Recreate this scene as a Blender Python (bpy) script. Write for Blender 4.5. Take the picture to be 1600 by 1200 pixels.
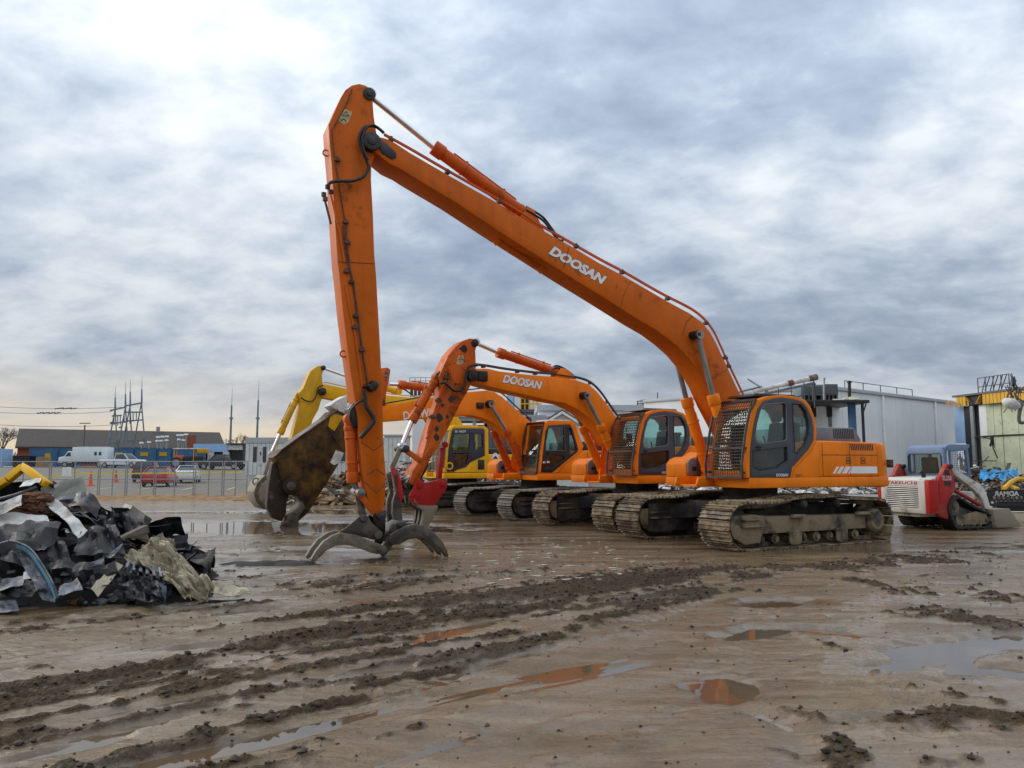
import bpy, bmesh, math, random
import numpy as np
from mathutils import Vector, Matrix
R = math.radians
rnd = random.Random(7)
S = bpy.context.scene
COL = S.collection
for o in list(bpy.data.objects):
    bpy.data.objects.remove(o)

# ------------------------------------------------------------------ camera
EYE, FPX, TILT = 1.68, 1200.0, math.atan(125 / 1200.0)
cam_d = bpy.data.cameras.new('camera')
cam_d.sensor_width = 36.0
cam_d.lens = 36.0 * FPX / 1600.0
cam_d.clip_start, cam_d.clip_end = 0.1, 3000
cam = bpy.data.objects.new('camera', cam_d)
cam.location = (0, 0, EYE)
cam.rotation_euler = (R(90) + TILT, 0, 0)
COL.objects.link(cam)
S.camera = cam

# ------------------------------------------------------------------ light
SUN_AZ, SUN_EL = -68.0, 27.0          # degrees from the view direction (left), above the horizon
sd = Vector((math.sin(R(SUN_AZ)) * math.cos(R(SUN_EL)), math.cos(R(SUN_AZ)) * math.cos(R(SUN_EL)), math.sin(R(SUN_EL))))
sun_d = bpy.data.lights.new('sun', 'SUN')
sun_d.energy = 1.5
sun_d.angle = R(40)
sun_d.color = (1.0, 0.93, 0.82)
sun = bpy.data.objects.new('sun', sun_d)
sun.rotation_euler = (-sd).to_track_quat('-Z', 'Y').to_euler()
sun.location = (-20, 5, 30)
COL.objects.link(sun)

W = bpy.data.worlds.new('World')
S.world = W
W.use_nodes = True
wt = W.node_tree
wt.nodes.clear()


class G:
    """tiny node-graph helper"""
    def __init__(s, tree): s.t = tree
    def n(s, typ, **kw):
        nd = s.t.nodes.new('ShaderNode' + typ)
        for k, v in kw.items():
            setattr(nd, k, v)
        return nd
    def put(s, inp, v):
        if isinstance(v, (int, float)):
            try: inp.default_value = v
            except TypeError: inp.default_value = (v, v, v)
        elif isinstance(v, (tuple, list)):
            inp.default_value = tuple(v) + ((1.0,) if len(v) == 3 and len(inp.default_value) == 4 else ())
        else:
            s.t.links.new(v, inp)
    def math(s, op, a, b=0.0, clamp=False):
        nd = s.n('Math', operation=op, use_clamp=clamp)
        s.put(nd.inputs[0], a); s.put(nd.inputs[1], b)
        return nd.outputs[0]
    def mix(s, f, a, b, mode='MIX'):
        nd = s.n('Mix', data_type='RGBA', blend_type=mode)
        s.put(nd.inputs[0], f); s.put(nd.inputs[6], a); s.put(nd.inputs[7], b)
        return nd.outputs[2]
    def ramp(s, f, *stops):
        nd = s.n('ValToRGB')
        e = nd.color_ramp.elements
        while len(e) < len(stops): e.new(0.5)
        for el, (p, c) in zip(e, stops):
            el.position = p
            el.color = (c, c, c, 1) if isinstance(c, (int, float)) else tuple(c) + (1,)
        s.put(nd.inputs[0], f)
        return nd.outputs[0]
    def noise(s, vec, scale, detail=4, rough=0.55, dist=0.0):
        nd = s.n('TexNoise')
        if vec is not None: s.put(nd.inputs['Vector'], vec)
        s.put(nd.inputs['Scale'], scale); s.put(nd.inputs['Detail'], detail)
        s.put(nd.inputs['Roughness'], rough); s.put(nd.inputs['Distortion'], dist)
        return nd.outputs[0]
    def mapping(s, vec, scale=(1, 1, 1), rot=(0, 0, 0), loc=(0, 0, 0)):
        nd = s.n('Mapping')
        s.put(nd.inputs[0], vec); s.put(nd.inputs['Scale'], scale); s.put(nd.inputs['Rotation'], rot); s.put(nd.inputs['Location'], loc)
        return nd.outputs[0]


g = G(wt)
tc = g.n('TexCoord').outputs['Generated']
sep = g.n('SeparateXYZ'); g.put(sep.inputs[0], tc)
zc = g.math('ADD', g.math('MAXIMUM', sep.outputs[2], 0.0), 0.30)
comb = g.n('CombineXYZ')
g.put(comb.inputs[0], g.math('DIVIDE', sep.outputs[0], zc))
g.put(comb.inputs[1], g.math('DIVIDE', sep.outputs[1], zc))
sheet = comb.outputs[0]                                   # the cloud deck seen as a flat layer overhead
m1 = g.mapping(sheet, (1.6, 1.9, 1), (0, 0, R(38)), (5.3, 2.9, 0))
m2 = g.mapping(sheet, (6.5, 8.0, 1), (0, 0, R(34)), (7.0, 2.0, 0))
n1 = g.noise(m1, 1.0, 9, 0.54, 0.2)
n2 = g.noise(m2, 1.0, 7, 0.58, 0.2)
n3 = g.noise(g.mapping(sheet, (0.75, 0.85, 1), (0, 0, R(20)), (1.9, 5.2, 0)), 1.0, 3, 0.5, 0.2)
cl = g.math('ADD', g.math('MULTIPLY', n1, 0.52), g.math('ADD', g.math('MULTIPLY', n2, 0.27), g.math('MULTIPLY', n3, 0.36)))
dotn = g.n('VectorMath', operation='DOT_PRODUCT')
g.put(dotn.inputs[0], tc); g.put(dotn.inputs[1], tuple(sd))
glow = g.math('POWER', g.math('MAXIMUM', dotn.outputs['Value'], 0.0), 2.0)
cl = g.math('ADD', cl, g.math('MULTIPLY', glow, 0.055))
cloud = g.ramp(cl, (0.44, (0.235, 0.290, 0.385)), (0.525, (0.330, 0.395, 0.490)), (0.585, (0.455, 0.515, 0.595)), (0.65, (0.60, 0.645, 0.690)), (0.76, (0.77, 0.785, 0.785)))
low = g.math('SUBTRACT', 1.0, g.math('MULTIPLY', g.math('MAXIMUM', sep.outputs[2], 0.0), 7.5), True)
low = g.math('POWER', low, 1.6)
cloud = g.mix(g.math('MULTIPLY', low, 0.75), cloud, (0.74, 0.74, 0.76))
azm = g.math('POWER', g.math('MAXIMUM', g.math('ADD', g.math('MULTIPLY', sep.outputs[0], sd.x), g.math('MULTIPLY', sep.outputs[1], sd.y)), 0.0), 1.2)
warm = g.math('MULTIPLY', g.math('POWER', low, 0.8), g.math('MULTIPLY', azm, 1.7), True)
warm = g.math('MULTIPLY', warm, g.ramp(g.noise(g.mapping(tc, (2.0, 2.0, 26)), 1.0, 4), (0.36, 0.35), (0.6, 1.0)))
cloud = g.mix(warm, cloud, (1.0, 0.80, 0.50))
sky = g.n('TexSky', sky_type='NISHITA', sun_disc=False)
sky.sun_elevation = R(SUN_EL)
sky.sun_rotation = R(SUN_AZ)
bg1 = g.n('Background'); g.put(bg1.inputs[0], sky.outputs[0]); g.put(bg1.inputs[1], 0.10)
# an overcast deck is about three times as bright overhead as at the horizon
over = g.math('MULTIPLY', g.math('ADD', 1.0, g.math('MULTIPLY', g.math('MAXIMUM', sep.outputs[2], 0.0), 2.0)), 0.59)
bg2 = g.n('Background'); g.put(bg2.inputs[0], cloud); g.put(bg2.inputs[1], over)
mx = g.n('MixShader'); g.put(mx.inputs[0], g.ramp(cl, (0.38, 0.90), (0.50, 1.0)))
wt.links.new(bg1.outputs[0], mx.inputs[1]); wt.links.new(bg2.outputs[0], mx.inputs[2])
wo = g.n('OutputWorld'); wt.links.new(mx.outputs[0], wo.inputs[0])

S.view_settings.view_transform = 'Standard'
S.view_settings.look = 'None'
S.view_settings.exposure = 0.50
S.view_settings.gamma = 1.0
S.view_settings.use_curve_mapping = False
S.render.engine = 'CYCLES'
S.render.resolution_x, S.render.resolution_y = 1024, 768
S.cycles.max_bounces = 6
S.cycles.transparent_max_bounces = 12


# ------------------------------------------------------------------ measuring: photo point -> place in the yard
def ray(px, py):
    u = -(py - 600) / FPX
    return Vector(((px - 800) / FPX, math.cos(TILT) - u * math.sin(TILT), math.sin(TILT) + u * math.cos(TILT)))
def ground_at(px, py, z=0.0):
    r = ray(px, py); k = (z - EYE) / r.z
    return (r.x * k, r.y * k)
def at(px, py, Y):
    r = ray(px, py); k = Y / r.y
    return Vector((r.x * k, Y, EYE + r.z * k))


class Frame:
    """a machine's own frame: a = forward, l = left, z = up"""
    def __init__(s, x, y, deg): s.x, s.y, s.th = x, y, R(deg)
    def on(s, px, py, l=0.0):
        c, n = math.cos(s.th), math.sin(s.th); r = ray(px, py)
        k = (l + n * s.x - c * s.y) / (n * r.x - c * r.y)
        X, Y, Z = r.x * k, r.y * k, EYE + r.z * k
        return (-c * (X - s.x) - n * (Y - s.y), Z)
    def many(s, pts, l=0.0): return [s.on(p[0], p[1], l) for p in pts]


# ------------------------------------------------------------------ materials
MATS = {}
def new_mat(name):
    m = bpy.data.materials.new(name); m.use_nodes = True
    t = m.node_tree; t.nodes.clear()
    gg = G(t)
    out = gg.n('OutputMaterial'); b = gg.n('BsdfPrincipled')
    t.links.new(b.outputs[0], out.inputs[0])
    MATS[name] = m
    return m, gg, b, out
def bump(gg, b, h, strength=0.3, dist=0.02):
    bp = gg.n('Bump'); gg.put(bp.inputs['Strength'], strength); gg.put(bp.inputs['Distance'], dist); gg.put(bp.inputs['Height'], h)
    gg.t.links.new(bp.outputs[0], b.inputs['Normal'])
def objco(gg): return gg.n('TexCoord').outputs['Object']

def plain(name, col, rough=0.6, metal=0.0, var=0.25, scale=3.0, bmp=0.15):
    m, q, b, o = new_mat(name)
    co = objco(q)
    n = q.noise(co, scale, 6, 0.6)
    c = q.mix(q.ramp(n, (0.35, 0.0), (0.7, 1.0)), tuple(x * (1 - var) for x in col), tuple(min(1, x * (1 + var * .6)) for x in col))
    q.put(b.inputs['Base Color'], c); q.put(b.inputs['Metallic'], metal)
    q.put(b.inputs['Roughness'], q.ramp(q.noise(co, scale * 4, 3), (0.3, max(0.05, rough - .12)), (0.7, min(1, rough + .12))))
    if bmp: bump(q, b, q.noise(co, scale * 9, 4), bmp, 0.01)
    return m

def paint(name, col, wear=0.3, grime=0.3, mud=0.0, rough=0.42, grime_col=(0.03, 0.018, 0.01)):
    """machine paint with fading, chips to rust, grime and thrown mud"""
    m, q, b, o = new_mat(name)
    co = objco(q)
    fade = q.noise(co, 0.9, 4, 0.55)
    c = q.mix(q.ramp(fade, (0.3, 0.0), (0.72, 1.0)), tuple(x * 0.80 for x in col), tuple(min(1, x * 1.08 + 0.006) for x in col))
    streak = q.noise(q.mapping(co, (5, 5, 0.8)), 1.0, 5, 0.6)
    c = q.mix(q.math('MULTIPLY', q.ramp(streak, (0.50, 0.0), (0.78, 1.0)), 0.35 * grime + 0.05), c, grime_col)
    gr = q.noise(co, 2.3, 8, 0.68, 0.3)
    c = q.mix(q.math('MULTIPLY', q.ramp(gr, (0.70 - 0.22 * grime, 0.0), (0.80 - 0.12 * grime, 1.0)), min(1, .25 + grime)), c, grime_col)
    vo = q.noise(q.mapping(co, (1, 1, 1), (0.4, 0.3, 0.9)), 17.0, 5, 0.75)
    vo2 = q.noise(co, 1.7, 3, 0.5)
    chips = q.math('MULTIPLY', q.ramp(vo, (0.70 - 0.1 * wear, 0.0), (0.73 - 0.1 * wear, 1.0)), q.ramp(vo2, (0.52 - .15 * wear, 0.0), (0.60 - .1 * wear, 1.0)))
    c = q.mix(chips, c, (0.075, 0.028, 0.014))
    if mud > 0:
        mn = q.noise(co, 3.4, 8, 0.7)
        c = q.mix(q.math('MULTIPLY', q.ramp(mn, (0.62 - .3 * mud, 0.0), (0.75 - .2 * mud, 1.0)), .9), c, (0.17, 0.135, 0.09))
    q.put(b.inputs['Base Color'], c)
    q.put(b.inputs['Roughness'], q.math('ADD', q.math('MULTIPLY', gr, 0.35), rough - .15))
    q.put(b.inputs['Specular IOR Level'], 0.14)
    bump(q, b, q.math('ADD', q.math('MULTIPLY', vo, 0.4), q.noise(co, 2.0, 2)), 0.10, 0.02)
    return m

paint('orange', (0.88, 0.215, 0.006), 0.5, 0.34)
paint('orange_boom', (0.60, 0.120, 0.004), 0.6, 0.5)  # house orange, with the boom's shaded look against the sky put into its colour
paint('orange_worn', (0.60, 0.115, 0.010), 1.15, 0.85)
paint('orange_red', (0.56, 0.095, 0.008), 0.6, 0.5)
paint('yellow', (0.78, 0.42, 0.012), 0.35, 0.25)
paint('yellow_worn', (0.62, 0.34, 0.014), 0.7, 0.5)
paint('red_paint', (0.44, 0.020, 0.016), 0.9, 0.6, 0.15)
paint('red_dusty', (0.40, 0.030, 0.026), 0.5, 0.35, 0.40)
paint('cream', (0.62, 0.60, 0.54), 0.6, 0.35, 0.30)
paint('loader_grey', (0.15, 0.21, 0.32), 0.2, 0.12)
paint('shear_paint', (0.13, 0.066, 0.010), 1.0, 1.35, 0.0, 0.5, (0.014, 0.011, 0.009))
paint('shear_dark', (0.045, 0.032, 0.024), 1.0, 0.7, 0.10, 0.5, (0.012, 0.010, 0.009))
plain('grey_panel', (0.050, 0.054, 0.070), 0.5, 0, .2)
plain('grey_cover', (0.155, 0.165, 0.185), 0.55, 0, .25)
plain('navy', (0.022, 0.028, 0.050), 0.45)
plain('black', (0.012, 0.012, 0.013), 0.5)
plain('grease', (0.008, 0.007, 0.007), 0.35, 0, .5)
plain('hose', (0.010, 0.010, 0.011), 0.45)
plain('rubber', (0.022, 0.021, 0.020), 0.75)
plain('dark_metal', (0.055, 0.052, 0.048), 0.5, 0.5, .4)
plain('grey_steel', (0.20, 0.20, 0.20), 0.45, 0.6, .3)
plain('rod_grey', (0.26, 0.25, 0.23), 0.45, 0.6, .3)
plain('chrome', (0.72, 0.73, 0.76), 0.12, 1.0, .1, 3, 0)
plain('white_paint', (0.78, 0.78, 0.77), 0.5, 0, .12)
plain('dirty_white', (0.62, 0.60, 0.56), 0.6, 0, .35)
plain('letter_dark', (0.02, 0.02, 0.022), 0.5, 0, 0, 3, 0)
plain('seat_cloth', (0.018, 0.018, 0.020), 0.8)
plain('mirror', (0.6, 0.6, 0.6), 0.08, 1.0, 0, 3, 0)
plain('sticker', (0.50, 0.40, 0.20), 0.5, 0, .4, 9)

def mud_steel(name, base, dark, thr=0.5, rough=0.75, sc=3.0):
    m, q, b, o = new_mat(name)
    co = objco(q)
    rnd_ = q.n('ObjectInfo').outputs['Random']
    sh_ = q.n('VectorMath', operation='ADD'); q.put(sh_.inputs[0], co); q.put(sh_.inputs[1], q.math('MULTIPLY', rnd_, 37.0)); co = sh_.outputs[0]
    n = q.math('ADD', q.noise(co, sc, 9, 0.66, 0.2), q.math('MULTIPLY', q.math('SUBTRACT', rnd_, .5), .10))
    c = q.mix(q.ramp(n, (thr - .07, 0.0), (thr + .05, 1.0)), dark, base)
    fine = q.noise(co, 26, 5, 0.7)
    c = q.mix(q.math('MULTIPLY', q.ramp(fine, (0.42, 0.0), (0.66, 1.0)), .5), c, tuple(x * .55 for x in base))
    q.put(b.inputs['Base Color'], c); q.put(b.inputs['Roughness'], rough)
    bump(q, b, q.math('ADD', q.math('MULTIPLY', n, 1.0), q.math('MULTIPLY', fine, .4)), 0.6, 0.03)
    return m
mud_steel('track_mud', (0.28, 0.205, 0.115), (0.045, 0.027, 0.017), 0.52, .5, 5.0)
mud_steel('track_mud_dark', (0.165, 0.145, 0.115), (0.06, 0.05, 0.045), 0.46, .6)
mud_steel('frame_mud', (0.22, 0.165, 0.095), (0.022, 0.017, 0.013), 0.49, .8, 1.6)
mud_steel('frame_dark', (0.075, 0.062, 0.046), (0.012, 0.011, 0.011), 0.52, .75, 1.6)
mud_steel('grapple_steel', (0.095, 0.072, 0.050), (0.024, 0.017, 0.012), 0.50, .55, 2.4)
mud_steel('grapple_light', (0.17, 0.135, 0.092), (0.050, 0.036, 0.024), 0.44, .55, 2.4)
mud_steel('bucket_mud', (0.24, 0.20, 0.14), (0.10, 0.075, 0.05), 0.44, .7, 2.0)
mud_steel('rust', (0.16, 0.065, 0.030), (0.05, 0.025, 0.016), 0.45, .85, 3)

def glass(name, tint=(0.55, 0.78, 0.76), dens=0.55, dirt=0.12):
    m, q, b, o = new_mat(name)
    t = q.t; t.nodes.remove(b)
    tr = q.n('BsdfTransparent'); q.put(tr.inputs[0], tuple(x * (1 - dens) + dens * x * x for x in tint))
    gl = q.n('BsdfGlossy'); q.put(gl.inputs['Color'], (0.9, 0.95, 0.95)); q.put(gl.inputs['Roughness'], 0.03)
    df = q.n('BsdfDiffuse'); q.put(df.inputs[0], (0.30, 0.28, 0.24))
    lw = q.n('LayerWeight'); q.put(lw.inputs[0], 0.5); fres = q.math('ADD', 0.04, q.math('MULTIPLY', q.math('POWER', lw.outputs['Facing'], 3.0), 0.55))
    m1 = q.n('MixShader'); q.put(m1.inputs[0], fres); t.links.new(tr.outputs[0], m1.inputs[1]); t.links.new(gl.outputs[0], m1.inputs[2])
    m2 = q.n('MixShader'); q.put(m2.inputs[0], q.math('MULTIPLY', q.ramp(q.noise(objco(q), 3.0, 6), (0.35, 0.2), (0.7, 1.0)), dirt))
    t.links.new(m1.outputs[0], m2.inputs[1]); t.links.new(df.outputs[0], m2.inputs[2]); t.links.new(m2.outputs[0], o.inputs[0])
    return m
glass('cab_glass', (0.74, 0.90, 0.885), 0.0, 0.05)
glass('dark_glass', (0.52, 0.62, 0.62), 0.0, 0.10)
glass('dirty_glass', (0.42, 0.36, 0.28), 0.3, 0.35)
glass('car_glass', (0.35, 0.42, 0.44), 0.0, 0.06)


# ------------------------------------------------------------------ mesh building
class MB:
    def __init__(s): s.v = []; s.f = []; s.mi = []
    def add(s, vs, fs, mi=0):
        k = len(s.v); s.v += [tuple(v) for v in vs]; s.f += [tuple(i + k for i in f) for f in fs]; s.mi += [mi] * len(fs); return s
    def box(s, x0, x1, y0, y1, z0, z1, mi=0):
        return s.add([(x0, y0, z0), (x1, y0, z0), (x1, y1, z0), (x0, y1, z0), (x0, y0, z1), (x1, y0, z1), (x1, y1, z1), (x0, y1, z1)],
                     [(3, 2, 1, 0), (4, 5, 6, 7), (0, 1, 5, 4), (1, 2, 6, 5), (2, 3, 7, 6), (3, 0, 4, 7)], mi)
    def bar(s, p0, p1, w, h, up=(0, 0, 1), mi=0, w1=None, h1=None):
        p0, p1 = Vector(p0), Vector(p1); d = (p1 - p0).normalized(); u = Vector(up)
        if abs(d.dot(u)) > .98: u = Vector((1, 0, 0))
        x = d.cross(u).normalized(); y = x.cross(d)
        w1 = w if w1 is None else w1; h1 = h if h1 is None else h1
        vs = [p + x * (a * ww / 2) + y * (c * hh / 2) for p, ww, hh in ((p0, w, h), (p1, w1, h1)) for a, c in ((-1, -1), (1, -1), (1, 1), (-1, 1))]
        return s.add(vs, [(0, 1, 2, 3), (7, 6, 5, 4), (4, 5, 1, 0), (5, 6, 2, 1), (6, 7, 3, 2), (7, 4, 0, 3)], mi)
    def cyl(s, p0, p1, r0, r1=None, n=16, mi=0, caps=True):
        p0, p1 = Vector(p0), Vector(p1); r1 = r0 if r1 is None else r1
        d = (p1 - p0).normalized(); u = Vector((0, 0, 1)) if abs(d.z) < .95 else Vector((1, 0, 0))
        x = d.cross(u).normalized(); y = d.cross(x)
        vs = []
        for p, r in ((p0, r0), (p1, r1)):
            vs += [p + (x * math.cos(2 * math.pi * i / n) + y * math.sin(2 * math.pi * i / n)) * r for i in range(n)]
        fs = [(i, (i + 1) % n, n + (i + 1) % n, n + i) for i in range(n)]
        if caps: fs += [tuple(range(n - 1, -1, -1)), tuple(range(n, 2 * n))]
        return s.add(vs, fs, mi)
    def tube(s, pts, r, n=6, mi=0):
        pts = [Vector(p) for p in pts]; vs = []; fs = []
        ref = None
        for i, p in enumerate(pts):
            d = (pts[min(i + 1, len(pts) - 1)] - pts[max(i - 1, 0)]).normalized()
            if ref is None: ref = d.cross(Vector((0, 0, 1)) if abs(d.z) < .9 else Vector((1, 0, 0))).normalized()
            ref = (ref - d * ref.dot(d)).normalized(); y = d.cross(ref)
            vs += [p + (ref * math.cos(2 * math.pi * k / n) + y * math.sin(2 * math.pi * k / n)) * r for k in range(n)]
        for i in range(len(pts) - 1):
            fs += [(i * n + k, i * n + (k + 1) % n, (i + 1) * n + (k + 1) % n, (i + 1) * n + k) for k in range(n)]
        fs += [tuple(range(n - 1, -1, -1)), tuple(range((len(pts) - 1) * n, len(pts) * n))]
        return s.add(vs, fs, mi)
    def prism(s, poly, l0, l1, mi=0):
        """polygon in (a, z), given depth along l"""
        n = len(poly)
        vs = [(a, l0, z) for a, z in poly] + [(a, l1, z) for a, z in poly]
        fs = [(i, (i + 1) % n, n + (i + 1) % n, n + i) for i in range(n)] + [tuple(range(n - 1, -1, -1)), tuple(range(n, 2 * n))]
        return s.add(vs, fs, mi)
    def panel(s, outer, holes, l0, l1, mi=0):
        """flat plate in (a, z) with openings"""
        bm = bmesh.new(); eds = []
        for loop in [outer] + holes:
            vv = [bm.verts.new((a, 0, z)) for a, z in loop]
            eds += [bm.edges.new((vv[i], vv[(i + 1) % len(vv)])) for i in range(len(vv))]
        bmesh.ops.triangle_fill(bm, use_beauty=True, use_dissolve=False, edges=eds, normal=(0, 1, 0))
        bm.verts.index_update()
        vs = [v.co.copy() for v in bm.verts]; n = len(vs)
        fs = [tuple(v.index for v in f.verts) for f in bm.faces]
        be = [(e.verts[0].index, e.verts[1].index) for e in bm.edges if len(e.link_faces) == 1]
        bm.free()
        return s.add([(v.x, l0, v.z) for v in vs] + [(v.x, l1, v.z) for v in vs],
                     [f[::-1] for f in fs] + [tuple(i + n for i in f) for f in fs] + [(a, b, b + n, a + n) for a, b in be], mi)
    def build(s, name, mat, parent=None, bev=0.0, smooth=35, segs=2, loc=None, rot=None):
        me = bpy.data.meshes.new(name)
        me.from_pydata(s.v, [], s.f)
        for m in (mat if isinstance(mat, (list, tuple)) else [mat]): me.materials.append(MATS[m])
        if any(s.mi): me.polygons.foreach_set('material_index', s.mi)
        bm = bmesh.new(); bm.from_mesh(me)
        bmesh.ops.recalc_face_normals(bm, faces=bm.faces)
        if bev:
            es = [e for e in bm.edges if len(e.link_faces) == 2 and e.calc_face_angle(0) > R(28)]
            bmesh.ops.bevel(bm, geom=es, offset=bev, segments=segs, profile=0.5, affect='EDGES', clamp_overlap=True)
        bm.to_mesh(me); bm.free()
        if smooth:
            me.polygons.foreach_set('use_smooth', [True] * len(me.polygons))
            me.set_sharp_from_angle(angle=R(smooth))
        return link(name, me, parent, loc, rot)
def link(name, me, parent=None, loc=None, rot=None):
    o = bpy.data.objects.new(name, me); COL.objects.link(o)
    if parent: o.parent = parent
    if loc: o.location = loc
    if rot: o.rotation_euler = rot
    return o
def thing(name, label, cat, loc=(0, 0, 0), rz=0.0, group=None):
    o = link(name, None, None, loc, (0, 0, rz))
    return tag(o, label, cat, group)
def tag(o, label, cat, group=None, kind=None):
    if label: o['label'] = label
    if cat: o['category'] = cat
    if group: o['group'] = group
    if kind: o['kind'] = kind
    return o
def structure(o): o['kind'] = 'structure'; return o
def stuff(o, label=None, cat=None):
    o['kind'] = 'stuff'
    return tag(o, label, cat)
def smooth_path(pts, k=5):
    pts = [Vector(p) for p in pts]; out = []
    for i in range(len(pts) - 1):
        p0, p1, p2, p3 = pts[max(i - 1, 0)], pts[i], pts[i + 1], pts[min(i + 2, len(pts) - 1)]
        for j in range(k):
            t = j / k
            out.append(0.5 * ((2 * p1) + (p2 - p0) * t + (2 * p0 - 5 * p1 + 4 * p2 - p3) * t * t + (3 * p1 - p0 - 3 * p2 + p3) * t ** 3))
    return out + [pts[-1]]
def lettering(name, text, p0, p1, height, l, mat, parent, shear=0.22, bold=0.03, depth=0.004, outline=None):
    """raised lettering on a side face: baseline p0 -> p1 in (a, z), facing +l"""
    cu = bpy.data.curves.new('lettering_curve', 'FONT'); cu.body = text; cu.shear = shear; cu.offset = bold; cu.fill_mode = 'FRONT'; cu.resolution_u = 3
    tmp = bpy.data.objects.new('tmp', cu); COL.objects.link(tmp)
    me = bpy.data.meshes.new_from_object(tmp)
    bpy.data.objects.remove(tmp); bpy.data.curves.remove(cu)
    n = len(me.vertices); co = np.zeros(n * 3); me.vertices.foreach_get('co', co); co = co.reshape(-1, 3)
    x0, x1, y0, y1 = co[:, 0].min(), co[:, 0].max(), co[:, 1].min(), co[:, 1].max()
    u = np.array([p1[0] - p0[0], p1[1] - p0[1]]); v = np.array([u[1], -u[0]]); v = v / np.linalg.norm(v) * height
    if v[1] < 0: v = -v
    X = (co[:, 0] - x0) / (x1 - x0); Y = (co[:, 1] - y0) / (y1 - y0)
    new = np.stack([p0[0] + u[0] * X + v[0] * Y, np.full(n, l), p0[1] + u[1] * X + v[1] * Y], 1)
    me.vertices.foreach_set('co', new.ravel()); me.materials.append(MATS[mat]); me.name = name
    return link(name, me, parent)

# ------------------------------------------------------------------ the ground
_tab = np.random.RandomState(11).rand(256, 256)
def vnoise(x, y, s=0):
    xi = np.floor(x).astype(int); yi = np.floor(y).astype(int); fx = x - xi; fy = y - yi
    fx = fx * fx * (3 - 2 * fx); fy = fy * fy * (3 - 2 * fy)
    a = _tab[(xi + s * 37) % 256, (yi + s * 91) % 256]; b = _tab[(xi + 1 + s * 37) % 256, (yi + s * 91) % 256]
    c = _tab[(xi + s * 37) % 256, (yi + 1 + s * 91) % 256]; d = _tab[(xi + 1 + s * 37) % 256, (yi + 1 + s * 91) % 256]
    return (a * (1 - fx) + b * fx) * (1 - fy) + (c * (1 - fx) + d * fx) * fy - .5
def fbm(x, y, o=4, s=0):
    r = 0; a = 1.0; t = 0
    for i in range(o):
        r = r + a * vnoise(x, y, s + i); t += a; a *= .5; x = x * 2.03 + 1.7; y = y * 2.03 + 4.1
    return r / t
def sstep(e0, e1, x):
    t = np.clip((x - e0) / (e1 - e0), 0, 1); return t * t * (3 - 2 * t)
def dist_line(X, Y, pts):
    """distance to a polyline and the position along it"""
    best = np.full(X.shape, 1e9); sgn = np.zeros(X.shape); al = np.zeros(X.shape); acc = 0
    for (x0, y0), (x1, y1) in zip(pts, pts[1:]):
        dx, dy = x1 - x0, y1 - y0; L = math.hypot(dx, dy)
        t = np.clip(((X - x0) * dx + (Y - y0) * dy) / (L * L), 0, 1)
        d = np.hypot(X - x0 - t * dx, Y - y0 - t * dy); m = d < best
        best = np.where(m, d, best); sgn = np.where(m, ((X - x0) * dy - (Y - y0) * dx) / L, sgn); al = np.where(m, acc + t * L, al); acc += L
    return best, sgn, al

# churned mud ridges left by the tracks: (photo points along it, half width m, height m)
RIDGES = [
    ([(540, 972), (640, 952), (760, 940), (880, 928), (1000, 912), (1150, 893)], .46, .085),
    ([(760, 962), (860, 950), (1000, 938), (1080, 925)], .30, .05),
    ([(-60, 1100), (120, 1062), (300, 1028), (420, 1002), (560, 968), (660, 945)], .20, .06),
    ([(-60, 1150), (120, 1106), (300, 1066), (500, 1020), (640, 985), (760, 955)], .20, .055),
    ([(120, 1215), (300, 1160), (470, 1110), (640, 1062), (800, 1012), (960, 962)], .10, .045),
    ([(1120, 905), (1250, 892), (1400, 872), (1620, 852)], .75, .06),
    ([(1340, 915), (1450, 925), (1620, 940)], .60, .06),
    ([(1480, 962), (1620, 985)], .35, .05),
    ([(1215, 1106), (1270, 1125), (1320, 1135)], .11, .05),
    ([(1270, 1130), (1320, 1165), (1310, 1215)], .13, .05),
    ([(1420, 1125), (1520, 1112), (1620, 1130)], .14, .045),
    ([(1450, 1185), (1520, 1190)], .10, .05),
    ([(1370, 1050), (1440, 1080), (1560, 1095)], .05, .03),
    ([(1230, 985), (1300, 1010), (1340, 1020)], .05, .03),
    ([(250, 860), (310, 866), (345, 868)], .30, .06),
]
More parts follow.
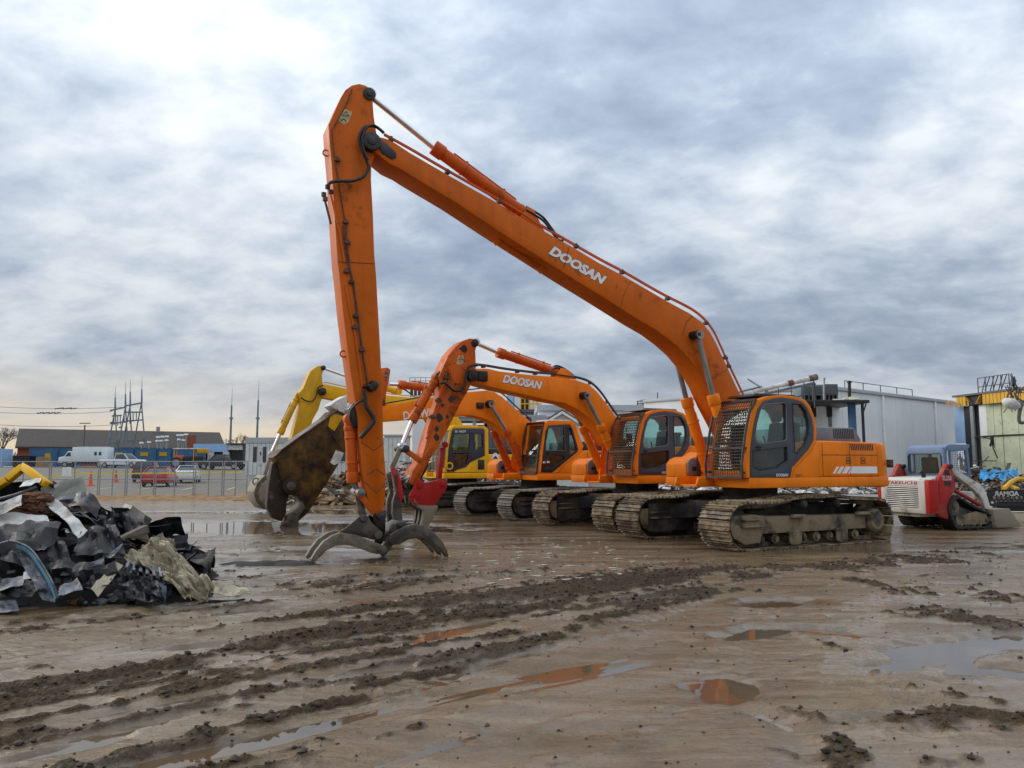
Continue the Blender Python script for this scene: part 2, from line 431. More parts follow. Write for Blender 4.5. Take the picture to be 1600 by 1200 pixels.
# hollows that hold water: (photo centre, half sizes in m along / across, turn in degrees, depth)
HOLLOWS = [
    ((500, 824), (4.2, 2.0), 8, .08), ((330, 822), (3.0, 2.2), 0, .08), ((560, 798), (4.0, 1.6), 5, .06), ((470, 880), (1.6, .4), 12, .05), ((560, 856), (1.7, .55), 10, .05), ((400, 876), (1.3, .45), 12, .055), ((300, 800), (3.0, .9), 0, .05), ((640, 828), (2.2, .8), 8, .05), ((700, 812), (3.0, .8), 4, .04),
    ((1480, 1015), (.85, .42), 20, .06), ((1560, 1045), (.6, .35), 0, .055), ((1590, 1000), (.9, .4), 10, .055), ((1400, 1035), (.42, .22), 15, .05),
    ((1130, 1075), (.42, .30), 60, .055), ((1180, 985), (.55, .30), 30, .045), ((1290, 985), (.55, .22), 150, .05), ((1320, 965), (.16, .12), 0, .05), ((1210, 940), (.55, .3), 20, .04),
    ((815, 1022), (.55, .11), 38, .036), ((890, 1050), (.36, .10), 38, .036), ((970, 1040), (.35, .09), 38, .036), ((1010, 940), (.35, .10), 20, .03),
    ((770, 945), (.5, .12), 18, .035), ((560, 1055), (.55, .10), 38, .036), ((380, 1080), (.6, .10), 38, .036), ((220, 1130), (.55, .11), 38, .036), ((430, 1150), (.5, .10), 38, .036), ((300, 1010), (.5, .08), 36, .045),
    ((680, 1040), (.4, .07), 38, .036), ((400, 950), (.6, .13), 25, .045), ((600, 930), (.5, .10), 25, .04), ((1360, 1118), (.22, .06), 5, .05), ((1480, 1130), (.2, .05), 0, .05),
    ((1250, 842), (1.0, .2), 0, .03), ((1450, 860), (1.4, .15), 0, .04), ((720, 850), (1.2, .3), 5, .03), ((620, 905), (1.0, .2), 15, .035), ((250, 1180), (.35, .08), 38, .045), ((100, 1165), (.4, .08), 38, .045)]
PRINTS = [([(1010, 1215), (1090, 1090), (1160, 990), (1225, 900)], .26, .17), ([(1290, 1215), (1330, 1070), (1350, 960), (1340, 890)], .26, .17),
          ([(60, 990), (330, 950), (560, 915), (760, 880)], .30, .19), ([(560, 1100), (760, 1040), (940, 985), (1080, 935)], .24, .17),
          ([(640, 905), (800, 895), (980, 880), (1150, 870)], .30, .19), ([(1420, 1215), (1440, 1090), (1420, 980)], .20, .15)]
WATER = -.034

def axis(lo, hi, near, base, k):
    """grid lines that widen with distance from `near`"""
    out = [near[0]]
    while out[-1] < near[1]: out.append(out[-1] + base)
    st = base
    while out[-1] < hi: st *= k; out.append(out[-1] + st)
    st = base; low = [near[0]]
    while low[-1] > lo: st *= k; low.append(low[-1] - st)
    return np.array(low[:0:-1] + out)

def ground_height(X, Y):
    ang = R(39); U = X * math.cos(ang) + Y * math.sin(ang); V = -X * math.sin(ang) + Y * math.cos(ang)
    wob = fbm(X * .35, Y * .35, 3, 3) * .9
    left = sstep(3.0, .2, X - (Y - 8.0) * .42 + wob) * sstep(14.5, 10.5, Y)
    mid = sstep(19, 12, Y)
    z = fbm(X * .28, Y * .28, 4, 1) * .055
    z += fbm(X * 2.2, Y * 2.2, 4, 5) * .018
    streak = fbm(U * .20 + wob * .3, V * 2.5 + wob * 1.3, 4, 9)
    fine = fbm(U * .6, V * 11 + wob * 2, 3, 15)
    rag = fbm(X * 2.6 + 5, Y * 2.6, 4, 21); rag2 = fbm(X * 8, Y * 8, 3, 25); patch_ = fbm(X * .9, Y * .9, 3, 33)
    rut = fbm(U * .26 + wob * .6, V * 4.2 + wob * 1.2, 4, 19); rut = rut * 1.6; ridge = .5 - np.abs(fbm(U * .30, V * 5.0 + wob * 1.2, 3, 29)) * 2.4
    z += left * (streak * .055 + rut * .036 + ridge * .020 + fine * .040)
    z += (1 - left) * mid * (fine * .012 + rut * .016 + streak * .014)
    band = np.zeros(X.shape); hh = np.zeros(X.shape)
    for pts, hw, h in RIDGES:
        d, sg, al = dist_line(X, Y, [ground_at(*p) for p in pts])
        w_ = np.exp(-(d / (hw * 1.25)) ** 2)
        band = np.maximum(band, w_); hh = np.maximum(hh, w_ * h)
        if hw < .25:                                     # pressed groove beside a narrow ridge
            z -= np.exp(-((sg - hw * 1.6) / (hw * .9)) ** 2) * sstep(hw * 4, hw * 2, d) * .02
    field = band * .52 + rag * (1.0 - .5 * left) + rag2 * .75 + patch_ * .55 + left * (streak * .9 + rut * 1.3 + .26) + .02
    churn = sstep(.28, .80, field) * sstep(22, 15, Y)
    z += churn * np.maximum(hh * .55, .016) * (.4 + 1.0 * (rag2 + .4))
    clod = np.clip(fbm(X * 13, Y * 13, 3, 41) + .10, 0, 1)
    z += churn * (clod * .075 + fbm(X * 30, Y * 30, 2, 47) * .016)
    z += fbm(X * 22, Y * 22, 3, 49) * .005
    for pts, hw, per in PRINTS:                          # cleat prints pressed by tracks and lugged tyres
        d, sg, al = dist_line(X, Y, [ground_at(*p) for p in pts])
        m = sstep(hw, hw * .8, d) * sstep(-.10, .12, patch_ + rag * .4) * (1 - churn * .7)
        z += m * (.011 * np.clip(np.sin(2 * math.pi * (al + np.abs(sg) * .35) / per) * 1.6, -1, 1) - .008)
    wet = np.zeros(X.shape)
    e1, e2 = fbm(X * 1.6, Y * 1.6, 4, 55) * 1.0, fbm(X * 6, Y * 6, 3, 57) * .5
    for (px, py), (ra, rb), turn, dep in HOLLOWS:
        cx, cy = ground_at(px, py); t = R(turn)
        u = ((X - cx) * math.cos(t) + (Y - cy) * math.sin(t)) / ra; v = (-(X - cx) * math.sin(t) + (Y - cy) * math.cos(t)) / rb
        r = np.sqrt(u * u + v * v) + e1 + e2
        m = sstep(1.15, .55, r)
        z = z * (1 - m * .75) - m * dep
        wet = np.maximum(wet, sstep(2.1, .7, r)); churn = churn * (1 - sstep(1.1, .7, r) * .9)
    z *= sstep(45, 24, Y) * .85 + .15
    # firm pad under the machines
    for fx, fy in ((5.4, 17.6), (3.5, 21.7), (.9, 25.8), (-2.0, 31.0)):
        d = np.hypot((X - fx) / 3.6, (Y - fy) / 2.6); k = sstep(1.5, .9, d)
        z = z * (1 - k * .92) - k * .004
    z += 1.35 * sstep(60, 118, Y) * sstep(40, -10, X)
    return z, churn, wet

gx = axis(-420, 420, (-6.2, 7.4), .030, 1.035)
gy = [0.2]
while gy[-1] < 2.6: gy.append(gy[-1] + .12)
while gy[-1] < 900: gy.append(gy[-1] + max(.022, gy[-1] * .0042 if gy[-1] < 40 else gy[-1] * .03))
gy = np.concatenate([np.array([-60, -20, -6, -2]), np.array(gy)])
XX, YY = np.meshgrid(gx, gy)
ZZ, CH, WT = ground_height(XX, YY)
nx_, ny_ = len(gx), len(gy)
def grid_mesh(name, X, Y, Z):
    h, w = X.shape
    me = bpy.data.meshes.new(name)
    me.vertices.add(h * w); me.vertices.foreach_set('co', np.stack([X, Y, Z], -1).astype(np.float32).ravel())
    idx = np.arange(h * w).reshape(h, w)
    q = np.stack([idx[:-1, :-1], idx[:-1, 1:], idx[1:, 1:], idx[1:, :-1]], -1).reshape(-1, 4)
    me.loops.add(q.size); me.loops.foreach_set('vertex_index', q.ravel().astype(np.int32))
    me.polygons.add(len(q)); me.polygons.foreach_set('loop_start', np.arange(0, q.size, 4, dtype=np.int32)); me.polygons.foreach_set('loop_total', np.full(len(q), 4, np.int32))
    me.update(calc_edges=True)
    me.polygons.foreach_set('use_smooth', np.ones(len(q), bool))
    return me
gme = grid_mesh('ground', XX, YY, ZZ)
for nm, arr in (('churn', CH), ('wet', WT)):
    at_ = gme.attributes.new(nm, 'FLOAT', 'POINT'); at_.data.foreach_set('value', arr.astype(np.float32).ravel())

m, q, b, o = new_mat('mud')
co = objco(q)
def attr(q, n):
    a = q.n('Attribute'); a.attribute_name = n; return a.outputs['Fac']
ch, we = attr(q, 'churn'), attr(q, 'wet')
rotm = q.mapping(co, (.35, 3.2, 1), (0, 0, R(-39)))
st_n = q.noise(rotm, 1.6, 6, .62)
big = q.noise(co, .45, 5, .6)
med = q.noise(co, 3.1, 7, .66)
fin = q.noise(co, 38, 6, .72)
c = q.mix(q.ramp(big, (.35, 0.), (.68, 1.)), (0.122, 0.078, 0.038), (0.196, 0.134, 0.074))
c = q.mix(q.math('MULTIPLY', q.ramp(st_n, (.45, 0.), (.68, 1.)), .55), c, (0.285, 0.210, 0.128))
c = q.mix(q.math('MULTIPLY', q.ramp(med, (.52, 0.), (.70, 1.)), .45), c, (0.060, 0.041, 0.025))
red = q.math('MULTIPLY', q.ramp(q.noise(q.mapping(co, (1, 1, 1), (0, 0, 0), (9, 4, 0)), .9, 5, .6), (.60, 0.), (.70, 1.)), .55)
c = q.mix(red, c, (0.17, 0.070, 0.027))
c = q.mix(q.math('MULTIPLY', q.ramp(fin, (.52, 0.), (.64, 1.)), .60), c, (0.065, 0.047, 0.033))
dk = q.math('ADD', ch, q.math('MULTIPLY', q.math('SUBTRACT', med, .5), .9))
churned = q.ramp(dk, (.18, 0.), (.70, 1.))
c = q.mix(q.math('MULTIPLY', churned, .9), c, q.mix(q.ramp(fin, (.4, 0.), (.65, 1.)), (0.040, 0.027, 0.016), (0.100, 0.070, 0.043)))
c = q.mix(q.math('MULTIPLY', we, .35), c, (0.085, 0.057, 0.033))
spk = q.ramp(q.noise(co, 75, 3, .6), (.64, 0.), (.70, 1.))
c = q.mix(q.math('MULTIPLY', spk, .75), c, (0.035, 0.025, 0.018))
grit = q.ramp(q.noise(q.mapping(co, (1, 1, 1), (0, 0, 0), (3, 8, 1)), 90, 2, .5), (.70, 0.), (.74, 1.))
c = q.mix(q.math('MULTIPLY', grit, .6), c, (0.40, 0.36, 0.30))
q.put(b.inputs['Base Color'], c)
dry = q.ramp(q.math('ADD', q.math('MULTIPLY', med, .5), q.math('MULTIPLY', st_n, .5)), (.38, .13), (.62, .42))
rg = q.math('ADD', dry, q.math('MULTIPLY', churned, .30), True)
rg = q.math('SUBTRACT', rg, q.math('MULTIPLY', we, .28))
q.put(b.inputs['Roughness'], q.math('MAXIMUM', rg, .10))
q.put(b.inputs['Specular IOR Level'], q.math('SUBTRACT', .30, q.math('MULTIPLY', churned, .24)))
vor = q.n('TexVoronoi'); q.put(vor.inputs['Vector'], co); q.put(vor.inputs['Scale'], 34.0); q.put(vor.inputs['Randomness'], 1.0)
crumb = q.math('MULTIPLY', q.math('SUBTRACT', 1.0, vor.outputs['Distance']), q.ramp(q.noise(co, 14, 4, .6), (.35, 0.), (.65, 1.)))
hgt = q.math('ADD', q.math('MULTIPLY', crumb, q.math('ADD', .10, q.math('MULTIPLY', churned, 1.1))), q.math('MULTIPLY', fin, q.math('ADD', .25, q.math('MULTIPLY', churned, .9))))
hgt = q.math('ADD', hgt, q.math('MULTIPLY', q.noise(rotm, 9, 5, .65), .6))
hgt = q.math('ADD', hgt, q.math('MULTIPLY', q.noise(co, 120, 3, .7), .20))
sheen = q.math('MULTIPLY', q.ramp(q.noise(q.mapping(co, (.30, 1.5, 1), (0, 0, R(-39))), 1.1, 5, .6), (.42, 0.), (.55, 1.)), q.math('SUBTRACT', 1.0, churned))
hgt = q.math('MULTIPLY', hgt, q.math('MULTIPLY', q.math('SUBTRACT', 1.0, q.math('MULTIPLY', sheen, .78)), q.math('SUBTRACT', 1.0, q.math('MULTIPLY', we, .7))))
q.put(b.inputs['Roughness'], q.math('MAXIMUM', q.math('SUBTRACT', rg, q.math('MULTIPLY', sheen, .26)), .06))
q.put(b.inputs['Specular IOR Level'], q.math('ADD', q.math('SUBTRACT', .28, q.math('MULTIPLY', churned, .22)), q.math('ADD', q.math('MULTIPLY', sheen, .36), q.math('MULTIPLY', we, .2))))
bump(q, b, hgt, .75, .045)
gme.materials.append(MATS['mud'])
structure(link('ground', gme))

# standing water: only where the ground dips below its level
m, q, b, o = new_mat('muddy_water')
q.put(b.inputs['Base Color'], q.mix(q.ramp(q.noise(objco(q), .8, 4), (.50, 0.), (.64, 1.)), (0.095, 0.068, 0.043), (0.115, 0.070, 0.038)))
q.put(b.inputs['Roughness'], .035); q.put(b.inputs['IOR'], 1.45); q.put(b.inputs['Specular IOR Level'], .7)
bump(q, b, q.noise(objco(q), 5.5, 3), .035, .02)
low_ = (ZZ < WATER + .02)
cell = low_[:-1, :-1] | low_[1:, :-1] | low_[:-1, 1:] | low_[1:, 1:]
cell &= (YY[:-1, :-1] > 2.6) & (YY[:-1, :-1] < 36) & (np.abs(XX[:-1, :-1]) < 16)
ii, jj = np.nonzero(cell)
used = {}
wv, wf = [], []
def wid(i, j):
    k = i * nx_ + j
    if k not in used: used[k] = len(wv); wv.append((gx[j], gy[i], WATER))
    return used[k]
for i, j in zip(ii.tolist(), jj.tolist()):
    wf.append((wid(i, j), wid(i, j + 1), wid(i + 1, j + 1), wid(i + 1, j)))
wme = bpy.data.meshes.new('puddle_water'); wme.from_pydata(wv, [], wf); wme.materials.append(MATS['muddy_water'])
structure(link('puddle_water', wme))

def sample_ground(x, y):
    j = min(max(int(np.searchsorted(gx, x)), 1), nx_ - 1); i = min(max(int(np.searchsorted(gy, y)), 1), ny_ - 1)
    u = (x - gx[j - 1]) / (gx[j] - gx[j - 1]); v = (y - gy[i - 1]) / (gy[i] - gy[i - 1])
    return float((ZZ[i - 1, j - 1] * (1 - u) + ZZ[i - 1, j] * u) * (1 - v) + (ZZ[i, j - 1] * (1 - u) + ZZ[i, j] * u) * v)

# loose clods thrown up along the churned mud: too many to count
def lump(mb, x, y, z, r, k):
    rr = random.Random(k)
    vs = []; t = (1 + 5 ** .5) / 2
    for v in ((-1, t, 0), (1, t, 0), (-1, -t, 0), (1, -t, 0), (0, -1, t), (0, 1, t), (0, -1, -t), (0, 1, -t), (t, 0, -1), (t, 0, 1), (-t, 0, -1), (-t, 0, 1)):
        s_ = r / 1.9 * rr.uniform(.55, 1.25); vs.append((x + v[0] * s_ * 1.2, y + v[1] * s_, z + v[2] * s_ * .75))
    mb.add(vs, [(0, 11, 5), (0, 5, 1), (0, 1, 7), (0, 7, 10), (0, 10, 11), (1, 5, 9), (5, 11, 4), (11, 10, 2), (10, 7, 6), (7, 1, 8), (3, 9, 4), (3, 4, 2), (3, 2, 6), (3, 6, 8), (3, 8, 9), (4, 9, 5), (2, 4, 11), (6, 2, 10), (8, 6, 7), (9, 8, 1)])
rs = np.random.RandomState(5)
N = 60000
cx = rs.uniform(-7, 9, N); cy = 3.4 + 14.5 * rs.rand(N) ** 1.4
cz, cc, cw_ = ground_height(cx[None], cy[None]); cz, cc, cw_ = cz[0], cc[0], cw_[0]
keep = (rs.rand(N) < np.where(cc > .4, .75, .040)) & (cw_ < .85)
cl_b = MB()
for k in np.nonzero(keep)[0][:16000]:
    r = float(rs.choice([.006, .010, .015, .024], p=[.45, .33, .17, .05])) * (1.25 if cc[k] > .5 else .9)
    lump(cl_b, cx[k], cy[k], cz[k] + r * .25, r, int(k))
plain('clod', (0.048, 0.033, 0.021), .85, 0, .4, 9, .3)
stuff(cl_b.build('mud_clods', 'clod', smooth=60), 'dark crumbly mud clods strewn along the churned tyre ruts', 'mud')
# pale scraps of insulation trodden into the mud
sc = MB(); rr = random.Random(3)
for k in range(90):
    px = rr.gauss(850, 90); py = rr.choice([rr.uniform(838, 868), rr.uniform(860, 915)])
    x, y = ground_at(px, py); z = sample_ground(x, y) + .008
    if z < WATER: continue
    t = rr.uniform(-.3, .9); L_, w_ = rr.uniform(.05, .26), rr.uniform(.015, .045)
    n_ = 6; vs = []
    for i in range(n_):
        a_ = 2 * math.pi * i / n_; u, v = math.cos(a_) * L_ / 2 * rr.uniform(.6, 1.1), math.sin(a_) * w_ * rr.uniform(.5, 1.2)
        vs.append((x + u * math.cos(t) - v * math.sin(t), y + u * math.sin(t) + v * math.cos(t), z + rr.uniform(-.003, .007)))
    sc.add(vs + [(v[0], v[1], v[2] - .006) for v in vs], [tuple(range(n_)), tuple(range(2 * n_ - 1, n_ - 1, -1))] + [(i, (i + 1) % n_, n_ + (i + 1) % n_, n_ + i) for i in range(n_)])
plain('pale_scrap', (0.55, 0.50, 0.38), .8, 0, .3, 20)
stuff(sc.build('insulation_scraps', 'pale_scrap', smooth=0), 'pale yellowish scraps trodden into mud before the excavators', 'litter')

# ------------------------------------------------------------------ excavators
def shoe_mesh(p, w, mat):
    h, t = p / 2, 0.022
    pr = [(-h * .94, 0.0), (h * .94, 0.0), (h * .94, t + .040), (h * .86, t + .042), (h * .74, t), (h * .12, t), (h * .06, t + .034), (-h * .06, t + .034), (-h * .12, t), (-h * .70, t), (-h * .78, t + .036), (-h * .90, t + .036), (-h * .94, t)]
    m = MB().prism(pr, -w / 2, w / 2)
    me = bpy.data.meshes.new('track_shoe'); me.from_pydata(m.v, [], m.f); me.materials.append(MATS[mat])
    return me

def track_path(hl, H, hump):
    Rr = H / 2 - .03; c = hl - H / 2; zc = H / 2
    pts = []
    for i in range(13):
        t = -math.pi / 2 + math.pi * i / 12
        pts.append((c + (Rr + .0) * math.cos(t), zc + Rr * math.sin(t)))
    top = zc + Rr
    for f, dz in ((.72, -.012), (.5, .01), (.30, hump * .75), (.12, hump), (-.05, hump * .85), (-.22, hump), (-.38, hump * .95), (-.55, hump * .4), (-.72, 0.02), (-.88, .0)):
        pts.append((c * f, top + dz))
    for i in range(13):
        t = math.pi / 2 + math.pi * i / 12
        pts.append((-c + Rr * math.cos(t), zc + Rr * math.sin(t)))
    pts = [Vector((a, 0, z)) for a, z in pts]
    sm = smooth_path(pts + [pts[0]], 6)
    return sm

def undercarriage(root, hl, H, gauge, w, delta, mats, hump=.07, rear_detail=True):
    shoe_m, frame_m = mats
    path = track_path(hl, H, hump)
    seg = [(path[i + 1] - path[i]).length for i in range(len(path) - 1)]
    L = sum(seg); N = int(round(L / .205)); p = L / N
    cum = [0]
    for s_ in seg: cum.append(cum[-1] + s_)
    def pos(d):
        d %= L
        i = max(k for k in range(len(cum)) if cum[k] <= d + 1e-9); i = min(i, len(seg) - 1)
        t = (d - cum[i]) / seg[i]
        return path[i].lerp(path[i + 1], t)
    me = shoe_mesh(p, w, shoe_m)
    link_b = MB()
    for i in range(N):
        a, b = pos((i + .02) * p), pos((i + .98) * p); t = (b - a).normalized()
        for y in (-.09, .09):
            q = Vector((0, y, 0)); n_ = Vector((t.z, 0, -t.x))
            link_b.bar(a + q - n_ * .055, b + q - n_ * .055, .05, .085, up=(n_.x, n_.y, n_.z))
    lm = None
    for sgn in (1, -1):
        rot = (0, 0, delta)
        off = Vector((-math.sin(delta) * sgn * gauge / 2, math.cos(delta) * sgn * gauge / 2, 0))
        if lm is None:
            tr = link_b.build('track_chain', frame_m, root, loc=off, rot=rot, smooth=0); lm = tr.data
        else:
            tr = link('track_chain', lm, root, off, rot)
        for i in range(N):
            a, b = pos(i * p), pos((i + 1) * p); t = (b - a).normalized(); n_ = Vector((t.z, 0, -t.x))
            o = bpy.data.objects.new('track_shoe', me); COL.objects.link(o); o.parent = tr
            o.matrix_local = Matrix(((t.x, 0, n_.x, (a.x + b.x) / 2), (0, -1, 0, 0), (t.z, 0, n_.z, (a.z + b.z) / 2), (0, 0, 0, 1)))
        # side frame
        c = hl - H / 2; zc = H / 2
        fw = w * .34
        m = MB()
        m.prism([(-c + .30, .30), (c - .55, .30), (c - .50, .13), (c - .10, .11), (c + .20, .25), (c + .30, .50), (c + .22, .66), (c - .35, .69), (c - .7, .64), (-c + .30, .60)], -fw, fw)
        m.box(c - .55, c + .02, fw - .001, fw + .07, .44, .48); m.box(c - .50, c + .0, fw - .001, fw + .05, .57, .60)
        for aa in (-c + .45, .1 * c + .25):
            m.prism([(aa - .2, .60), (aa + .2, .60), (aa + .14, .66), (aa - .14, .66)], fw - .02, fw + .12)
        fr = m.build('track_frame', frame_m, root, bev=.012, loc=off, rot=rot)
        ip = MB().box(-c - .05, c + .05, -sgn * fw * 1.05 - .02, -sgn * fw * 1.05 + .02, .16, H - .14); ip.build('shade_plate', 'frame_dark', fr)  # added dark plate closing the see-through gap, standing in for shade
        nr = 8
        rb = MB(); rb.cyl((0, -w * .25, 0), (0, w * .25, 0), .10, n=14); rb.cyl((0, -w * .25 - .05, 0), (0, w * .25 + .05, 0), .055, n=8)
        r0 = None
        for i in range(nr):
            aa = -c + .55 + (2 * c - 1.15) * i / (nr - 1)
            if r0 is None: r0 = rb.build('roller', frame_m, fr); o = r0
            else: o = link('roller', r0.data, fr)
            o.location = (aa, 0, .185)
        gb = MB(); gb.prism([(-.17, .32), (.17, .32), (.17, .10), (.11, .06), (-.11, .06), (-.17, .10)], -.02, .02)
        gb.prism([(-.17, .34), (.17, .34), (.17, .29), (-.17, .29)], -.12, .02)
        g0 = None
        for aa in (-.42 * c, .28 * c):
            if g0 is None: g0 = gb.build('roller_guard', frame_m, fr, bev=.01); o = g0
            else: o = link('roller_guard', g0.data, fr)
            o.location = (aa, fw + .06, 0)
        cb = MB(); cb.cyl((0, -.14, 0), (0, .17, 0), .075, n=14); cb.cyl((0, .17, 0), (0, .20, 0), .05, n=10)
        c0 = None
        for aa in (.16 * c, -.34 * c):
            if c0 is None: c0 = cb.build('carrier_roller', 'frame_dark', fr); o = c0
            else: o = link('carrier_roller', c0.data, fr)
            o.location = (aa, fw - .05, H - .16 + hump)
        ib = MB(); ib.cyl((c, -.11, zc), (c, .11, zc), H / 2 - .10, n=28); ib.build('idler_wheel', 'frame_dark', fr)
        fd = MB(); fd.cyl((-c, -.05, zc), (-c, .10, zc), .36, n=28); fd.cyl((-c, .10, zc), (-c, w * .38, zc), .27, .25, n=28); fd.cyl((-c, w * .38, zc), (-c, w * .44, zc), .24, .20, n=28)
        for k in range(12):
            t = 2 * math.pi * k / 12
            fd.cyl((-c + .31 * math.cos(t), .10, zc + .31 * math.sin(t)), (-c + .31 * math.cos(t), .125, zc + .31 * math.sin(t)), .018, n=6)
        if sgn < 0:
            fd.v = [(x, -y, z) for x, y, z in fd.v]
        fd.build('final_drive', frame_m, fr, bev=.012)
    b = MB()
    b.box(-1.0, 1.0, -gauge / 2 + .2, gauge / 2 - .2, .52, .86)
    for sx in (1, -1):
        for sy in (1, -1):
            b.bar((sx * .55, sy * .35, .70), (sx * 1.15, sy * (gauge / 2 - .12), .58), .42, .34)
    b.build('car_body', 'frame_dark', root, bev=.03, rot=(0, 0, delta))
    s = MB(); s.cyl((0, 0, .84), (0, 0, .97), .68, n=40); s.cyl((0, 0, .97), (0, 0, 1.21), .60, n=40)
    s.build('slew_ring', 'frame_dark', root)

def cylinder(root, name, p0, pg, p1, rb, rr, mat, rodmat='chrome', hose=False):
    """hydraulic cylinder: barrel p0 -> pg, rod pg -> p1"""
    p0, pg, p1 = Vector(p0), Vector(pg), Vector(p1); d = (pg - p0).normalized()
    m = MB(); m.cyl(p0 + d * rb * .6, pg, rb, n=20); m.cyl(pg - d * rb * 1.6, pg + d * rb * .25, rb * 1.18, n=20)
    m.cyl(p0 + d * rb * 1.2, p0 + d * rb * 2.0, rb * 1.12, n=20)
    lat = Vector((0, 1, 0))
    m.cyl(p0 - lat * rb * 1.1, p0 + lat * rb * 1.1, rb * 1.05, n=18)
    up = d.cross(lat).normalized()
    if up.z < 0: up = -up
    m.tube([p0 + d * rb * 3 + up * rb * 1.25, pg - d * rb * 3 + up * rb * 1.25], rb * .16, 6)
    for t in (.3, .7):
        q = p0.lerp(pg, t); m.cyl(q - d * .02, q + d * .02, rb * 1.1, n=16); m.bar(q + up * rb * .9, q + up * rb * 1.5, .05, .05)
    o = m.build(name, mat, root, bev=.006)
    r = MB(); r.cyl(pg, p1, rr, n=16); r.cyl(p1 - lat * rb * .9, p1 + lat * rb * .9, rr * 1.7, n=18)
    r.build('rod', rodmat, o)
    return o

def beam(name, poly, w, mat, root, bev=.018):
    m = MB().prism(poly, -w / 2, w / 2)
    return m.build(name, mat, root, bev=bev)

def pin(root, a, z, w, r, mat='grease', name='pin'):
    m = MB(); m.cyl((a, -w / 2, z), (a, w / 2, z), r, n=18); m.cyl((a, -w / 2 - .02, z), (a, w / 2 + .02, z), r * .5, n=12)
    return m.build(name, mat, root, bev=.008)

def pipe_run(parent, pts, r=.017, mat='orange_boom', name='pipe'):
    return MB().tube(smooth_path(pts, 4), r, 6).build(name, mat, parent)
def clamps(parent, pts, mat='orange_red', sx=.09, sy=.10, sz=.06):
    b = MB().box(-sx / 2, sx / 2, -sy / 2, sy / 2, -sz / 2, sz / 2)
    b.box(-sx / 4, sx / 4, -sy / 3, sy / 3, sz / 2, sz / 2 + .035)
    o0 = None
    for p in pts:
        if o0 is None: o0 = b.build('pipe_clamp', mat, parent, bev=.006); o = o0
        else: o = link('pipe_clamp', o0.data, parent)
        o.location = p

def inset(poly, d):
    """shrink a convex-ish polygon towards its centre by about d"""
    cx = sum(p[0] for p in poly) / len(poly); cz = sum(p[1] for p in poly) / len(poly)
    out = []
    for x, z in poly:
        r = math.hypot(x - cx, z - cz); k = max(0, (r - d) / r); out.append((cx + (x - cx) * k, cz + (z - cz) * k))
    return out

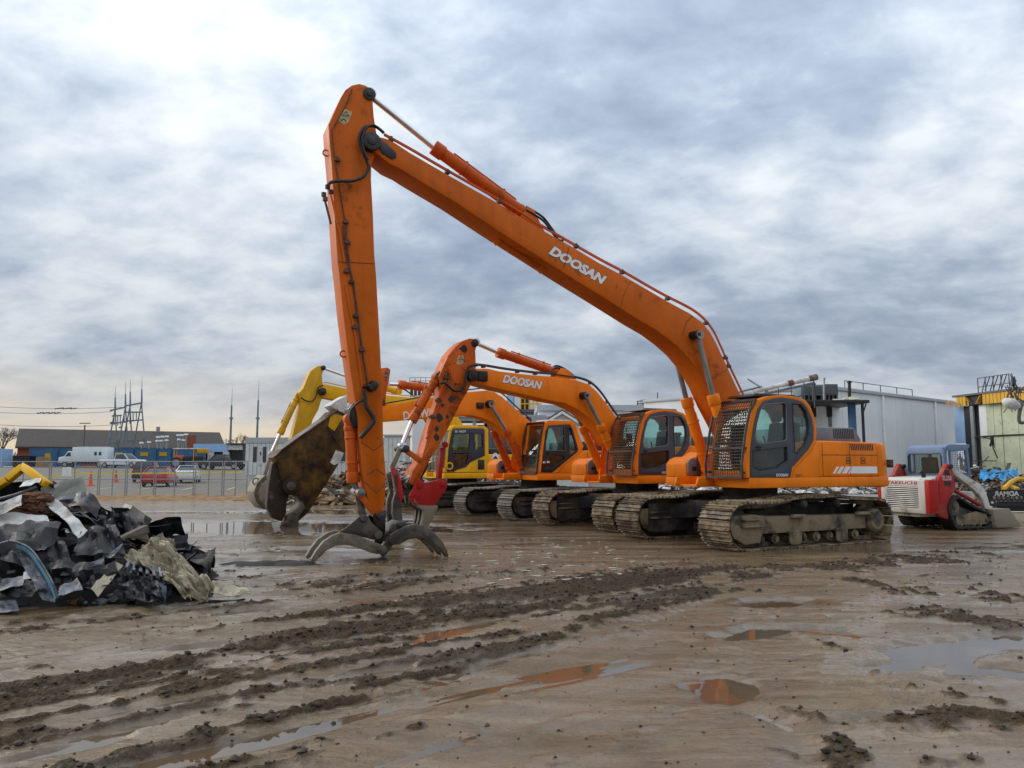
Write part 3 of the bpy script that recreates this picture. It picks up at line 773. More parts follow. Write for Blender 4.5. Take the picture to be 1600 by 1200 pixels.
def cab(root, outline, door, wins, l0, l1, shell, door_m, roofmat, glasses, guard=None, trim=True, interior=True):
    """outline/door/wins: side polygons in (a, z) seen on the left flank"""
    amin = min(p[0] for p in outline); amax = max(p[0] for p in outline); zmax = max(p[1] for p in outline); zmin = min(p[1] for p in outline)
    m = MB(); m.panel(outline, [inset(door, -.0)], l1 - .07, l1)
    body = m
    # right-hand wall with one large opening
    mid = inset(door, .11)
    zsplit = zmin + (zmax - zmin) * .36
    hole = [(a, max(z, zsplit)) for a, z in mid]
    hh = [hole[0]]
    for p in hole[1:]:
        if (Vector(p) - Vector(hh[-1])).length > .02: hh.append(p)
    if (Vector(hh[0]) - Vector(hh[-1])).length < .02: hh.pop()
    body.panel(outline, [hh], l0, l0 + .07)
    # roof and back run over the outline
    top = [p for p in outline]
    n = len(outline)
    for i in range(n):
        p, q = outline[i], outline[(i + 1) % n]
        ma, mz = (p[0] + q[0]) / 2, (p[1] + q[1]) / 2
        front = ma > amin + (amax - amin) * .72 and mz < zmax - .22
        rear_win = ma < amin + (amax - amin) * .4 and zsplit + .1 < mz < zmax - .35
        if front or rear_win: continue
        nx, nz = q[1] - p[1], -(q[0] - p[0]); ln = math.hypot(nx, nz) or 1
        cx, cz = (amin + amax) / 2, (zmin + zmax) / 2
        sg = -1 if (nx * (ma - cx) + nz * (mz - cz)) > 0 else 1
        ox, oz = sg * nx / ln * .05, sg * nz / ln * .05
        body.add([(p[0], l0 + .07, p[1]), (q[0], l0 + .07, q[1]), (q[0], l1 - .07, q[1]), (p[0], l1 - .07, p[1]),
                  (p[0] + ox, l0 + .07, p[1] + oz), (q[0] + ox, l0 + .07, q[1] + oz), (q[0] + ox, l1 - .07, q[1] + oz), (p[0] + ox, l1 - .07, p[1] + oz)],
                 [(0, 1, 2, 3), (7, 6, 5, 4), (0, 4, 5, 1), (1, 5, 6, 2), (2, 6, 7, 3), (3, 7, 4, 0)])
    # lower front wall and side posts of the windscreen
    fr = sorted([p for p in outline if p[0] > amin + (amax - amin) * .70], key=lambda p: p[1])
    lo, hi = fr[0], fr[-1]
    body.box(amax - .10, amax - .04, l0 + .07, l1 - .07, zmin, zmin + .16)
    cb = body.build('cab', shell, root, bev=.012)
    dm = MB().panel(door, wins, l1 - .055, l1 + .012)
    dr = dm.build('door', door_m, cb, bev=.006)
    # door gap and handle
    MB().box(amax - .42, amax - .30, l1 + .012, l1 + .05, zmin + .62, zmin + .66).build('handle', 'black', dr, bev=.008)
    for i, w in enumerate(wins):
        pane = MB().prism(inset(w, -.012), l1 - .035, l1 - .027)
        pane.build('window', glasses[min(i, len(glasses) - 1)], cb, smooth=0)
        if trim and i == 0:
            MB().tube([(a, l1 + .012, z) for a, z in w + w[:1]], .010, 5).build('window_seal', 'grey_cover', dr)
        else:
            MB().tube([(a, l1 + .012, z) for a, z in w + w[:1]], .012, 5).build('window_seal', 'black', dr)
    MB().prism(inset(hh, -.01), l0 + .03, l0 + .038).build('window', glasses[0], cb, smooth=0)
    # windscreen
    f0 = max(outline, key=lambda p: p[0] - p[1] * .05); zt = zmax - .20
    def fa(z):
        c = sorted([p for p in outline if p[0] > amin + (amax - amin) * .6], key=lambda p: p[1])
        for p, q in zip(c, c[1:]):
            if p[1] <= z <= q[1]: return p[0] + (q[0] - p[0]) * (z - p[1]) / max(1e-6, q[1] - p[1])
        return c[-1][0] if z > c[-1][1] else c[0][0]
    zz = [zmin + .17, zmin + .7, zmin + 1.1, zt]
    ws = MB()
    for za, zb in zip(zz, zz[1:]):
        ws.add([(fa(za) - .05, l0 + .07, za), (fa(za) - .05, l1 - .07, za), (fa(zb) - .05, l1 - .07, zb), (fa(zb) - .05, l0 + .07, zb)], [(0, 1, 2, 3)])
    ws.build('windscreen', glasses[-1] if guard == 'dirty' else glasses[0], cb, smooth=0)
    bars = MB(); bars.box(fa(zmin + .72) - .07, fa(zmin + .72) - .01, l0 + .07, l1 - .07, zmin + .70, zmin + .74)
    bars.tube([(fa(zmin + .8) - .02, l0 + .55, zmin + .8), (fa(zmin + 1.2) - .01, l0 + .45, zmin + 1.25)], .008)
    bars.build('windscreen_bar', 'black', cb)
    rm = MB()
    rm.prism([(amax - .40, zmax - .035), (amin + .35, zmax - .01), (amin + .42, zmax + .035), (amax - .52, zmax + .03)], l0 + .10, l1 - .16)
    rm.build('roof_hatch', roofmat, cb, bev=.015)
    if interior:
        ca = amin + (amax - amin) * .42; lc = (l0 + l1) / 2
        s = MB(); s.box(ca - .25, ca + .28, lc - .26, lc + .26, zmin + .40, zmin + .56); s.box(ca - .30, ca + .22, lc - .2, lc + .2, zmin + .05, zmin + .40)
        s.prism([(ca - .27, zmin + .5), (ca - .12, zmin + .5), (ca - .26, zmin + 1.18), (ca - .36, zmin + 1.18)], lc - .25, lc + .25)
        s.prism([(ca - .27, zmin + 1.20), (ca - .20, zmin + 1.20), (ca - .24, zmin + 1.42), (ca - .31, zmin + 1.42)], lc - .14, lc + .14)
        s.build('seat', 'seat_cloth', cb, bev=.03)
        c = MB(); c.box(ca - .2, ca + .42, lc + .29, lc + .40, zmin + .2, zmin + .68); c.box(ca - .2, ca + .42, lc - .42, lc - .29, zmin + .2, zmin + .74)
        c.tube([(ca + .40, lc + .34, zmin + .66), (ca + .46, lc + .34, zmin + .88)], .018); c.tube([(ca + .40, lc - .34, zmin + .66), (ca + .46, lc - .34, zmin + .88)], .018)
        c.bar((ca + .62, lc - .32, zmin + .3), (ca + .66, lc - .32, zmin + 1.1), .10, .14)
        c.build('console', 'black', cb, bev=.01)
        MB().box(amin + .08, amax - .06, l0 + .07, l1 - .08, zmin + .01, zmin + .05).build('cab_floor', 'black', cb)
    if guard in ('mesh',):
        gm = MB(); off = .10
        z0, z1 = zmin + .02, zmax - .12
        def P(l, z, o=off): return Vector((fa(z) + o, l, z))
        for l in (l0 - .03, l1 + .01):
            gm.tube([P(l, z0 + (z1 - z0) * i / 6) for i in range(7)], .028, 6)
        for z in (z0, zmin + .62, z1):
            gm.bar(P(l0 - .03, z), P(l1 + .01, z), .05, .05)
        nl, nz = 15, 24
        for i in range(1, nl):
            l = l0 + (l1 - l0) * i / nl
            gm.tube([P(l, z0 + (z1 - z0) * k / 6) for k in range(7)], .008, 4)
        for i in range(1, nz):
            z = z0 + (z1 - z0) * i / nz
            gm.bar(P(l0, z), P(l1, z), .016, .016)
        for z in (z0 + .1, zmin + .62, z1 - .1):
            for l in (l0 + .03, l1 - .03):
                gm.bar((fa(z) - .03, l, z), P(l, z), .04, .04)
        gm.build('mesh_guard', 'guard_steel', cb, smooth=0)
    return cb, fa, (amin, amax, zmin, zmax)

mud_steel('guard_steel', (0.055, 0.042, 0.034), (0.022, 0.020, 0.020), .5, .6)
mud_steel('guard_rust', (0.13, 0.060, 0.034), (0.035, 0.025, 0.020), .5, .7)

def house(root, hz0, cabx, side, body_m, outline_top, tail, width, cover_m, vents=True, stripe=False, toolbox=True, deck_front=1.36, hood=None, cab_edge=None):
    """deck, engine housing, counterweight.  side = l of the left flank"""
    a_eng = cabx
    d = MB(); d.box(tail + .30, deck_front, .42, side + .004, hz0, hz0 + .22)
    d.box(tail + .30, 1.0, -side, .42, hz0 + .01, hz0 + .22)
    d.build('deck', body_m, root, bev=.03)
    zt = outline_top
    e = MB()
    e.prism([(a_eng, hz0 + .22), (a_eng, zt - .02), (a_eng - .12, zt), (tail + .62, zt - .02), (tail + .62, hz0 + .22)], -side + .05, side)
    eh = e.build('engine_housing', body_m, root, bev=.035, segs=3)
    e2 = MB(); e2.prism([(a_eng + 1.35, hz0 + .22), (a_eng + 1.35, zt - .35), (a_eng + 1.1, zt - .22), (a_eng + .0, zt - .20), (a_eng + .0, hz0 + .22)], -side + .02, -.62)
    e2.build('fuel_tank', body_m, root, bev=.04)
    seam = MB()
    for aa in (a_eng - .03 - (a_eng - tail - .62) * .06, a_eng - (a_eng - tail - .62) * .52):
        seam.box(aa - .006, aa + .006, side - .001, side + .004, hz0 + .24, zt - .05)
    seam.box(tail + .64, a_eng - .1, side - .001, side + .005, zt - .31, zt - .298)
    seam.build('panel_gap', 'letter_dark', eh)
    if vents:
        sl = MB()
        for i in range(13):
            aa = tail + .75 + i * .055
            sl.prism([(aa, zt - .20), (aa + .026, zt - .20), (aa + .046, zt - .06), (aa + .020, zt - .06)], side - .01, side + .006)
        sl.build('vent_slots', 'letter_dark', eh)
    for aa in (a_eng - .9, a_eng - 1.35):
        hn = MB(); hn.panel([(aa - .07, hz0 + .50), (aa + .07, hz0 + .50), (aa + .07, hz0 + .64), (aa - .07, hz0 + .64)], [[(aa - .055, hz0 + .515), (aa + .055, hz0 + .515), (aa + .055, hz0 + .625), (aa - .055, hz0 + .625)]], side, side + .006)
        hn.box(aa - .035, aa + .035, side - .001, side + .012, hz0 + .55, hz0 + .59)
        hn.build('latch', 'rust', eh)
    # counterweight: a rounded block across the back
    n = 10; sec = []
    cw = MB()
    prof = []
    for i in range(n + 1):
        t = math.pi * (i / n - .5); l = side * math.sin(t)
        prof.append((tail + .62 - (.62 * (math.cos(t) ** .45) if math.cos(t) > 1e-6 else 0), l))
    rings = []
    for z, k in ((hz0 - .02, .93), (hz0 + .10, 1.0), (zt - .30, 1.0), (zt - .10, .97), (zt - .03, .90)):
        rings.append([(tail + .64 + (a - tail - .64) * k, l * (1 - (1 - k) * .25), z) for a, l in prof])
    vs = [v for r_ in rings for v in r_]; w_ = n + 1; fs = []
    for j in range(len(rings) - 1):
        for i in range(n): fs.append((j * w_ + i, j * w_ + i + 1, (j + 1) * w_ + i + 1, (j + 1) * w_ + i))
        fs.append((j * w_ + n, j * w_, (j + 1) * w_, (j + 1) * w_ + n))
    fs.append(tuple(range(n, -1, -1))); fs.append(tuple(range((len(rings) - 1) * w_, len(rings) * w_)))
    cw.add(vs, fs)
    cwo = cw.build('counterweight', body_m, root, bev=.03, smooth=40)
    if hood:
        h0, h1, hz = hood
        hb = MB(); hb.prism([(h0, zt - .03), (h0 - .10, hz), (h1 + .18, hz), (h1, zt + .06), (h1, zt - .03)], -1.0, side - .42)
        ho = hb.build('hood_cover', cover_m, root, bev=.03)
        sl = MB()
        for i in range(12):
            aa = h1 + .22 + i * .055
            sl.prism([(aa, zt + .07), (aa + .026, zt + .07), (aa + .046, hz - .03), (aa + .020, hz - .03)], side - .43, side - .414)
        sl.build('vent_slots', 'letter_dark', ho)
        ex = MB(); ex.cyl((h0 + .14, side - .62, zt - .03), (h0 + .14, side - .62, hz + .02), .085, n=16); ex.cyl((h0 + .14, side - .62, hz + .02), (h0 + .14, side - .62, hz + .10), .13, .11, n=18)
        ex.build('air_intake', 'black', root, bev=.01)
    if stripe:
        st = MB(); z0, z1 = hz0 + .29, hz0 + .44; x = a_eng - .42
        for wd in (.07, .10, .14):
            st.prism([(x, z0), (x - wd, z0), (x - wd - .13, z1), (x - .13, z1)], side - .001, side + .0045); x -= wd + .05
        mid = a_eng - (a_eng - tail - .62) * .52
        st.prism([(x, z0), (mid + .012, z0), (mid + .012, z1), (x - .13, z1)], side - .001, side + .0045)
        st.prism([(mid - .012, z0), (tail + .66, z0), (tail + .66, z1), (mid - .012, z1)], side - .001, side + .0045)
        st.build('stripe', 'white_paint', eh, smooth=0)
    # filler panel between the cab's rear edge and the first side door
    if cab_edge:
        fp = MB().prism(cab_edge + [(a_eng - .01, zt - .06), (a_eng - .01, hz0 + .21)], side - .08, side - .002)
        fp.build('side_panel', body_m, root, bev=.004)
    if toolbox:
        t0, t1 = .42, 1.24
        tb = MB(); tb.box(t0, t1, -side + .02, -.62, hz0, hz0 + .20)
        pr = [(t0, hz0 + .20), (t1, hz0 + .20), (t1, hz0 + .50), (t1 - .09, hz0 + .60), (t1 - .25, hz0 + .66), (t0, hz0 + .68)]
        tb.prism(pr, -side + .05, -.70)
        to = tb.build('tool_box', body_m, root, bev=.03)
        lid = MB(); lid.prism([(t0 + .2, hz0 + .24), (t1 - .08, hz0 + .24), (t1 - .03, hz0 + .30), (t1 - .03, hz0 + .54), (t1 - .12, hz0 + .62), (t0 + .26, hz0 + .64), (t0 + .2, hz0 + .58)], -.70, -.64)
        lo = lid.build('tool_box_lid', cover_m, to, bev=.02)
        for x0, x1 in ((t0 + .30, t0 + .36), (t0 + .39, t0 + .43), (t0 + .55, t0 + .68)):
            MB().box(x0, x1, -.645, -.632, hz0 + .34, hz0 + .43).build('latch', 'black', lo, bev=.004)
        MB().tube([(t0 + .30, -.60, hz0 + .05), (t0 + .52, -.56, hz0 + .12), (t0 + .62, -.54, hz0 + .25), (t0 + .60, -.54, hz0 + .95)], .016, 6).build('mirror_post', 'black', to)
        MB().box(t0 + .50, t0 + .80, -.57, -.50, hz0 + .93, hz0 + 1.12).build('mirror', 'grey_cover', to, bev=.02)
        MB().tube([(t0 + .1, -.62, hz0 + .68), (t0 - .1, -.60, hz0 + 1.25), (t0 - .45, -.60, hz0 + 1.45)], .018, 6).build('handrail', 'black', to)
    return eh, cwo

GX = 'excavators parked in a row'
# ================= machine 1: the long-reach excavator with the grapple
F1 = Frame(5.40, 17.6, 25)
E1 = thing('excavator', 'nearest orange excavator with very tall long boom and four-pronged grey grapple', 'excavator', (5.40, 17.6, 0), math.pi + R(25), GX)
undercarriage(E1, 2.42, .93, 2.84, .84, R(2.8), ('track_mud', 'frame_mud'), hump=.09)

CAB_OUT = F1.many([(1165.7, 747), (1164, 727), (1167, 700), (1170.6, 671), (1177.7, 637), (1182, 626), (1200, 619), (1221.6, 617), (1243, 619.5), (1258.5, 625), (1266, 634), (1271.5, 648), (1275, 663.7), (1276, 679), (1274.5, 692), (1268, 705), (1251, 723), (1241, 734), (1237.5, 747)], 1.5)
CAB_DOOR = F1.many([(1172, 745.8), (1172, 706), (1176.3, 671), (1183.4, 640), (1192, 627.5), (1207.5, 623), (1221.6, 621.5), (1240, 623.8), (1254, 628.5), (1261.5, 637.5), (1268.5, 654), (1271, 671), (1270.5, 688), (1263, 702), (1247, 720), (1237.5, 730), (1234.5, 745.8)], 1.5)
CAB_W = [F1.many(w, 1.5) for w in (
    [(1194.7, 632), (1223, 629.3), (1227.5, 632.6), (1228.7, 685), (1226, 688.5), (1185, 694), (1180.5, 691), (1179, 683.6), (1182, 661), (1187.6, 641)],
    [(1175.5, 704), (1228.7, 697.7), (1230, 720), (1214.6, 730), (1187.6, 734.6), (1176.3, 730)],
    [(1238, 630.5), (1251, 632), (1258.5, 642.5), (1262.5, 659.5), (1262.5, 679), (1257, 696), (1245.7, 708.5), (1241.5, 707), (1238.8, 663.7)])]
cb1, fa1, cbx1 = cab(E1, CAB_OUT, CAB_DOOR, CAB_W, .42, 1.5, 'orange', 'grey_panel', 'black', ['cab_glass', 'dark_glass', 'cab_glass'], guard='mesh')
lettering('lettering', 'DOOSAN', F1.on(1212, 744.5, 1.5), F1.on(1231, 744.5, 1.5), .06, 1.514, 'white_paint', cb1)
zt1 = F1.on(1330, 687, 1.5)[1]
eh1, cw1 = house(E1, 1.185, F1.on(1277, 700, 1.5)[0], 1.5, 'orange', 2.18, -2.98, 3.0, 'grey_cover', stripe=True, hood=(-.72, -2.35, 2.50), cab_edge=F1.many([(1238, 747), (1241.5, 734), (1251.5, 723), (1268.5, 705), (1275, 692)], 1.5))
lettering('lettering', '6802', F1.on(1381, 727, 1.5), F1.on(1395, 726.5, 1.5), .09, 1.506, 'rust', cw1, 0, 0.0)
lettering('lettering', 'D011', F1.on(1243.5, 745, 1.5), F1.on(1253, 745, 1.5), .06, 1.506, 'rust', eh1, 0, 0.0)
# rear lamp box
MB().box(-2.98, -2.86, 1.25, 1.40, 1.60, 1.78).build('lamp_housing', 'rust', E1, bev=.01)

def poly(fr, pts, l): return fr.many(pts, l)
B1W = .62
boom1 = poly(F1, [(590, 213), (604, 216.5), (617, 222.7), (629, 230.7), (640, 238), (695, 270), (778, 317), (840, 355), (890, 383), (937, 411), (975, 431), (1020, 457), (1042, 470), (1079, 490), (1097, 503), (1110, 519), (1119, 535), (1137.5, 575.6), (1159.5, 621.5), (1180, 664), (1184, 690), (1172, 706), (1158, 702), (1138, 672), (1125, 647), (1117, 632), (1104.5, 603), (1097, 590), (1086, 572), (1068, 550), (1049.5, 533.5), (1027.5, 517), (1000, 501), (940, 463), (887, 430), (840, 400), (773, 357), (706.7, 313), (640, 273), (628, 265), (609, 256), (593, 243), (583, 236), (578, 224), (582, 216)], B1W / 2)
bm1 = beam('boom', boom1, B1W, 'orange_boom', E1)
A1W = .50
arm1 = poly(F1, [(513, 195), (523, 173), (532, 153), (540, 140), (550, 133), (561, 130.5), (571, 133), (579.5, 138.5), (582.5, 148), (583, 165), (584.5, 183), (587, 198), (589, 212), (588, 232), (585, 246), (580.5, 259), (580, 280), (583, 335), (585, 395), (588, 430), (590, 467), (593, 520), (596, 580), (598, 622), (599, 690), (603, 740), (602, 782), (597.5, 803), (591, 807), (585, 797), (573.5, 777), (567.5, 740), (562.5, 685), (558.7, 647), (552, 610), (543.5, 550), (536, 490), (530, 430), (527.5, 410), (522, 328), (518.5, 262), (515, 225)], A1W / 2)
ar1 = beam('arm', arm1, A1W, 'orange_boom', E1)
# welded side plate, pins and grease
pa, pz = F1.on(580, 222, .33)
pin(E1, pa, pz, .80, .17)
pin(E1, *F1.on(577, 147, .25), .56, .12)
gs = MB(); aa, az = F1.on(598, 236, .34); gs.prism([F1.on(x, y, .31) for x, y in ((588, 222), (600, 222), (618, 238), (619, 246), (612, 249), (597, 240))], .30, .335)
gs.build('pivot_plate', 'grease', bm1, bev=.006)
cylinder(E1, 'arm_cylinder', (*[F1.on(824, 338)[0]], 0, F1.on(824, 338)[1]), (F1.on(679, 231)[0], 0, F1.on(679, 231)[1]), (F1.on(578, 149)[0], 0, F1.on(578, 149)[1]), .125, .062, 'orange_red')
def P3(fr, px, py, l): a, z = fr.on(px, py, l); return (a, l, z)
br = MB()
for l in (-.16, .13):
    br.prism([F1.on(x, y, 0) for x, y in ((806, 344), (820, 326), (829, 332), (846, 366), (824, 362))], l, l + .03)
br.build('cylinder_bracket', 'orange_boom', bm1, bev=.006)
for s in (1, -1):
    q = [(1090, 524), (1114, 619), (1150, 745)] if s > 0 else [(1056, 540), (1081, 622), (1109, 742)]
    l = .46 * s
    p1, pg, p0 = (P3(F1, *x, l) for x in q)
    if s < 0:
        p1 = (P3(F1, 1090, 524, .46)[0], l, P3(F1, 1090, 524, .46)[2]); pg_ = P3(F1, 1114, 619, .46); p0_ = P3(F1, 1150, 745, .46)
        pg = (pg_[0], l, pg_[2]); p0 = (p0_[0], l, p0_[2])
    cylinder(E1, 'boom_cylinder', p0, pg, p1, .115, .058, 'orange', 'rod_grey')
pin(E1, *F1.on(1088, 523, .46), 1.10, .095)
# boom foot brackets and cylinder towers
tw = MB()
for l in (-.62, -.36, .30, .36):
    pass
for l in (-.40, .34):
    tw.prism([(-.35, 1.40), (1.75, 1.40), (1.80, 1.25), (1.75, 1.20), (-.35, 1.20)], l, l + .06)
    tw.prism([(-.45, 1.40), (.55, 1.40), (.32, 2.10), (.10, 2.22), (-.18, 2.12)], l + .002, l + .058)
tw.box(-.4, 1.7, -.55, .40, 1.19, 1.235)
tw.build('boom_foot', 'orange', E1, bev=.012)
# lettering on the boom
q0, q1 = F1.on(856, 397.5, B1W / 2), F1.on(944, 447.5, B1W / 2)
lettering('lettering', 'DOOSAN', q0, q1, .235, B1W / 2 + .003, 'letter_dark', bm1, .25, .075)
lettering('lettering', 'DOOSAN', (q0[0] - .012, q0[1] + .012), (q1[0] + .012, q1[1] + .012), .213, B1W / 2 + .006, 'white_paint', bm1, .25, .055)
# pipes along the boom top and the arm
top_px = [(600, 211), (640, 233), (695, 265), (778, 312), (812, 331), (840, 350), (890, 379), (937, 406), (975, 426), (1020, 452), (1042, 464), (1079, 483), (1100, 499), (1114, 517), (1123, 535), (1141, 575), (1163, 621)]
for dl, dy in ((.24, 0), (.10, -2), (-.18, -1)):
    pipe_run(bm1, [P3(F1, x, y + dy, dl) for x, y in top_px], .018, 'orange_red')
clamps(bm1, [P3(F1, x, y + 1.5, .22) for x, y in ((611, 217), (699, 268), (780, 314), (900, 384), (972, 424.5), (1043, 465.5), (1103, 504), (1133, 558), (1138, 571))], 'guard_rust')
for k, (dl, dy) in enumerate(((.16, 0), (.05, -5))):
    MB().tube(smooth_path([P3(F1, x, y + dy, dl) for x, y in ((822, 328), (836, 336), (850, 346), (862, 362), (872, 374), (880, 376))], 6), .024, 8).build('hose', 'hose', bm1)
MB().tube(smooth_path([P3(F1, x, y, .37) for x, y in ((600, 208), (592, 201), (584, 197), (572, 198), (565, 206), (562, 217), (566, 234), (573, 252), (576, 262), (570, 274), (560, 280), (548, 283), (530, 283), (517, 285), (512, 290))], 6), .030, 8).build('hose', 'hose', ar1)
MB().tube(smooth_path([P3(F1, x, y, .42) for x, y in ((597, 205), (590, 199), (583, 195.5), (574, 199), (568, 208), (566, 219), (569, 236), (575, 250))], 6), .022, 8).build('hose', 'hose', ar1)
# pipes on the arm's flank
lA = A1W / 2 + .025
pipe_run(ar1, [P3(F1, x, y, lA) for x, y in ((550, 139), (541, 163), (524, 194), (519, 206), (522, 240), (529, 285), (537, 335), (541, 350))], .012, 'guard_rust')
pipe_run(ar1, [P3(F1, x, y, lA) for x, y in ((541, 350), (542, 380), (546, 415), (551, 440), (556, 475), (561, 510), (566, 550), (571, 580), (574, 600))], .017, 'guard_rust')
pipe_run(ar1, [P3(F1, x, y, lA) for x, y in ((536, 352), (539, 385), (545, 420))], .012, 'guard_rust')
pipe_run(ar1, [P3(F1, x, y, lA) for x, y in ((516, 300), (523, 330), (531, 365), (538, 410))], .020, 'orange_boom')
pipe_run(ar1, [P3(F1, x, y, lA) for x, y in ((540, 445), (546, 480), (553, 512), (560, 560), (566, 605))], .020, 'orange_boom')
clamps(ar1, [P3(F1, x, y, lA) for x, y in ((527, 250), (540, 347), (543, 379), (541, 424), (549, 441), (556, 494), (554, 512), (566, 547))], 'guard_rust', .10, .07, .05)
fit = MB()
for x, y in ((512, 292), (517, 300), (506, 304), (508, 311)):
    fit.cyl(P3(F1, x, y + 3, .27), P3(F1, x, y - 3, .27), .045, n=8)
fit.tube([P3(F1, x, y, .27) for x, y in ((508, 314), (512, 330), (517, 350))], .022, 6)
fit.build('hose_fitting', 'guard_rust', ar1)
for x, y in ((509, 239), (536, 553)):
    lug = MB(); a, z = F1.on(x, y, 0.0)
    a_in = F1.on(x + 9, y, 0)[0]
    lug.prism([(a_in - .05, z - .13), (a_in + .02, z - .13), (a_in + .05, z), (a_in + .02, z + .10), (a_in - .05, z + .10)], -.02, .02)
    nn = 14; ring = [(a_in + .10 + .055 * math.cos(2 * math.pi * i / nn), z + .055 * math.sin(2 * math.pi * i / nn)) for i in range(nn)]
    lug.tube([(p[0], 0, p[1]) for p in ring + ring[:1]], .016, 6)
    lug.build('lifting_eye', 'orange_red', ar1, bev=.004)
# warning sticker
stk = MB(); stk.prism([F1.on(x, y, A1W / 2) for x, y in ((539, 170), (550, 175), (545, 190), (538, 195), (528, 188))], A1W / 2, A1W / 2 + .003)
so = stk.build('warning_sticker', 'sticker', ar1, smooth=0)
tri = MB(); t0 = [F1.on(x, y, A1W / 2) for x, y in ((541, 174), (545, 181), (535, 181))]
tri.tube([(a, A1W / 2 + .006, z) for a, z in t0 + t0[:1]], .007, 4); tri.tube([P3(F1, x, y, A1W / 2 + .006) for x, y in ((533, 188), (538, 186), (541, 190))], .010, 4)
tri.build('warning_sign', 'letter_dark', so, smooth=0)
# dark valve lump and hose low on the arm
vl = MB()
for x, y, r in ((584, 602, .10), (580, 606, .08), (575, 603, .05), (570, 604, .04)):
    a, z = F1.on(x, y, .3); vl.cyl((a, .24, z), (a, .38, z), r, r * .7, n=9)
vl.build('valve', 'grease', ar1, bev=.012)
MB().tube(smooth_path([P3(F1, x, y, .36) for x, y in ((568, 610), (570, 622), (572, 634), (578, 644), (583, 652), (583, 660), (577, 668), (568, 678), (563, 684))], 6), .040, 8).build('hose', 'hose', ar1)
MB().tube(smooth_path([P3(F1, x, y, .34) for x, y in ((566, 625), (556, 632), (548, 642), (546, 655))], 6), .020, 8).build('hose', 'hose', ar1)
# dark socket for bucket cylinder + cylinder on the arm's front
c0, cg, c1 = P3(F1, 546, 655, 0), P3(F1, 552, 752, 0), P3(F1, 559, 769, 0)
cylinder(E1, 'bucket_cylinder', c0, cg, c1, .10, .052, 'orange_red', 'rod_grey')
cb_ = MB(); cb_.prism([F1.on(x, y, 0) for x, y in ((541, 640), (549, 630), (556, 640), (559, 668), (548, 670))], -.17, .17); cb_.build('cylinder_mount', 'grease', ar1, bev=.02)
# linkage
lk = MB()
for l in (-.24, .20):
    lk.bar(P3(F1, 559, 769, l + .02), P3(F1, 586, 802, l + .02), .045, .11)
lk.build('link', 'orange_red', E1, bev=.01)
l2 = MB()
for l in (-.17, .13):
    l2.bar(P3(F1, 559, 769, l + .02), P3(F1, 567, 808, l + .02), .05, .13)
l2.build('link', 'grapple_light', E1, bev=.01)
pin(E1, *F1.on(559, 769, 0), .56, .075, 'grey_steel')
pin(E1, *F1.on(590, 804, 0), .60, .075, 'dark_metal')
nk = MB(); nk.prism([F1.on(x, y, 0) for x, y in ((584, 796), (600, 796), (599, 830), (596, 838), (586, 832), (578, 806))], -.15, .15)
nk.build('arm_tip', 'grease', E1, bev=.02)

def G1(x, y): return (470 + x / 6.667, 740 + y / 6.667)
gz = [G1(*p) for p in ((620, 428), (662, 418), (700, 445), (740, 512), (800, 570), (852, 612), (856, 655), (820, 700), (760, 690), (640, 660), (520, 632), (420, 628), (380, 620), (470, 560), (560, 490))]
gl = MB()
for l in (-.20, .16):
    gl.prism([F1.on(*p, l + .02) for p in gz], l, l + .045)
gl.cyl(P3(F1, *G1(662, 465), -.24), P3(F1, *G1(662, 465), .25), .065, n=16); gl.cyl(P3(F1, *G1(808, 640), -.24), P3(F1, *G1(808, 640), .25), .07, n=16)
gp = gl.build('grapple', 'grapple_steel', E1, bev=.008)
gp['label'] = 'muddy grey steel grapple with curved tines'
tine_l = [G1(*p) for p in ((440, 618), (590, 640), (700, 690), (835, 738), (830, 790), (800, 838), (720, 822), (590, 772), (500, 745), (440, 738), (350, 752), (260, 800), (190, 872), (120, 922), (100, 890), (150, 805), (230, 705), (330, 640), (400, 616))]
for l in (.26, -.22):
    t = MB().prism([F1.on(*p, .26) for p in tine_l], l - .055, l + .055)
    t.build('tine', 'grapple_light', gp, bev=.010)
web = MB(); web.bar(P3(F1, *G1(480, 670), 0), P3(F1, *G1(600, 690), 0), .40, .05); web.build('tine_brace', 'grapple_steel', gp)
tine_r = [G1(*p) for p in ((905, 690), (925, 640), (1010, 588), (1100, 545), (1190, 522), (1275, 545), (1380, 610), (1465, 705), (1515, 795), (1530, 868), (1505, 868), (1440, 785), (1370, 725), (1300, 688), (1225, 665), (1110, 685), (1010, 735), (960, 738), (920, 725))]
for l in (.40, .02, -.36):
    t = MB().prism([F1.on(*p, .40) for p in tine_r], l - .055, l + .055)
    t.build('tine', 'grapple_steel', gp, bev=.010)
hb = MB(); pv = [G1(*p) for p in ((812, 800), (850, 745), (900, 660), (930, 640), (960, 735), (915, 800), (880, 850), (845, 858), (815, 840))]
for l in (-.34, .30):
    hb.prism([F1.on(*p, .3) for p in pv], l, l + .05)
hb.cyl(P3(F1, *G1(856, 800), -.40), P3(F1, *G1(856, 800), .40), .085, n=18)
hb.prism([F1.on(*G1(*p), .1) for p in ((925, 600), (960, 520), (1000, 490), (1070, 500), (1110, 540), (1000, 590), (930, 640))], -.25, .22)
hb.bar(P3(F1, *G1(1090, 610), -.36), P3(F1, *G1(1090, 610), .36), .30, .06)
hb.build('jaw_hinge', 'grapple_steel', gp, bev=.012)
pin(gp, *F1.on(*G1(1005, 530), .1), .56, .05, 'dark_metal')

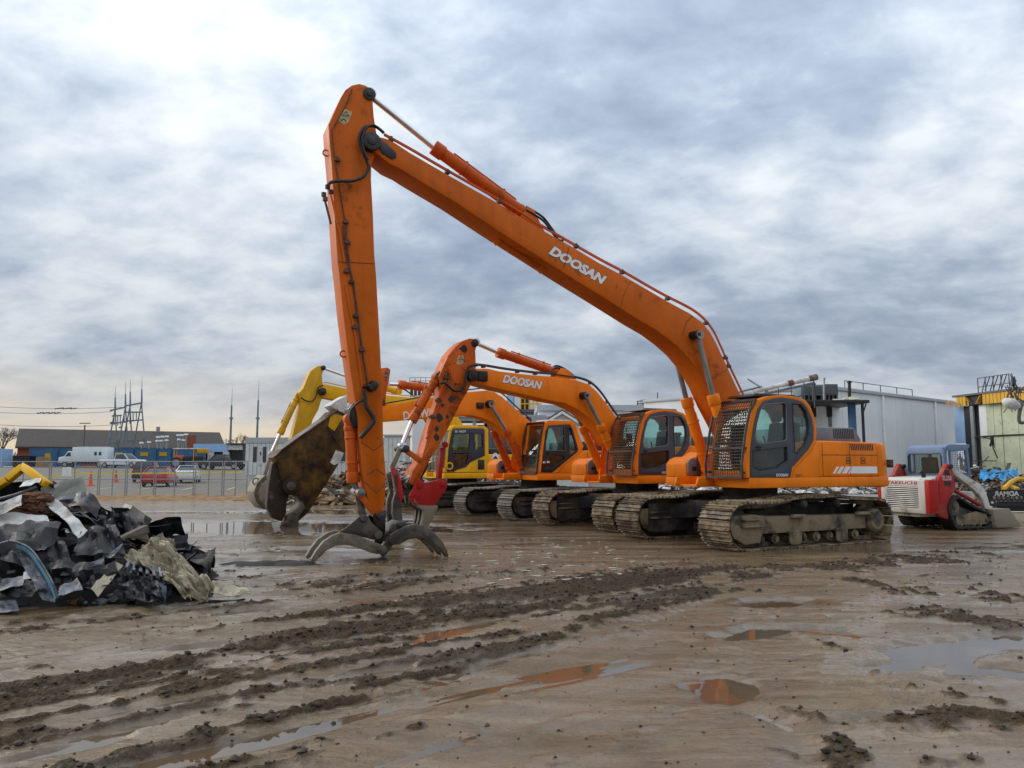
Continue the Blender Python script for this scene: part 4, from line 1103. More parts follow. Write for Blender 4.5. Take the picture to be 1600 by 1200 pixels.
# weld seams, chips and the pipe slung under the boom
def seam(parent, fr, pts, l, r=.006, mat='guard_rust'): MB().tube([P3(fr, x, y, l) for x, y in pts], r, 4).build('weld_seam', mat, parent, smooth=0)
seam(ar1, F1, ((527.5, 409), (556, 410.5), (585.5, 412)), A1W / 2 + .002)
seam(ar1, F1, ((564, 690), (584, 704), (599, 692)), A1W / 2 + .002); seam(ar1, F1, ((569, 752), (588, 770), (602, 756)), A1W / 2 + .002)
seam(ar1, F1, ((573, 742), (588, 733), (601, 742)), A1W / 2 + .002)
seam(bm1, F1, ((985, 440), (974, 462), (969, 482)), B1W / 2 + .002, .004); seam(bm1, F1, ((1138, 576), (1122, 586), (1103, 599)), B1W / 2 + .002)
seam(bm1, F1, ((1082, 494), (1073, 502), (1069, 514), (1066, 524)), B1W / 2 + .003, .010); seam(bm1, F1, ((889, 386), (884, 410), (880, 417)), B1W / 2 + .009, .006)
und = MB(); und.tube([P3(F1, x, y, -.05) for x, y in ((778, 378), (800, 392), (846, 419))], .06, 8); und.cyl(P3(F1, 776, 374, -.05), P3(F1, 780, 380, -.05), .10, n=10); und.cyl(P3(F1, 843, 416, -.05), P3(F1, 849, 423, -.05), .10, n=10)
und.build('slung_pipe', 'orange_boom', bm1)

# ================= machine 2: orange excavator with the red-plated grapple
F2 = Frame(3.5, 21.7, 30)
E2 = thing('excavator', 'second orange excavator with rusty mesh guard on cab and red-plated grapple', 'excavator', (3.5, 21.7, 0), math.pi + R(30), GX)
undercarriage(E2, 2.40, .90, 2.66, .76, R(3.0), ('track_mud', 'frame_mud'), hump=.05)
sh = lambda pl, d: [(a + d, z) for a, z in pl]
MATS['guard_steel'], keep_g = MATS['guard_rust'], MATS['guard_steel']
cb2, fa2, cbx2 = cab(E2, sh(CAB_OUT, -.19), sh(CAB_DOOR, -.19), [sh(w, -.19) for w in CAB_W], .45, 1.48, 'orange', 'grey_panel', 'grey_cover', ['cab_glass', 'dark_glass', 'cab_glass'], guard='mesh')
MATS['guard_steel'] = keep_g
lettering('lettering', 'DOOSAN', F2.on(1056, 765.5, 1.48), F2.on(1066, 765.5, 1.48), .05, 1.496, 'white_paint', cb2) if False else lettering('lettering', 'DOOSAN', (.38, 1.43), (.10, 1.43), .06, 1.496, 'white_paint', cb2)
house(E2, 1.17, -.72, 1.48, 'orange', 2.16, -2.9, 2.96, 'grey_cover', deck_front=1.18, hood=(-.9, -2.3, 2.45), cab_edge=[(a - .19, z) for a, z in F1.many([(1238, 747), (1241.5, 734), (1251.5, 723), (1268.5, 705), (1275, 692)], 1.5)])
B2W = .56
boom2 = F2.many([(745, 576), (762.7, 576), (780, 580), (830, 586), (867.5, 588.7), (900, 593.7), (921, 601), (933.7, 612.5), (947.5, 630), (963.7, 652.5), (975, 675), (974, 690), (962, 698), (950, 694), (946, 687), (936, 669), (924, 656), (911, 645), (899, 637.5), (882.5, 630), (855, 625), (817.5, 616), (780, 608), (761, 602.7), (745, 598), (736, 596), (732, 587), (737, 579)], B2W / 2)
bm2 = beam('boom', boom2, B2W, 'orange', E2)
A2W = .44
arm2 = F2.many([(694, 570), (701, 555), (711, 543), (721, 534), (734, 528.7), (742, 529.5), (746, 536), (743, 548), (744, 570), (744, 590), (736, 601), (730.7, 612), (718.7, 632), (711, 648.5), (696, 678), (684.6, 699), (667, 726), (655, 752), (647, 759), (639, 754), (645, 735), (655, 722), (660, 713), (669, 681), (678.7, 653), (685, 636), (690, 616), (690, 600), (686, 588)], A2W / 2)
ar2 = beam('arm', arm2, A2W, 'orange_worn', E2)
pin(E2, *F2.on(739, 587, .3), .72, .15); pin(E2, *F2.on(742, 536, .22), .5, .10)
MB().box(-.13, .13, -.06, .06, -.13, .13).build('grease_block', 'grease', bm2, bev=.03, loc=P3(F2, 754, 588, .32))
for x, y, r in ((705, 624, .085), (687, 653, .11), (682, 670, .07), (699, 651, .05), (692, 633, .05), (724, 545, .11), (682, 683, .09), (712, 600, .035)):
    a, z = F2.on(x, y, A2W / 2); k = 9; rr2 = random.Random(int(x))
    MB().prism([(a + r * rr2.uniform(.6, 1.15) * math.cos(2 * math.pi * i / k), z + r * rr2.uniform(.6, 1.15) * math.sin(2 * math.pi * i / k)) for i in range(k)], A2W / 2 - .004, A2W / 2 + .006).build('grease_spot', 'grease', ar2)
cylinder(E2, 'arm_cylinder', P3(F2, 876, 584, 0), P3(F2, 779, 551, 0), P3(F2, 742, 535, 0), .115, .058, 'orange_red')
br = MB()
for l in (-.16, .13): br.prism(F2.many([(862, 590), (872, 576), (882, 578), (896, 594)], 0), l, l + .03)
br.build('cylinder_bracket', 'orange', bm2, bev=.006)
q = [P3(F2, 915, 618, .42), P3(F2, 938.5, 665, .42), P3(F2, 972, 742, .42)]
for s in (1, -1):
    cylinder(E2, 'boom_cylinder', *[(p[0], .42 * s, p[2]) for p in (q[2], q[1], q[0])], .105, .054, 'orange', 'rod_grey')
pin(E2, *F2.on(914, 618, .42), 1.02, .10)
tw = MB()
for l in (-.38, .32):
    tw.prism([(-.2, 1.38), (1.55, 1.38), (1.58, 1.24), (1.5, 1.18), (-.2, 1.18)], l, l + .06)
    tw.prism([(.15, 1.38), (1.05, 1.38), (.90, 2.25), (.70, 2.36), (.48, 2.25)], l + .002, l + .058)
tw.box(-.2, 1.5, -.5, .38, 1.172, 1.215)
tw.build('boom_foot', 'orange', E2, bev=.012)
q0, q1 = F2.on(784, 598.5, B2W / 2), F2.on(847, 610, B2W / 2)
lettering('lettering', 'DOOSAN', q0, q1, .25, B2W / 2 + .003, 'letter_dark', bm2, .25, .075)
lettering('lettering', 'DOOSAN', (q0[0] - .012, q0[1] + .012), (q1[0] + .012, q1[1] + .012), .225, B2W / 2 + .006, 'white_paint', bm2, .25, .055)
tp = [(742, 570), (760, 572), (790, 577), (830, 582), (867, 585), (900, 590), (921, 597), (936, 610), (950, 629), (966, 652)]
for dl, dy, mt in ((.22, 0, 'black'), (.10, -1.5, 'black'), (-.15, 0, 'orange_red')):
    pipe_run(bm2, [P3(F2, x, y + dy, dl) for x, y in tp], .022, mt)
clamps(bm2, [P3(F2, x, y + 1, .18) for x, y in ((755, 572), (808, 580), (836, 583), (922, 598), (948, 628))], 'guard_rust')
for dl, dy in ((.1, 0), (-.05, -3)):
    MB().tube(smooth_path([P3(F2, x, y + dy, dl) for x, y in ((862, 578), (869, 574.5), (878, 577), (888, 583), (896, 590))], 5), .026, 8).build('hose', 'hose', bm2)
MB().tube(smooth_path([P3(F2, x, y, .34) for x, y in ((746, 571), (738, 571), (731, 576), (728, 588), (726, 600), (721, 608), (714, 611), (706, 608), (700, 602), (694, 598), (688, 599))], 5), .034, 8).build('hose', 'hose', ar2)
for dl, pts in ((.24, ((702, 576), (701, 594), (692, 613), (686, 632), (679, 652), (672, 672), (666, 686))), (.24, ((698, 580), (695, 598), (687, 618), (680, 640), (673, 660), (668, 678)))):
    pipe_run(ar2, [P3(F2, x, y, dl) for x, y in pts], .028, 'orange_worn')
clamps(ar2, [P3(F2, x, y, .25) for x, y in ((697, 590), (685, 626), (675, 652))], 'guard_rust', .16, .07, .06)
stk = MB(); stk.prism(F2.many([(716, 556), (724, 555), (724, 567), (720, 571), (713, 568)], .22), A2W / 2, A2W / 2 + .003)
so = stk.build('warning_sticker', 'sticker', ar2, smooth=0)
t0 = F2.many([(719.5, 557), (723, 562), (716.5, 562)], .22)
MB().tube([(a, .226, z) for a, z in t0 + t0[:1]], .008, 4).build('warning_sign', 'letter_dark', so, smooth=0)
cylinder(E2, 'bucket_cylinder', P3(F2, 683, 589, 0), P3(F2, 644, 657, 0), P3(F2, 628, 697, 0), .105, .055, 'orange_worn')
mt = MB(); mt.prism(F2.many([(680, 583), (692, 575), (697, 590), (690, 602), (682, 596)], 0), -.16, .16); mt.build('cylinder_mount', 'grease', ar2, bev=.02)
def H2(x, y): return (590 + x / 5.714, 620 + y / 5.714)
for l in (-.24, .20):
    MB().bar(P3(F2, *H2(240, 470), l), P3(F2, *H2(420, 600), l), .05, .13).build('link', 'orange_worn', E2, bev=.012)
for l in (-.17, .13):
    MB().bar(P3(F2, *H2(195, 480), l), P3(F2, *H2(125, 640), l), .05, .12).build('link', 'bucket_mud', E2, bev=.012)
pin(E2, *F2.on(*H2(215, 465), 0), .56, .085, 'dark_metal')
tip = MB(); tip.prism(F2.many([H2(*p) for p in ((330, 600), (440, 560), (420, 640), (330, 800), (250, 830), (225, 770))], 0), -.19, .19)
tip.build('arm_tip', 'grease', E2, bev=.03)
pl = MB()
for l in (-.28, .23):
    pl.prism(F2.many([H2(*p) for p in ((330, 745), (380, 738), (420, 770), (520, 745), (585, 725), (618, 765), (605, 830), (560, 890), (510, 965), (460, 975), (330, 975), (285, 930), (275, 880), (305, 830))], l), l, l + .05)
pl.cyl(P3(F2, *H2(370, 785), -.30), P3(F2, *H2(370, 785), .31), .10, n=16); pl.cyl(P3(F2, *H2(580, 770), -.30), P3(F2, *H2(580, 770), .31), .08, n=16)
n6 = 8; a, z = F2.on(*H2(338, 915), .28)
for i in range(n6):
    t = 2 * math.pi * i / n6; pl.cyl((a + .10 * math.cos(t), .27, z + .10 * math.sin(t)), (a + .10 * math.cos(t), .30, z + .10 * math.sin(t)), .028, n=6)
gr2 = pl.build('grapple', 'red_paint', E2, bev=.012)
gr2['label'] = 'red plated grapple head with dark steel jaws'
rp = MB()
for l in (-.24, .19): rp.prism(F2.many([H2(*p) for p in ((110, 640), (135, 622), (165, 645), (190, 710), (215, 790), (228, 905), (195, 942), (172, 920), (160, 820), (140, 750))], l), l, l + .05)
rp.build('jaw_plate', 'red_dusty', gr2, bev=.012)
st = MB(); st.bar(P3(F2, *H2(575, 455), 0), P3(F2, *H2(545, 735), 0), .16, .10); st.cyl(P3(F2, *H2(603, 428), -.14), P3(F2, *H2(603, 428), .14), .08, n=14)
st.build('strut', 'red_paint', gr2, bev=.012)
for l, col in ((.18, 'grapple_steel'), (-.20, 'grapple_steel')):
    t = MB().prism(F2.many([H2(*p) for p in ((100, 690), (150, 680), (160, 830), (180, 980), (195, 1120), (215, 1190), (140, 1190), (100, 1040), (105, 930), (130, 850))], 0), l - .06, l + .06)
    t.build('jaw', col, gr2, bev=.02)
for l, col in ((.22, 'bucket_mud'), (0, 'grapple_steel'), (-.22, 'grapple_steel')):
    t = MB().prism(F2.many([H2(*p) for p in ((270, 880), (330, 950), (500, 965), (480, 1030), (420, 1140), (385, 1190), (330, 1190), (360, 1090), (370, 1010), (280, 960))], 0), l - .06, l + .06)
    t.build('jaw', col, gr2, bev=.02)

# ================= machine 3: older orange excavator with the big demolition shear
F3 = Frame(.9, 25.8, 30)
E3 = thing('excavator', 'third orange excavator with black-framed cab door and huge dirty demolition shear', 'excavator', (.9, 25.8, 0), math.pi + R(30), GX)
undercarriage(E3, 2.32, .88, 2.60, .72, R(5), ('track_mud_dark', 'frame_dark'), hump=.04)
o3 = F3.many([(841, 739), (844, 710), (848, 680), (849.5, 663), (856, 657), (893, 657.5), (899, 662), (905, 678.5), (912, 697), (909, 706), (886, 724), (872, 739)], 1.4)
d3 = F3.many([(845.2, 738), (849.5, 700), (852.5, 674), (857, 665), (890, 663), (894.5, 670), (903.5, 702), (902, 706), (863, 738)], 1.4)
w3 = [F3.many(w, 1.4) for w in ([(857, 668), (882, 667.4), (882.5, 704), (852.5, 704), (853, 690)], [(851, 722), (862, 708), (880, 712), (882, 718), (863, 731), (851, 731)], [(888.5, 668.5), (891.5, 669), (901, 702), (900, 705), (889.5, 712)])]
cb3, fa3, cbx3 = cab(E3, o3, d3, w3, .40, 1.4, 'orange', 'black', 'dirty_white', ['cab_glass', 'dark_glass', 'dark_glass'], guard='dirty')
gm = MB()
z0, z1 = cbx3[2] + .0, cbx3[3] - .08
for l in (.38, 1.38):
    gm.tube([(fa3(z) + .06, l, z) for z in (z0, z0 + .6, z0 + 1.2, z1)], .035, 6)
for z in (z0, z0 + .55, z1):
    gm.bar((fa3(z) + .06, .38, z), (fa3(z) + .06, 1.38, z), .07, .06)
for i in range(1, 14):
    l = .38 + i / 14; gm.bar((fa3(z0) + .06, l, z0), (fa3(z0 + .55) + .06, l, z0 + .55), .012, .012)
for i in range(1, 8):
    z = z0 + .55 * i / 8; gm.bar((fa3(z) + .06, .38, z), (fa3(z) + .06, 1.38, z), .012, .012)
gm.build('window_guard', 'black', cb3, smooth=0)
for i, (x, y) in enumerate(((850, 722.5), (856, 722))):
    a, z = F3.on(x, y, 1.4); MB().box(a - .05, a + .05, 1.412, 1.417, z - .025, z + .03).build('door_sticker', 'white_paint', cb3, smooth=0)
house(E3, 1.17, F3.on(914, 720, 1.4)[0], 1.4, 'orange', 2.12, -2.8, 2.8, 'grey_cover', vents=True, deck_front=.93, cab_edge=F3.many([(872.5, 739), (886.5, 724), (909.5, 706)], 1.4))
hd = MB(); hd.prism([(-1.0, 2.10), (-1.05, 2.42), (-2.1, 2.42), (-2.3, 2.10)], -1.0, .9); hd.build('hood_cover', 'black', E3, bev=.03)
B3W = .54
boom3 = F3.many([(578, 637), (600, 634.7), (655, 625), (700, 617), (731, 612.6), (760.6, 610), (773.6, 613), (785, 620), (801, 634.7), (817.5, 649), (829, 659), (845, 680), (845, 696), (832, 706), (818, 702), (801, 688), (785, 672), (768.7, 659), (752.5, 652.6), (736, 649), (713.5, 650), (661.5, 654), (600, 659), (580, 660), (572, 650)], B3W / 2)
bm3 = beam('boom', boom3, B3W, 'orange', E3)
arm3 = F3.many([(589, 576), (606, 574), (610.5, 578), (607, 600), (604, 612), (600, 655), (585, 690), (556, 700), (540, 690), (545, 660), (560, 630), (575, 600)], .2)
ar3 = beam('arm', arm3, .40, 'orange_worn', E3)
for x, y in ((605, 582), (603.5, 588.5)):
    pin(ar3, *F3.on(x, y, .2), .42, .055, 'grey_steel')
pin(E3, *F3.on(584, 648, .25), .66, .13)
cylinder(E3, 'arm_cylinder', P3(F3, 722, 613, 0), P3(F3, 624, 601, 0), P3(F3, 602, 600, 0), .12, .06, 'orange_red')
q = [P3(F3, 766, 632, .42), P3(F3, 791, 672, .42), P3(F3, 818, 738, .42)]
for s in (1, -1):
    cylinder(E3, 'boom_cylinder', *[(p[0], .42 * s, p[2]) for p in (q[2], q[1], q[0])], .11, .055, 'orange_red', 'rod_grey')
pin(E3, *F3.on(766, 631, .42), 1.0, .12)
MB().box(-.14, .10, -.05, .06, -.10, .10).build('grease_block', 'grease', bm3, bev=.03, loc=P3(F3, 749, 633.5, .29))
tw = MB()
for l in (-.38, .32):
    tw.prism([(-.2, 1.38), (1.55, 1.38), (1.58, 1.24), (1.5, 1.18), (-.2, 1.18)], l, l + .06)
    tw.prism([(.05, 1.38), (.95, 1.38), (.80, 2.2), (.60, 2.3), (.36, 2.2)], l + .002, l + .058)
tw.box(-.2, 1.5, -.5, .38, 1.172, 1.215)
tw.build('boom_foot', 'orange', E3, bev=.012)
lettering('lettering', 'DAEWOO', F3.on(631, 656.5, .28), F3.on(693, 648, .28), .26, B3W / 2 + .004, 'white_paint', bm3, 0.06, .03)
for dl in (.2, .05):
    pipe_run(bm3, [P3(F3, x, y, dl) for x, y in ((598, 631), (655, 621), (700, 613), (731, 609), (760, 606.5), (775, 610), (787, 617), (803, 632), (820, 647), (831, 657))], .022, 'black')
# the shear itself
def S3(x, y): return (390 + x / 5.218, 600 + y / 5.218)
SW = .62
body_px = [S3(*p) for p in ((665, 220), (800, 290), (806, 520), (770, 572), (700, 700), (560, 920), (480, 1050), (402, 1118), (396, 1166), (292, 1166), (312, 1082), (400, 1012), (425, 960), (395, 915), (330, 905), (290, 880), (262, 800), (245, 700), (225, 640), (188, 600), (238, 545), (400, 430), (600, 290))]
shb = MB().prism(F3.many(body_px, SW / 2), -SW / 2, SW / 2)
shr = shb.build('demolition_shear', 'shear_paint', E3, bev=.03)
shr['label'] = 'huge dirty brown and black demolition shear with hooked jaw'
jaw_px = [S3(*p) for p in ((215, 632), (245, 690), (268, 790), (300, 860), (320, 905), (302, 960), (296, 1060), (258, 1122), (180, 1092), (138, 1000), (150, 850), (180, 650))]
jw = MB().prism(F3.many(jaw_px, .12), -.16, .16)
jw.build('upper_jaw', 'shear_dark', shr, bev=.03)
fl = MB()
fp = [S3(*p) for p in ((190, 590), (240, 538), (400, 424), (600, 284), (690, 214))]
for i in range(len(fp) - 1):
    fl.bar(P3(F3, *fp[i], 0), P3(F3, *fp[i + 1], 0), SW + .10, .05, up=(-.5, 0, .8))
fl.build('top_flange', 'grapple_steel', shr, bev=.01)
pin(shr, *F3.on(*S3(335, 832), .35), SW + .16, .21, 'shear_dark'); pin(shr, *F3.on(*S3(335, 832), .35), SW + .26, .12, 'grapple_steel')
pt = MB(); pt.prism(F3.many([S3(*p) for p in ((395, 1168), (292, 1168), (240, 1172), (255, 1130), (300, 1120), (312, 1070), (405, 1005), (425, 950), (450, 1010), (400, 1080))], .33), SW / 2 + .002, SW / 2 + .06)
pt.build('blade', 'grapple_steel', shr, bev=.01)
cl_ = MB(); cl_.prism(F3.many([S3(*p) for p in ((655, 175), (700, 140), (790, 90), (800, 260), (770, 240), (690, 205))], .3), -.34, .34)
cl_.build('shear_collar', 'dirty_white', shr, bev=.02)
mk = MB(); mk.prism(F3.many([S3(*p) for p in ((700, 540), (770, 560), (735, 640), (690, 662), (655, 640))], .3), SW / 2 + .001, SW / 2 + .004); mk.build('decal', 'dirty_white', shr, smooth=0)
sm = MB(); sm.tube([P3(F3, *S3(x, y), SW / 2 + .004) for x, y in ((628, 345), (700, 450), (768, 560))], .012, 5); sm.build('plate_seam', 'grease', shr)
yl = MB(); yl.prism(F3.many([S3(*p) for p in ((660, 240), (765, 262), (690, 385), (640, 345))], .3), SW / 2 + .001, SW / 2 + .010); yl.build('side_plate', 'yellow_worn', shr)

# ================= machine 4: yellow excavator
F4 = Frame(-2.0, 31.0, 30)
E4 = thing('excavator', 'yellow excavator with navy cab door and digging bucket, farthest in the row', 'excavator', (-2.0, 31.0, 0), math.pi + R(30), GX)
undercarriage(E4, 2.30, .92, 2.60, .70, R(3), ('track_mud_dark', 'frame_dark'), hump=.04)
o4 = F4.many([(695, 738), (698, 700), (703, 672), (708, 666), (758, 666), (763, 670), (764, 738)], 1.4)
d4 = F4.many([(698, 737), (701, 700), (706, 673), (709, 669.5), (755, 669.5), (757, 672), (757.5, 712), (735, 722), (728, 730), (714, 734), (709, 737)], 1.4)
w4 = [F4.many(w, 1.4) for w in ([(709, 678), (734, 677.6), (733, 704), (705.5, 704)], [(707.5, 708), (732.5, 706.7), (730, 724), (722, 730), (710.5, 731.5)], [(741, 678), (753.7, 678), (754.4, 698), (741.6, 704)])]
cb4, fa4, cbx4 = cab(E4, o4, d4, w4, .42, 1.4, 'yellow', 'navy', 'yellow', ['cab_glass', 'dark_glass', 'cab_glass'], guard='dirty', trim=False)
lettering('lettering', '30  64229', F4.on(710.5, 676, 1.4), F4.on(727.5, 675.6, 1.4), .085, 1.416, 'white_paint', cb4, 0, .01)
gm = MB()
for i in range(15):
    l = .40 + i * .99 / 14; gm.bar((fa4(1.4) + .10, l, 1.42), (fa4(2.4) + .14, l, 2.45), .016, .016)
for z in (1.42, 1.95, 2.45): gm.bar((fa4(z) + .12, .38, z), (fa4(z) + .12, 1.40, z), .03, .03)
gm.build('window_guard', 'grey_steel', cb4, smooth=0)
eh4, cw4 = house(E4, 1.13, F4.on(764, 720, 1.4)[0] + .02, 1.4, 'yellow', 2.06, -3.1, 2.8, 'grey_cover', vents=False, deck_front=F4.on(694, 745, 1.4)[0])
vb = MB(); a, z = F4.on(751, 727, 1.4); vb.box(a - .16, a + .12, 1.401, 1.416, z - .16, z + .22); vb.build('vent', 'black', eh4, bev=.008)
cv = MB(); a, z = F4.on(702, 728, 1.4); cv.cyl((a, 1.395, z), (a, 1.43, z), .15, n=18); cvo = cv.build('lamp_bezel', 'yellow', eh4); k = MB(); k.cyl((a, 1.43, z), (a, 1.437, z), .09, n=18); k.build('lamp_glass', 'black', cvo)
dc = MB(); a, z = F4.on(774, 717, 1.4); n8 = 12
dc.prism([(a + .17, z - .02), (a - .17, z - .02)] + [(a - .17 * math.cos(math.pi * i / 8), z - .02 + .26 * math.sin(math.pi * i / 8)) for i in range(1, 8)], 1.401, 1.405)
do = dc.build('decal', 'white_paint', eh4, smooth=0)
t = MB(); t.prism([(a + .13, z + .0), (a - .13, z + .0), (a, z + .12)], 1.405, 1.409); t.build('decal_peak', 'navy', do, smooth=0)
t = MB(); t.box(a - .18, a + .18, 1.401, 1.406, z - .20, z - .07); t.build('decal_band', 'rust', do, smooth=0)
hb = MB(); hb.box(-2.3, -.75, -.9, .9, 2.04, 2.30); hb.build('hood_cover', 'black', E4, bev=.05)
B4W = .5
boom4 = F4.many([(500, 604), (507.5, 600), (540, 607), (598, 617), (655, 622.5), (690, 632), (715, 650), (735, 682), (738, 705), (728, 714), (718, 706), (700, 680), (680, 660), (650, 645), (599, 632), (560, 629), (525, 625), (505, 621), (497, 613)], B4W / 2)
bm4 = beam('boom', boom4, B4W, 'yellow', E4)
arm4 = F4.many([(496, 572), (504, 571), (508, 574), (505, 580), (503, 586), (504, 598), (508, 612), (505, 620), (501, 628), (497.5, 640), (489, 655), (485, 668), (470, 696), (448, 730), (432, 752), (424, 752), (426, 742), (444, 712), (455, 686), (461, 664), (468.7, 635), (469, 622.5), (466, 615), (474, 606), (480, 591), (485, 580)], .2)
ar4 = beam('arm', arm4, .42, 'yellow_worn', E4)
pin(E4, *F4.on(503, 612, .25), .7, .14); pin(E4, *F4.on(505, 575, .2), .5, .09)
cylinder(E4, 'arm_cylinder', P3(F4, 622, 612, 0), P3(F4, 566, 597, 0), P3(F4, 505, 575, 0), .12, .055, 'yellow')
cylinder(E4, 'bucket_cylinder', P3(F4, 466, 618, 0), P3(F4, 438, 677, 0), P3(F4, 424, 709, 0), .11, .06, 'yellow_worn')
q = [P3(F4, 668, 640, .42), P3(F4, 690, 672, .42), P3(F4, 716, 735, .42)]
for s in (1, -1):
    cylinder(E4, 'boom_cylinder', *[(p[0], .42 * s, p[2]) for p in (q[2], q[1], q[0])], .11, .055, 'yellow', 'rod_grey')
tw = MB()
for l in (-.38, .32):
    tw.prism([(-.2, 1.36), (1.4, 1.36), (1.4, 1.16), (-.2, 1.16)], l, l + .06)
    tw.prism([(.10, 1.36), (1.0, 1.36), (.80, 1.95), (.55, 2.0), (.36, 1.95)], l + .002, l + .058)
tw.box(-.2, 1.4, -.5, .38, 1.13, 1.18); tw.build('boom_foot', 'yellow', E4, bev=.012)
for dl in (.2, 0):
    pipe_run(bm4, [P3(F4, x, y, dl) for x, y in ((505, 598), (512, 598), (540, 604), (598, 614), (655, 620))], .022, 'yellow')
MB().tube(smooth_path([P3(F4, x, y, .32) for x, y in ((505, 602), (497, 606), (494, 618), (488, 627), (478, 626), (470, 621))], 5), .026, 8).build('hose', 'hose', ar4)
MB().tube(smooth_path([P3(F4, x, y, .1) for x, y in ((618, 609), (630, 608), (640, 614), (648, 620))], 5), .03, 8).build('hose', 'hose', bm4)
for l in (-.2, .16):
    MB().bar(P3(F4, 424, 709, l), P3(F4, 440, 738, l), .05, .12).build('link', 'bucket_mud', E4, bev=.01)
    MB().bar(P3(F4, 424, 709, l), P3(F4, 412, 748, l), .05, .12).build('link', 'bucket_mud', E4, bev=.01)
bk = MB(); rim = [(408, 742), (396, 754), (391, 768), (394, 782), (404, 794), (416, 796)]
inn = [(414, 790), (406, 786), (400, 778), (398, 768), (402, 757), (412, 748)]
bk.prism(F4.many(rim + inn, 0), -.62, .62)
for l in (-.62, .58): bk.prism(F4.many([(430, 744), (408, 742), (396, 754), (391, 768), (394, 782), (404, 794), (416, 796), (424, 775)], 0), l, l + .04)
bko = bk.build('bucket', 'bucket_mud', E4, bev=.012)
for l in (-.5, -.17, .17, .5): MB().bar(P3(F4, 414, 794, l), P3(F4, 424, 795, l), .12, .06, w1=.06, h1=.02).build('tooth', 'grey_steel', bko)
hk = MB(); c_ = P3(F4, 400, 752, .3); n_ = 12
hk.tube([(c_[0] + .11 * math.cos(2 * math.pi * i / n_), c_[1], c_[2] + .11 * math.sin(2 * math.pi * i / n_)) for i in range(n_ + 1)], .03, 6); hk.build('lifting_eye', 'bucket_mud', bko)

# ================= compact track loader
FL = Frame(11.84, 20.94, 200)
LD = thing('track_loader', 'red and white compact track loader with blue-grey cab behind the nearest excavator', 'loader', (11.84, 20.94, 0), math.pi + R(200))
def LP(x, y): return (1380 + x / 7.06, 680 + y / 7.06)
def lpoly(pts, l): return FL.many([LP(*p) for p in pts], l)
rear = FL.on(*LP(507, 700), -.8)[0]
# tracks
tp_ = [(-.78, .03), (.25, .03), (.42, .10), (.46, .24), (.40, .36), (-.62, .80), (-.78, .84), (-.96, .76), (-1.06, .58), (-1.02, .40), (-.90, .14)]
for sg in (-1, 1):
    ls = sg * .66
    tm = MB(); pth = smooth_path([Vector((a, 0, z)) for a, z in tp_ + tp_[:1]], 4)
    for i in range(len(pth) - 1):
        p, q_ = pth[i], pth[i + 1]; tm.bar(p, q_, .40, .05, up=(0, 1, 0)) if False else None
    ring_o = [(p.x, p.z) for p in pth[:-1]]
    ca, cz_ = -.32, .38
    def off(pt, d):
        v = Vector((pt[0] - ca, pt[1] - cz_)); return (ca + v.x * (1 - d / v.length), cz_ + v.y * (1 - d / v.length))
    tm.panel(ring_o, [[off(p, .07) for p in ring_o]], ls - .2, ls + .2)
    tr = tm.build('rubber_track', 'rubber', LD, bev=.006)
    lugs = MB()
    for i in range(0, len(pth) - 1):
        p, q_ = pth[i], pth[i + 1]; mid_ = (p + q_) / 2; t_ = (q_ - p).normalized(); n_ = Vector((t_.z, 0, -t_.x))
        if (mid_ + n_ * .1 - Vector((ca, 0, cz_))).length < (mid_ - Vector((ca, 0, cz_))).length: n_ = -n_
        c_ = mid_ + n_ * .012
        lugs.bar(c_ + Vector((0, ls - .2, 0)), c_ + Vector((0, ls + .2, 0)), .05, .03, up=tuple(n_))
    lugs.build('tread_lugs', 'rubber', tr)
    fm = MB(); fm.prism([(-.80, .12), (.22, .12), (.30, .22), (.28, .40), (-.10, .46), (-.80, .34)], ls - .12, ls + .16 * (-1 if sg < 0 else 1))
    fo = fm.build('track_frame', 'frame_mud', LD, bev=.02)
    for a_, z_, r_ in ((-.82, .60, .17), (.25, .24, .13), (-.62, .13, .07), (-.40, .13, .07), (-.18, .13, .07), (.04, .13, .07)):
        wb = MB(); wb.cyl((a_, ls - .14, z_), (a_, ls + .14, z_), r_, n=16); wb.cyl((a_, ls - .17, z_), (a_, ls + .17, z_), r_ * .5, n=12); wb.build('road_wheel', 'frame_mud', fo, bev=.01)
# body
bd = MB(); bd.box(rear + .06, .35, -.44, .44, .32, .95); bd.prism([(rear + .05, .40), (rear + .05, 1.24), (rear + .25, 1.32), (-.75, 1.36), (-.75, .40)], -.72, .72)
bd.build('chassis', 'cream', LD, bev=.03)
grl = MB(); grl.panel([(-.70, .42), (.70, .42), (.70, 1.27), (-.70, 1.27)], [[(-.50, .55), (.50, .55), (.50, 1.10), (-.50, 1.10)]], 0, .06)
grl.v = [(rear + y - .03, x, z) for x, y, z in grl.v]
go = grl.build('rear_door', 'cream', LD, bev=.012)
gb_ = MB().box(rear + .035, rear + .05, -.5, .5, .55, 1.10); gb_.build('grille_back', 'black', go)
for i in range(11):
    z = .575 + i * .05; s_ = MB(); s_.bar((rear - .005, -.50, z), (rear - .005, .50, z), .05, .022, up=(.4, 0, 1)); s_.build('grille_slat', 'dirty_white', go)
t_ = lettering('lettering', 'TAKEUCHI', (0, 0), (-1, 0), .085, 0, 'red_dusty', go, 0, .02)
n = len(t_.data.vertices); co_ = np.zeros(n * 3); t_.data.vertices.foreach_get('co', co_); co_ = co_.reshape(-1, 3)
co_ = np.stack([np.full(n, rear - .034), .48 + co_[:, 0] * .96, 1.15 + co_[:, 2]], 1); t_.data.vertices.foreach_set('co', co_.ravel())
